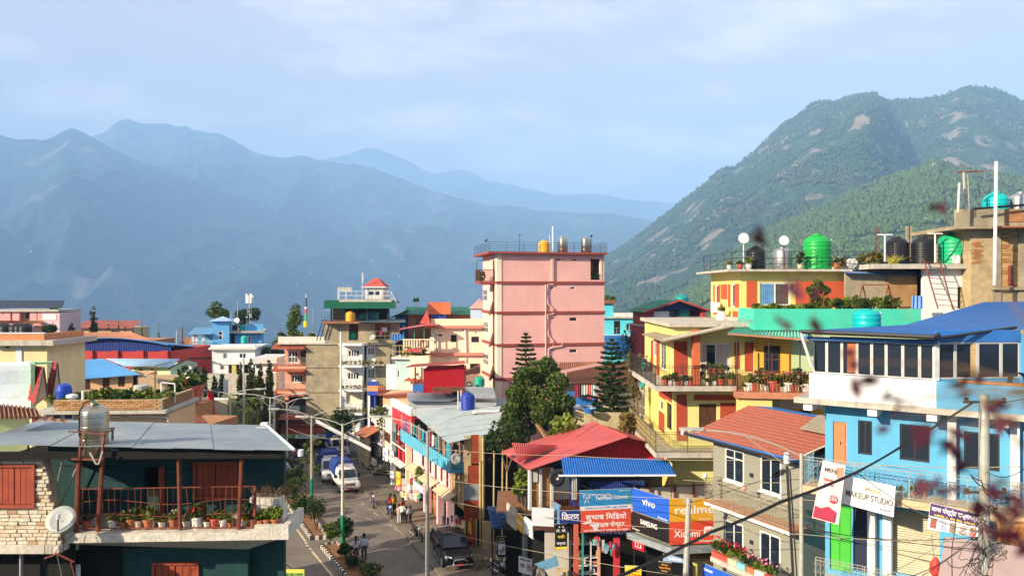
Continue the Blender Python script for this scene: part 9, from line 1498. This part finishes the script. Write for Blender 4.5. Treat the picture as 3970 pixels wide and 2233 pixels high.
T,L_,h=quadboard([P(1252,740,24.0),P(1745,868,23.2),P(1738,1090,23.2),P(1228,990,24.0)],wf,'purple-headed board with white Devanagari heading over the lower shops',[('लामा पोर्ट्रेट सप्लायर्स',.5,.80,.22,whk,.92),('फिदिम-१, मेन रोड, पाँचथर',.5,.58,.09,yk,.8)]);MB().box((.01,L_-.01),(-.004,-.0005),(h*.52,h*.99)).build('purple_band',T,mat('purple',(.07,.025,.13),.6,.1,3));[bx(T,'picture',mat('pic_%d'%k,[(.35,.1,.08),(.4,.45,.55),(.3,.2,.15),(.45,.4,.38),(.5,.2,.2)][k],.7,.5,9),(L_*(.05+.19*k),L_*(.17+.19*k)),(-.006,-.001),(h*.08,h*.46))for k in range(5)]
T=thing('shop_awning','dusty mauve sheet awning below the purple-headed board','awning',(0,0,0));MB().prism([P(1400,1075,22.6),P(2250,1190,20.5),P(2250,1600,19.5),P(1330,1500,21.8)],(0,0,.03)).build('sheet',T,mat('mauve_sheet',(.33,.25,.24),.8,.12,1));MB().bar(P(1400,1080,22.65),Vector((P(1400,1080,22.65).x,22.65,0)),.03).build('post',T,MM['iron']);tag(MB().lathe([(.02,-.3),(.14,-.15),(.16,.1),(.05,.3)],12,P(1310,1370,22.4)).build('lantern',None,mat('lantern_red',(.55,.05,.04),.6,.3,20)),'red and white striped paper lantern hanging at the lower shop','lantern');cable([P(1270,1040,22.5),P(1300,1330,22.4)],.008,MM['cable'],'string holding the striped paper lantern',0,None,2,'string','string');bx(T,'timber_stall',mat('stall_orange',(.55,.22,.06),.8,.3,3),(P(1990,1,21.6).x,P(2250,1,21.6).x),(21.6,22),(P(1,1150,21.6).z,P(1,960,21.6).z))
# brown roofs, clothes line behind the trees
reg('Y1');T=thing('rusty_roofs','wide rust-brown tin roofs behind the two conifers','shed',(0,0,0));MB().corr(P(700,440,60),P(1500,490,58),P(1500,190,74),P(720,345,74),60,.06).build('roof',T,MM['rusttin']);MB().corr(P(640,330,73),P(1060,250,73),P(1010,245,75.5),P(650,252,75.5),20,.04).build('roof',T,MM['rusttin']);a,b_=P(690,1,62),P(1500,1,62);bx(T,'wall',mat('ivory_wall',(.62,.52,.32),.85,.15,1),(a.x,b_.x),(62,62.3),(0,P(1,450,62).z));a,b_=P(720,1,58),P(1060,1,58);bx(T,'blue_sheet',MM['blueroof'],(a.x,b_.x),(57.9,58),(P(1,655,58).z,P(1,525,58).z));MB().prism([P(700,690,56),P(870,690,56),P(820,630,59),P(720,640,59)],(0,0,.05)).build('lower_roof',T,MM['tin']);a,b_=P(880,1,50),P(1225,1,50);bx(T,'yard_wall',mat('stained_wall',(.50,.42,.25),.95,.3,1.5,streak=.6,dirt=(.15,.11,.06)),(a.x,b_.x),(50,50.25),(0,P(1,725,50).z));a,b_=P(1210,1,52),P(1520,1,52);bx(T,'porch_wall',wf,(a.x,b_.x),(52.5,53),(0,P(1,560,52).z))
cl=[(.30,.03,.05),(.03,.03,.04),(.6,.6,.6),(.45,.35,.2),(.6,.06,.06),(.5,.62,.62),(.7,.3,.35),(.7,.35,.4)]
for i,x in enumerate((792,835,858,885,912,948,1000,1015)):l=P(x,465,57.5);h=[.9,1.0,.7,.6,1.0,.9,.9,1.6][i];tag(MB().corr(l-Vector((0,0,h)),l+Vector((.36,0,-h)),l+Vector((.36,0,0)),l,2,.03,per=4).build('washing',None,mat('laundry_%d'%i,cl[i],.9,.15,3)),['maroon','black','white','tan','red','pale aqua','rose','long pink'][i]+' garment on the line before the ivory wall','washing','washing behind the round tree')
tag(MB().lathe([(.3,0),(.42,.3),(.4,.3),(.28,.03)],14,P(930,725,49.5)).build('basin',None,MM['blueroof']),'blue basin on the stained yard wall','basin');T2=thing('house_annex','teal-tanked porch and bare roof left of the yellow house','house',(0,0,0));a,b_=P(1440,1,50),P(1570,1,50);bx(T2,'slab',MM['slab'],(a.x,b_.x),(49.5,54),(P(1,560,50).z,P(1,505,50).z));bx(T2,'body',cream,(a.x+.5,b_.x),(50,54),(0,P(1,565,50).z));tank(P(1478,500,51),.5,2.0,mat('green_teal',(.01,.42,.34)),'tall teal tank on the bare roof beside the yellow house',5)
# trees by the pink tower
def araucaria(x,y0,y1,d,wpx,label,seed,zb=0.0):
 t=P(x,y0,d);b_=P(x,y1,d);Rm=wpx*cur[2]/FPX*d/2;q=random.Random(seed);T=thing('norfolk_pine',label,'tree',(t.x,t.y,zb));H_=t.z-zb;k0=b_.z-zb;n=14;br_=MB().tube([(0,0,0),(.0,0,H_*.5),(0,0,H_)],[.2,.14,.03],7);V=[]
 for k in range(n):
  f=k/(n-1);z=k0+(H_-k0)*(1-(1-f)**1.12);r=Rm*(1-f)**.75*(.85+.3*q.random())+.15
  for j in range(8):
   a=j*math.pi/4+k*.4+q.uniform(-.15,.15);dv=np.array((math.cos(a),math.sin(a),0));rr_=r*q.uniform(.75,1.05);L_=max(3,int(rr_/.05));e=np.array((0,0,z))+dv*rr_+np.array((0,0,.10*rr_));br_.bar((0,0,z),e,.03,4,.008);sd=np.array((-dv[1],dv[0],0))
   for s_ in range(L_*7):tt=q.uniform(.1,1.02);V.append(np.array((0,0,z))+dv*rr_*tt+np.array((0,0,.10*rr_*tt*tt+q.uniform(-.01,.045)))+sd*q.uniform(-.2,.2)*rr_*.55*(1.05-tt*.6))
 br_.build('trunk',T,MM['bark']);leaves('needles',V,.11,T,MM['leafpine'],.6,seed,2.0);return T
reg('Y1');araucaria(335,-10,560,60,300,'tiered norfolk pine rising behind the round broadleaf tree',1);araucaria(1140,45,700,52,440,'tall tiered norfolk pine standing alone before the rusty roofs',2)
T=thing('broadleaf_tree','large round broadleaf tree with pale leaning trunk in front of the pink tower','tree',(P(470,1,52).x,52,0));ox=P(470,1,52).x;q=random.Random(17);bl=[];MB().tube([(.9,0,0),(.4,0,P(1,960,52).z),(P(400,1,52).x-ox,0,P(1,760,52).z),(P(430,1,52).x-ox,0,P(1,500,52).z)],[.3,.22,.17,.06],8).tube([(P(400,1,52).x-ox,0,P(1,760,52).z),(P(560,1,52).x-ox,.3,P(1,480,52).z)],[.14,.04],6).build('trunk',T,mat('bark_pale',(.42,.25,.12),.9,.3,4))
for(x,y,r)in((430,330,1.15),(560,320,1.0),(330,420,1.1),(620,430,1.1),(460,480,1.3),(250,560,1.1),(380,600,1.2),(560,580,1.3),(680,600,1.0),(200,700,1.0),(320,740,1.1),(500,720,1.2),(640,740,1.1),(230,850,1.0),(360,900,.8),(600,860,1.0),(700,720,.8),(545,260,.6),(300,330,.6),(170,800,.7)):c=P(x,y,52);bl.append((c.x-ox,q.uniform(-1.4,1.4),c.z,r*.74,r*.62))
leaves('crown',blob_pts(bl,9000,17,.5),.16,T,leafmat('leaf_mango',(.055,.098,.020),.6),.3,17,1.8)
T=thing('thin_tree','thin half-bare tree with reddish leaves beside the yellow house','tree',(P(1400,1,48).x,48,0));ox=P(1400,1,48).x;MB().tube([(.2,0,0),(.1,0,6),(-.2,0,P(1,560,48).z),(-.1,0,P(1,200,48).z)],[.14,.1,.07,.02],6).tube([(-.1,0,7),(P(1300,1,48).x-ox,0,P(1,250,48).z)],[.06,.015],5).tube([(0,0,8),(P(1470,1,48).x-ox,0,P(1,220,48).z)],[.05,.015],5).build('trunk',T,MM['bark']);bl=[(P(x,1,48).x-ox,0,P(1,y,48).z,.35,.5)for x,y in((1290,230),(1340,300),(1390,240),(1450,260),(1480,330),(1310,380),(1400,360),(1350,470),(1430,430),(1300,500),(1380,560),(1340,800),(1400,850))];leaves('crown',blob_pts(bl,700,5,.2),.12,T,leafmat('leaf_russet',(.085,.08,.022)),.2,5)
for i,(x,y,d,r,m,lb)in enumerate(((700,850,47,.9,'leafC','bright banana-leaved bush behind the red roof ridge'),(1300,800,47,.6,'leaf_dry','dry brown bush before the yellow house balcony'),(160,900,49,1.2,'leafB','dark vine thicket in the shaded yard beside the tin end wall'),(330,1330,42.6,.6,'leafC','climbing vine on the corner of the red-roofed house'),(1330,60,90,1.8,'leafB','dark treetops beyond the blue roof left of the yellow house'))):c=P(x,y,d);shrub(Vector((c.x,c.y,max(0,c.z-2.5))),[(0,0,min(2.5,c.z),r,r*.8),(r*.6,.1,min(2.5,c.z)-.4,r*.7,r*.6),(-r*.5,0,min(2.5,c.z)-.6,r*.7,r*.6)],700,.18,MATS.get(m)or MM[m],lb,600+i,'plant','bush')
T=thing('yard_shade_infill','near-black shading shack with bamboo poles in the shaded yard','infill',(0,0,0));a,b_=P(20,1,55),P(360,1,55);bx(T,'wall',mat('yard_shade_black',(.02,.016,.012),.95,.3,2),(a.x,b_.x),(54.5,58),(0,6.2));bx(T,'roof',MM['rusttin'],(a.x-.3,b_.x+.3),(53.8,58.4),(6.21,6.3));[MB().bar((P(x,1,51).x,51,0),(P(x+8,1,51).x,51,P(1,y,51).z),.05,6).build('pole',T,mat('bamboo',(.55,.42,.20)))for x,y in((30,1080),(110,1020),(150,1220),(280,1230))]  # near-black block painted in for the shade of the yard gap
# people
def person(loc,rz,h,shirt,legs,label,pose='stand',skirt=False,bag=False):
 """one continuous skinned body; z up, facing +x"""
 T=thing('person',label,'person',loc,rz);s=h/1.7;st=.16 if pose=='walk' else.03;bend=pose=='bend'
 hip=Vector((0,0,.92));ch=Vector((.28,0,1.12))if bend else Vector((0,0,1.3));nk=ch+(Vector((.2,0,.06))if bend else Vector((.01,0,.17)));hd=nk+(Vector((.12,0,.0))if bend else Vector((.02,0,.09)));tp=hd+(Vector((.13,0,.03))if bend else Vector((.0,0,.12)))
 V=[hip,(hip+ch)/2,ch,nk,hd,tp];E=[(0,1),(1,2),(2,3),(3,4),(4,5)];r=[.145,.125,.15,.055,.085,.075]
 for k,sd in((-1,-1),(1,1)):
  b=len(V);V+=[hip+Vector((0,sd*.09,-.06)),Vector((st*k*.6+(.18 if bend else.02),sd*.1,.5)),Vector((st*k*1.2-.02,sd*.1,.08)),Vector((st*k*1.2+.13,sd*.11,.03))];E+=[(0,b),(b,b+1),(b+1,b+2),(b+2,b+3)];r+=[.105,.075,.05,.04]
  b=len(V);sh=ch+Vector((0,sd*.19,.06));el=sh+(Vector((.12,sd*.04,-.26))if bend else Vector((-.04,sd*.06,-.27)));wr=el+Vector((.12 if bend else.07,-sd*.02,-.24));V+=[sh,el,wr,wr+Vector((.02,0,-.11))];E+=[(2,b),(b,b+1),(b+1,b+2),(b+2,b+3)];r+=[.07,.05,.035,.04]
 me=bpy.data.meshes.new('body');me.from_pydata([v*s for v in V],E,[]);o=bpy.data.objects.new('body',me);C.objects.link(o);o.modifiers.new('skin','SKIN');o.modifiers.new('sub','SUBSURF').levels=1;o.modifiers['sub'].render_levels=1
 for i,x in enumerate(me.skin_vertices[0].data):x.radius=(r[i]*s,r[i]*s*(1.25 if i in(0,1,2)else 1));x.use_root=i==0
 dg=bpy.context.evaluated_depsgraph_get();m2=bpy.data.meshes.new_from_object(o.evaluated_get(dg));bpy.data.objects.remove(o)
 for k,c in enumerate((legs,shirt,(.20,.09,.05),(.02,.02,.02))):m2.materials.append(mat('wear_%d'%(hash((c,k))%9999),c,.85,.15,6))
 sk=nk*s;mid=hip*s
 for p in m2.polygons:c=p.center;p.use_smooth=True;f=(c-mid).dot((ch-hip).normalized());n=(ch-hip).length*s;arm=abs(c.y)>.215*s and c.z<(ch.z-.22)*s;p.material_index=2 if(f>n*1.22 or arm)and c.z>.45*s and f>-.3 else 3 if c.z<.09*s else 0 if f<.02 else 1
 obj('body',m2,T);H_=MB().lathe([(.02,.16),(.07,.14),(.105,.07),(.11,0),(.095,-.05),(.05,-.07)],10);v=[Vector(p_)*s+hd*s+Vector((-.02,0,.01))*s for p_ in H_.v];H_.v=v
 if skirt:H_.tube([hd*s+Vector((-.08,0,.02))*s,ch*s+Vector((-.13,0,.1))*s,ch*s+Vector((-.14,0,-.15))*s],[.06*s,.05*s,.03*s],6)
 H_.build('hair',T,MM['dark'],True)
 if bag:MB().box((-.16*s,.0),(.20*s,.36*s),(.85*s,1.15*s)).bar((-.1*s,.28*s,1.1*s),(-.02,-.08*s,1.42*s),.015).build('bag',T,mat('bag_maroon',(.08,.02,.03),.7,.2,4))
 return T
wt,dk=(.68,.64,.62),(.02,.02,.025);reg('X2');l=G(1690,1150);person((l.x,l.y,.004),R(95),1.58,(.72,.58,.56),dk,'woman in pale pink top and black trousers walking up the street','walk',True);l=G(1850,1125);person((l.x,l.y,.004),R(100),1.68,(.52,.60,.74),dk,'man in light blue shirt and dark trousers walking beside the woman','walk',bag=True)
reg('Z7');l=G(262,580);person((l.x,l.y,.004),R(180),1.32,dk,dk,'person in dark clothes crossing below the salmon block');reg('X1')
for x,y,h,c,lg,lb,sk in((330,1285,1.6,(.30,.02,.04),dk,'person in maroon shawl before the hat shop',1),(375,1290,1.58,(.62,.38,.03),dk,'person in mustard shawl before the hat shop',1),(470,1340,1.62,(.62,.05,.06),dk,'woman in red top behind the children',1),(428,1385,1.42,(.66,.45,.42),wt,'person in pale pink suit at the pavement edge',1),(463,1385,1.55,(.7,.68,.66),dk,'person in white top and dark trousers among the group',0),(508,1380,1.25,(.55,.45,.35),dk,'child in beige top beside the group',0),(550,1385,1.3,(.25,.42,.66),dk,'child in light blue shirt at the end of the group',0),(90,745,1.6,(.45,.5,.6),dk,'person standing by the stone steps',0)):
 l=G(x,y,.13)if y>800 else P(x,y,75);person((l.x,l.y,l.z),R(rng.uniform(0,360)),h,c,lg,lb,'stand',bool(sk))
reg('X3');l=G(720,1330,.13);person((l.x,l.y,.13),R(60),1.6,dk,(.30,.38,.30),'person in dark top and green trousers walking past the stand board','walk');l=P(1620,1500,38);person((l.x,l.y,max(.13,l.z-.75)),R(150),1.65,(.16,.14,.12),dk,'crouching person in dark grey bending by the slanted board','bend')
# poles and wires on the right
reg('Y7');l=P(970,440,29);T=lamp((l.x,l.y,.13),l.z-.13,[(-3.6,.4,.9),(3.4,-.6,.95)],'tall galvanised double lamp post between the grey house and blue house',None,False,.11)
reg('Y3');a=P(672,690,34);c=P(640,1449,34);tag(MB().bar((c.x-.15,c.y,.13),a,.17,10,.11).bar(a+Vector((-.25,0,-.15)),a+Vector((.25,0,-.15)),.05).build('utility_pole',None,MM['galv']),'pale concrete pole before the orange and mustard boards','pole');PK=a
reg('Y7');a=P(850,520,30.4);c=P(920,1449,30.2);T=thing('steel_pole','leaning black steel pole with white cap before the grey house','pole',(0,0,0));MB().bar((c.x+.25,c.y,.13),a,.07).bar((c.x+.45,c.y,.13),a+Vector((.12,0,-.3)),.04).build('shaft',T,MM['iron']);MB().lathe([(.12,0),(.13,.35),(.06,.42)],12,a).build('cap',T,wf)
reg('Y8');a=P(1800,915,21);T=thing('utility_pole','thick concrete utility pole wrapped in tangled cables before the blue house','pole',(a.x,a.y,0));MB().bar((0,0,0),(0,0,a.z),.18,14,.125).build('shaft',T,MM['galv']);PT=a
for z in(a.z-.2,a.z-2.6):MB().bar((-.55,0,z),(.55,0,z),.04).build('crossarm',T,MM['iron']);[MB().lathe([(.03,-.08),(.07,-.05),(.04,0),(.07,.05),(.03,.08)],8,(s_*.5,-.05,z+.05)).build('insulator',T,MM['wood'])for s_ in(-1,1)]
q=random.Random(77);names=['loop','slack coil','drooping loop','knotted strand','hanging strand','long drooping strand']
for i in range(34):
 z=a.z-q.uniform(2.6,5.8);pts=[a+Vector((q.uniform(-.15,.15),-.2,z-a.z))]
 for k in range(5):pts.append(pts[-1]+Vector((q.uniform(-.5,.5),q.uniform(-.12,.1),q.uniform(-.4,.32))))
 if i<12:pts.append(pts[-1]+Vector((q.uniform(-1.6,1.2),0,-q.uniform(.6,1.6))))
 cable([pts[0]]+[(pts[k]+pts[k+1])/2 for k in range(len(pts)-1)]+[pts[-1]],q.choice((.008,.011,.014)),MM['cable']if i%5 else MM['wirel'],names[i%6]+' of cable tangled round the thick utility pole',.05,'tangled cables on the utility pole',3)
reg('N');cable([P(2330,2260,13),P(2760,2058,14.5),P(3020,1945,16),P(3325,1826,18),P(3518,1712,19.5),P(3774,1556,20.8)],.024,MM['cable'],'thick black twisted cable sweeping up to the utility pole',.03,None,8);cable([P(2330,2268,13),P(2760,2064,14.4),P(3020,1952,15.9),P(3325,1832,17.9),P(3774,1562,20.7)],.014,MM['cable'],'second strand hugging the thick twisted cable',.03,None,8)
for i,(y0,ym,y1)in enumerate(((1722,1757,1780),(1836,1900,1936),(1912,2005,2070),(2028,2150,2290))):cable([P(1330,y0-30,51),P(1658,y0+12,46.7),P(2200,ym+8,38),P(3112,y1,28.9),P(3990,y1+28,22)],.012,MM['wirel'],['topmost','second','third','lowest'][i]+' pale wire strung between the lamp posts across the signs',.12,None,8,'wire')
W_=[((1120,1660,60),(1330,1700,51)),((1120,1730,60),(1340,1780,51)),((1110,1880,50),(1650,1870,46.8)),((1320,1790,51),(1660,1850,46.8)),((1180,1620,70),(1560,1760,60)),((1220,1640,62),(1500,1700,66)),((2669,1945,34),(3000,2060,30.5)),((2669,1950,34),(3040,1830,30.3)),((2669,1960,34),(2250,1880,38)),((2650,1860,36),(3030,1870,30.3)),((3120,2040,28.9),(3800,2080,21)),((3120,2050,28.9),(3800,2130,21)),((3320,1830,18),(3800,2060,20.8)),((3815,1560,21),(3990,1540,19)),((3815,1820,21),(3990,1800,19)),((3815,2000,21),(3420,2240,18)),((3815,2030,21),(3500,2240,18)),((3815,2060,21),(3560,2240,18)),((760,1560,66),(1000,1540,70)),((2000,1830,48),(2320,1640,44))]
for i,(a_,b_)in enumerate(W_):cable([P(*a_),P(*b_)],.011,MM['cable']if i%3 else MM['wirel'],['sagging','taut'][i%2]+' wire %s'%('by the left lamp posts' if i<6 or i==18 else 'at the pale concrete pole' if i<10 else 'at the thick utility pole' if i<18 else 'above the shaded yard'),.25 if i%2==0 else.05,'service wires',8,'wire')
# hillside houses
hm1,hm2=mat('far_white',(.42,.40,.38),.8,0),mat('far_roof',(.40,.42,.45),.7,0)
def hill_house(rn,px,py,s,lb):
 V,T_,PX=RIDGES[rn];pr=CX+V[...,0]/V[...,1]*FPX;yr=HY-(V[...,2]-CZ)/V[...,1]*FPX;k=np.argmin(((pr-px)**2+(yr-py)**2)+1e7*(T_>1));p=V.reshape(-1,3)[k];T=thing('hill_house',lb,'house',p-np.array((0,0,1.5)),rng.uniform(-.6,.6),'houses on the far slopes');bx(T,'wall',hm1,(-s,s),(-s*.6,s*.6),(0,s*1.1+1.5));MB().prism([(-s*1.1,-s*.75,s*1.1+1.5),(-s*1.1,s*.75,s*1.1+1.5),(-s*1.1,0,s*1.6+1.5)],(s*2.2,0,0)).build('roof',T,hm2)
for px,py in((3510,720),(3525,735),(3435,735),(3620,645),(3625,670),(3455,760),(3560,865),(3590,855),(3490,870),(3480,785)):hill_house('near_hill',px,py,3.0,'small white house among the trees of the lower green hill')
for px,py in((1290,738),(620,805),(895,670),(1320,960),(1380,955),(1300,965),(1480,1070),(1150,1100),(1730,750),(1620,770),(450,1145),(300,1150),(790,1050),(1560,1000),(1500,960),(1200,1060),(1420,870),(900,1040),(1650,800),(1330,1120),(130,980),(1550,1085),(1440,1010)):hill_house('mountain_main' if px>1250 else 'mountain_left',px,py,5 if px>1250 else 4,'tiny pale house on the hazy blue mountain slope')
# purple-leaved branches close to the camera
ml=mat('purple_leaf',(.055,.006,.018),.6,.4,60);T=thing('purple_shrub','out-of-focus purple-leaved twigs close to the lens at the right','shrub',(.42,.62,CZ-.5));base=Vector((.42,.62,CZ-.5));pts=[];b=MB();q=random.Random(4);prev=base.copy();big=[(2930,935),(3060,1100),(3120,1145),(3160,1250),(3290,1400),(3310,1490),(3360,1465),(3380,1555),(3430,1540),(3450,1625),(3530,1585),(3560,1690),(3590,1670),(3680,1750),(3720,1690),(3740,1830),(3600,1890),(3670,1900),(3640,805),(3040,1245),(3720,1500),(3790,1480),(3830,1580),(3900,1640),(3940,1710),(3850,1900),(3800,1950),(3880,2010),(3840,2060),(3790,2120),(3930,1960),(3950,2110)]
st=[P(4150,1500,.60),P(4150,1950,.60)]
for i,(x,y)in enumerate(big):
 c=P(x,y,.60+q.uniform(-.03,.03));n=2 if x<3500 else 3 if y<1850 else 5
 pts+=[c+Vector((q.gauss(0,.004),q.gauss(0,.004),q.gauss(0,.003)))for k in range(n)]
 if x>3280:s_=st[y>1700];b.tube([s_+Vector((0,.0,q.uniform(-.01,.01))),(s_+c)/2+Vector((0,0,q.uniform(-.008,.008))),c],[.0011,.0008,.0004],4)
b.v=[Vector(p_)-base for p_ in b.v];b.tube([st[0]-base,st[1]-base,(0,0,0)],[.003,.004,.006],5);b.build('twig',T,MM['bark']);me=leaves('leaf',[(0,0,0)],.0082,T,ml,0,9,1.7).data
for p_ in pts:o=obj('leaf',me,T);o.location=p_-base;o.rotation_euler=[q.uniform(0,6)for k in 'xyz'];o.scale=(q.uniform(.7,1.3),)*3
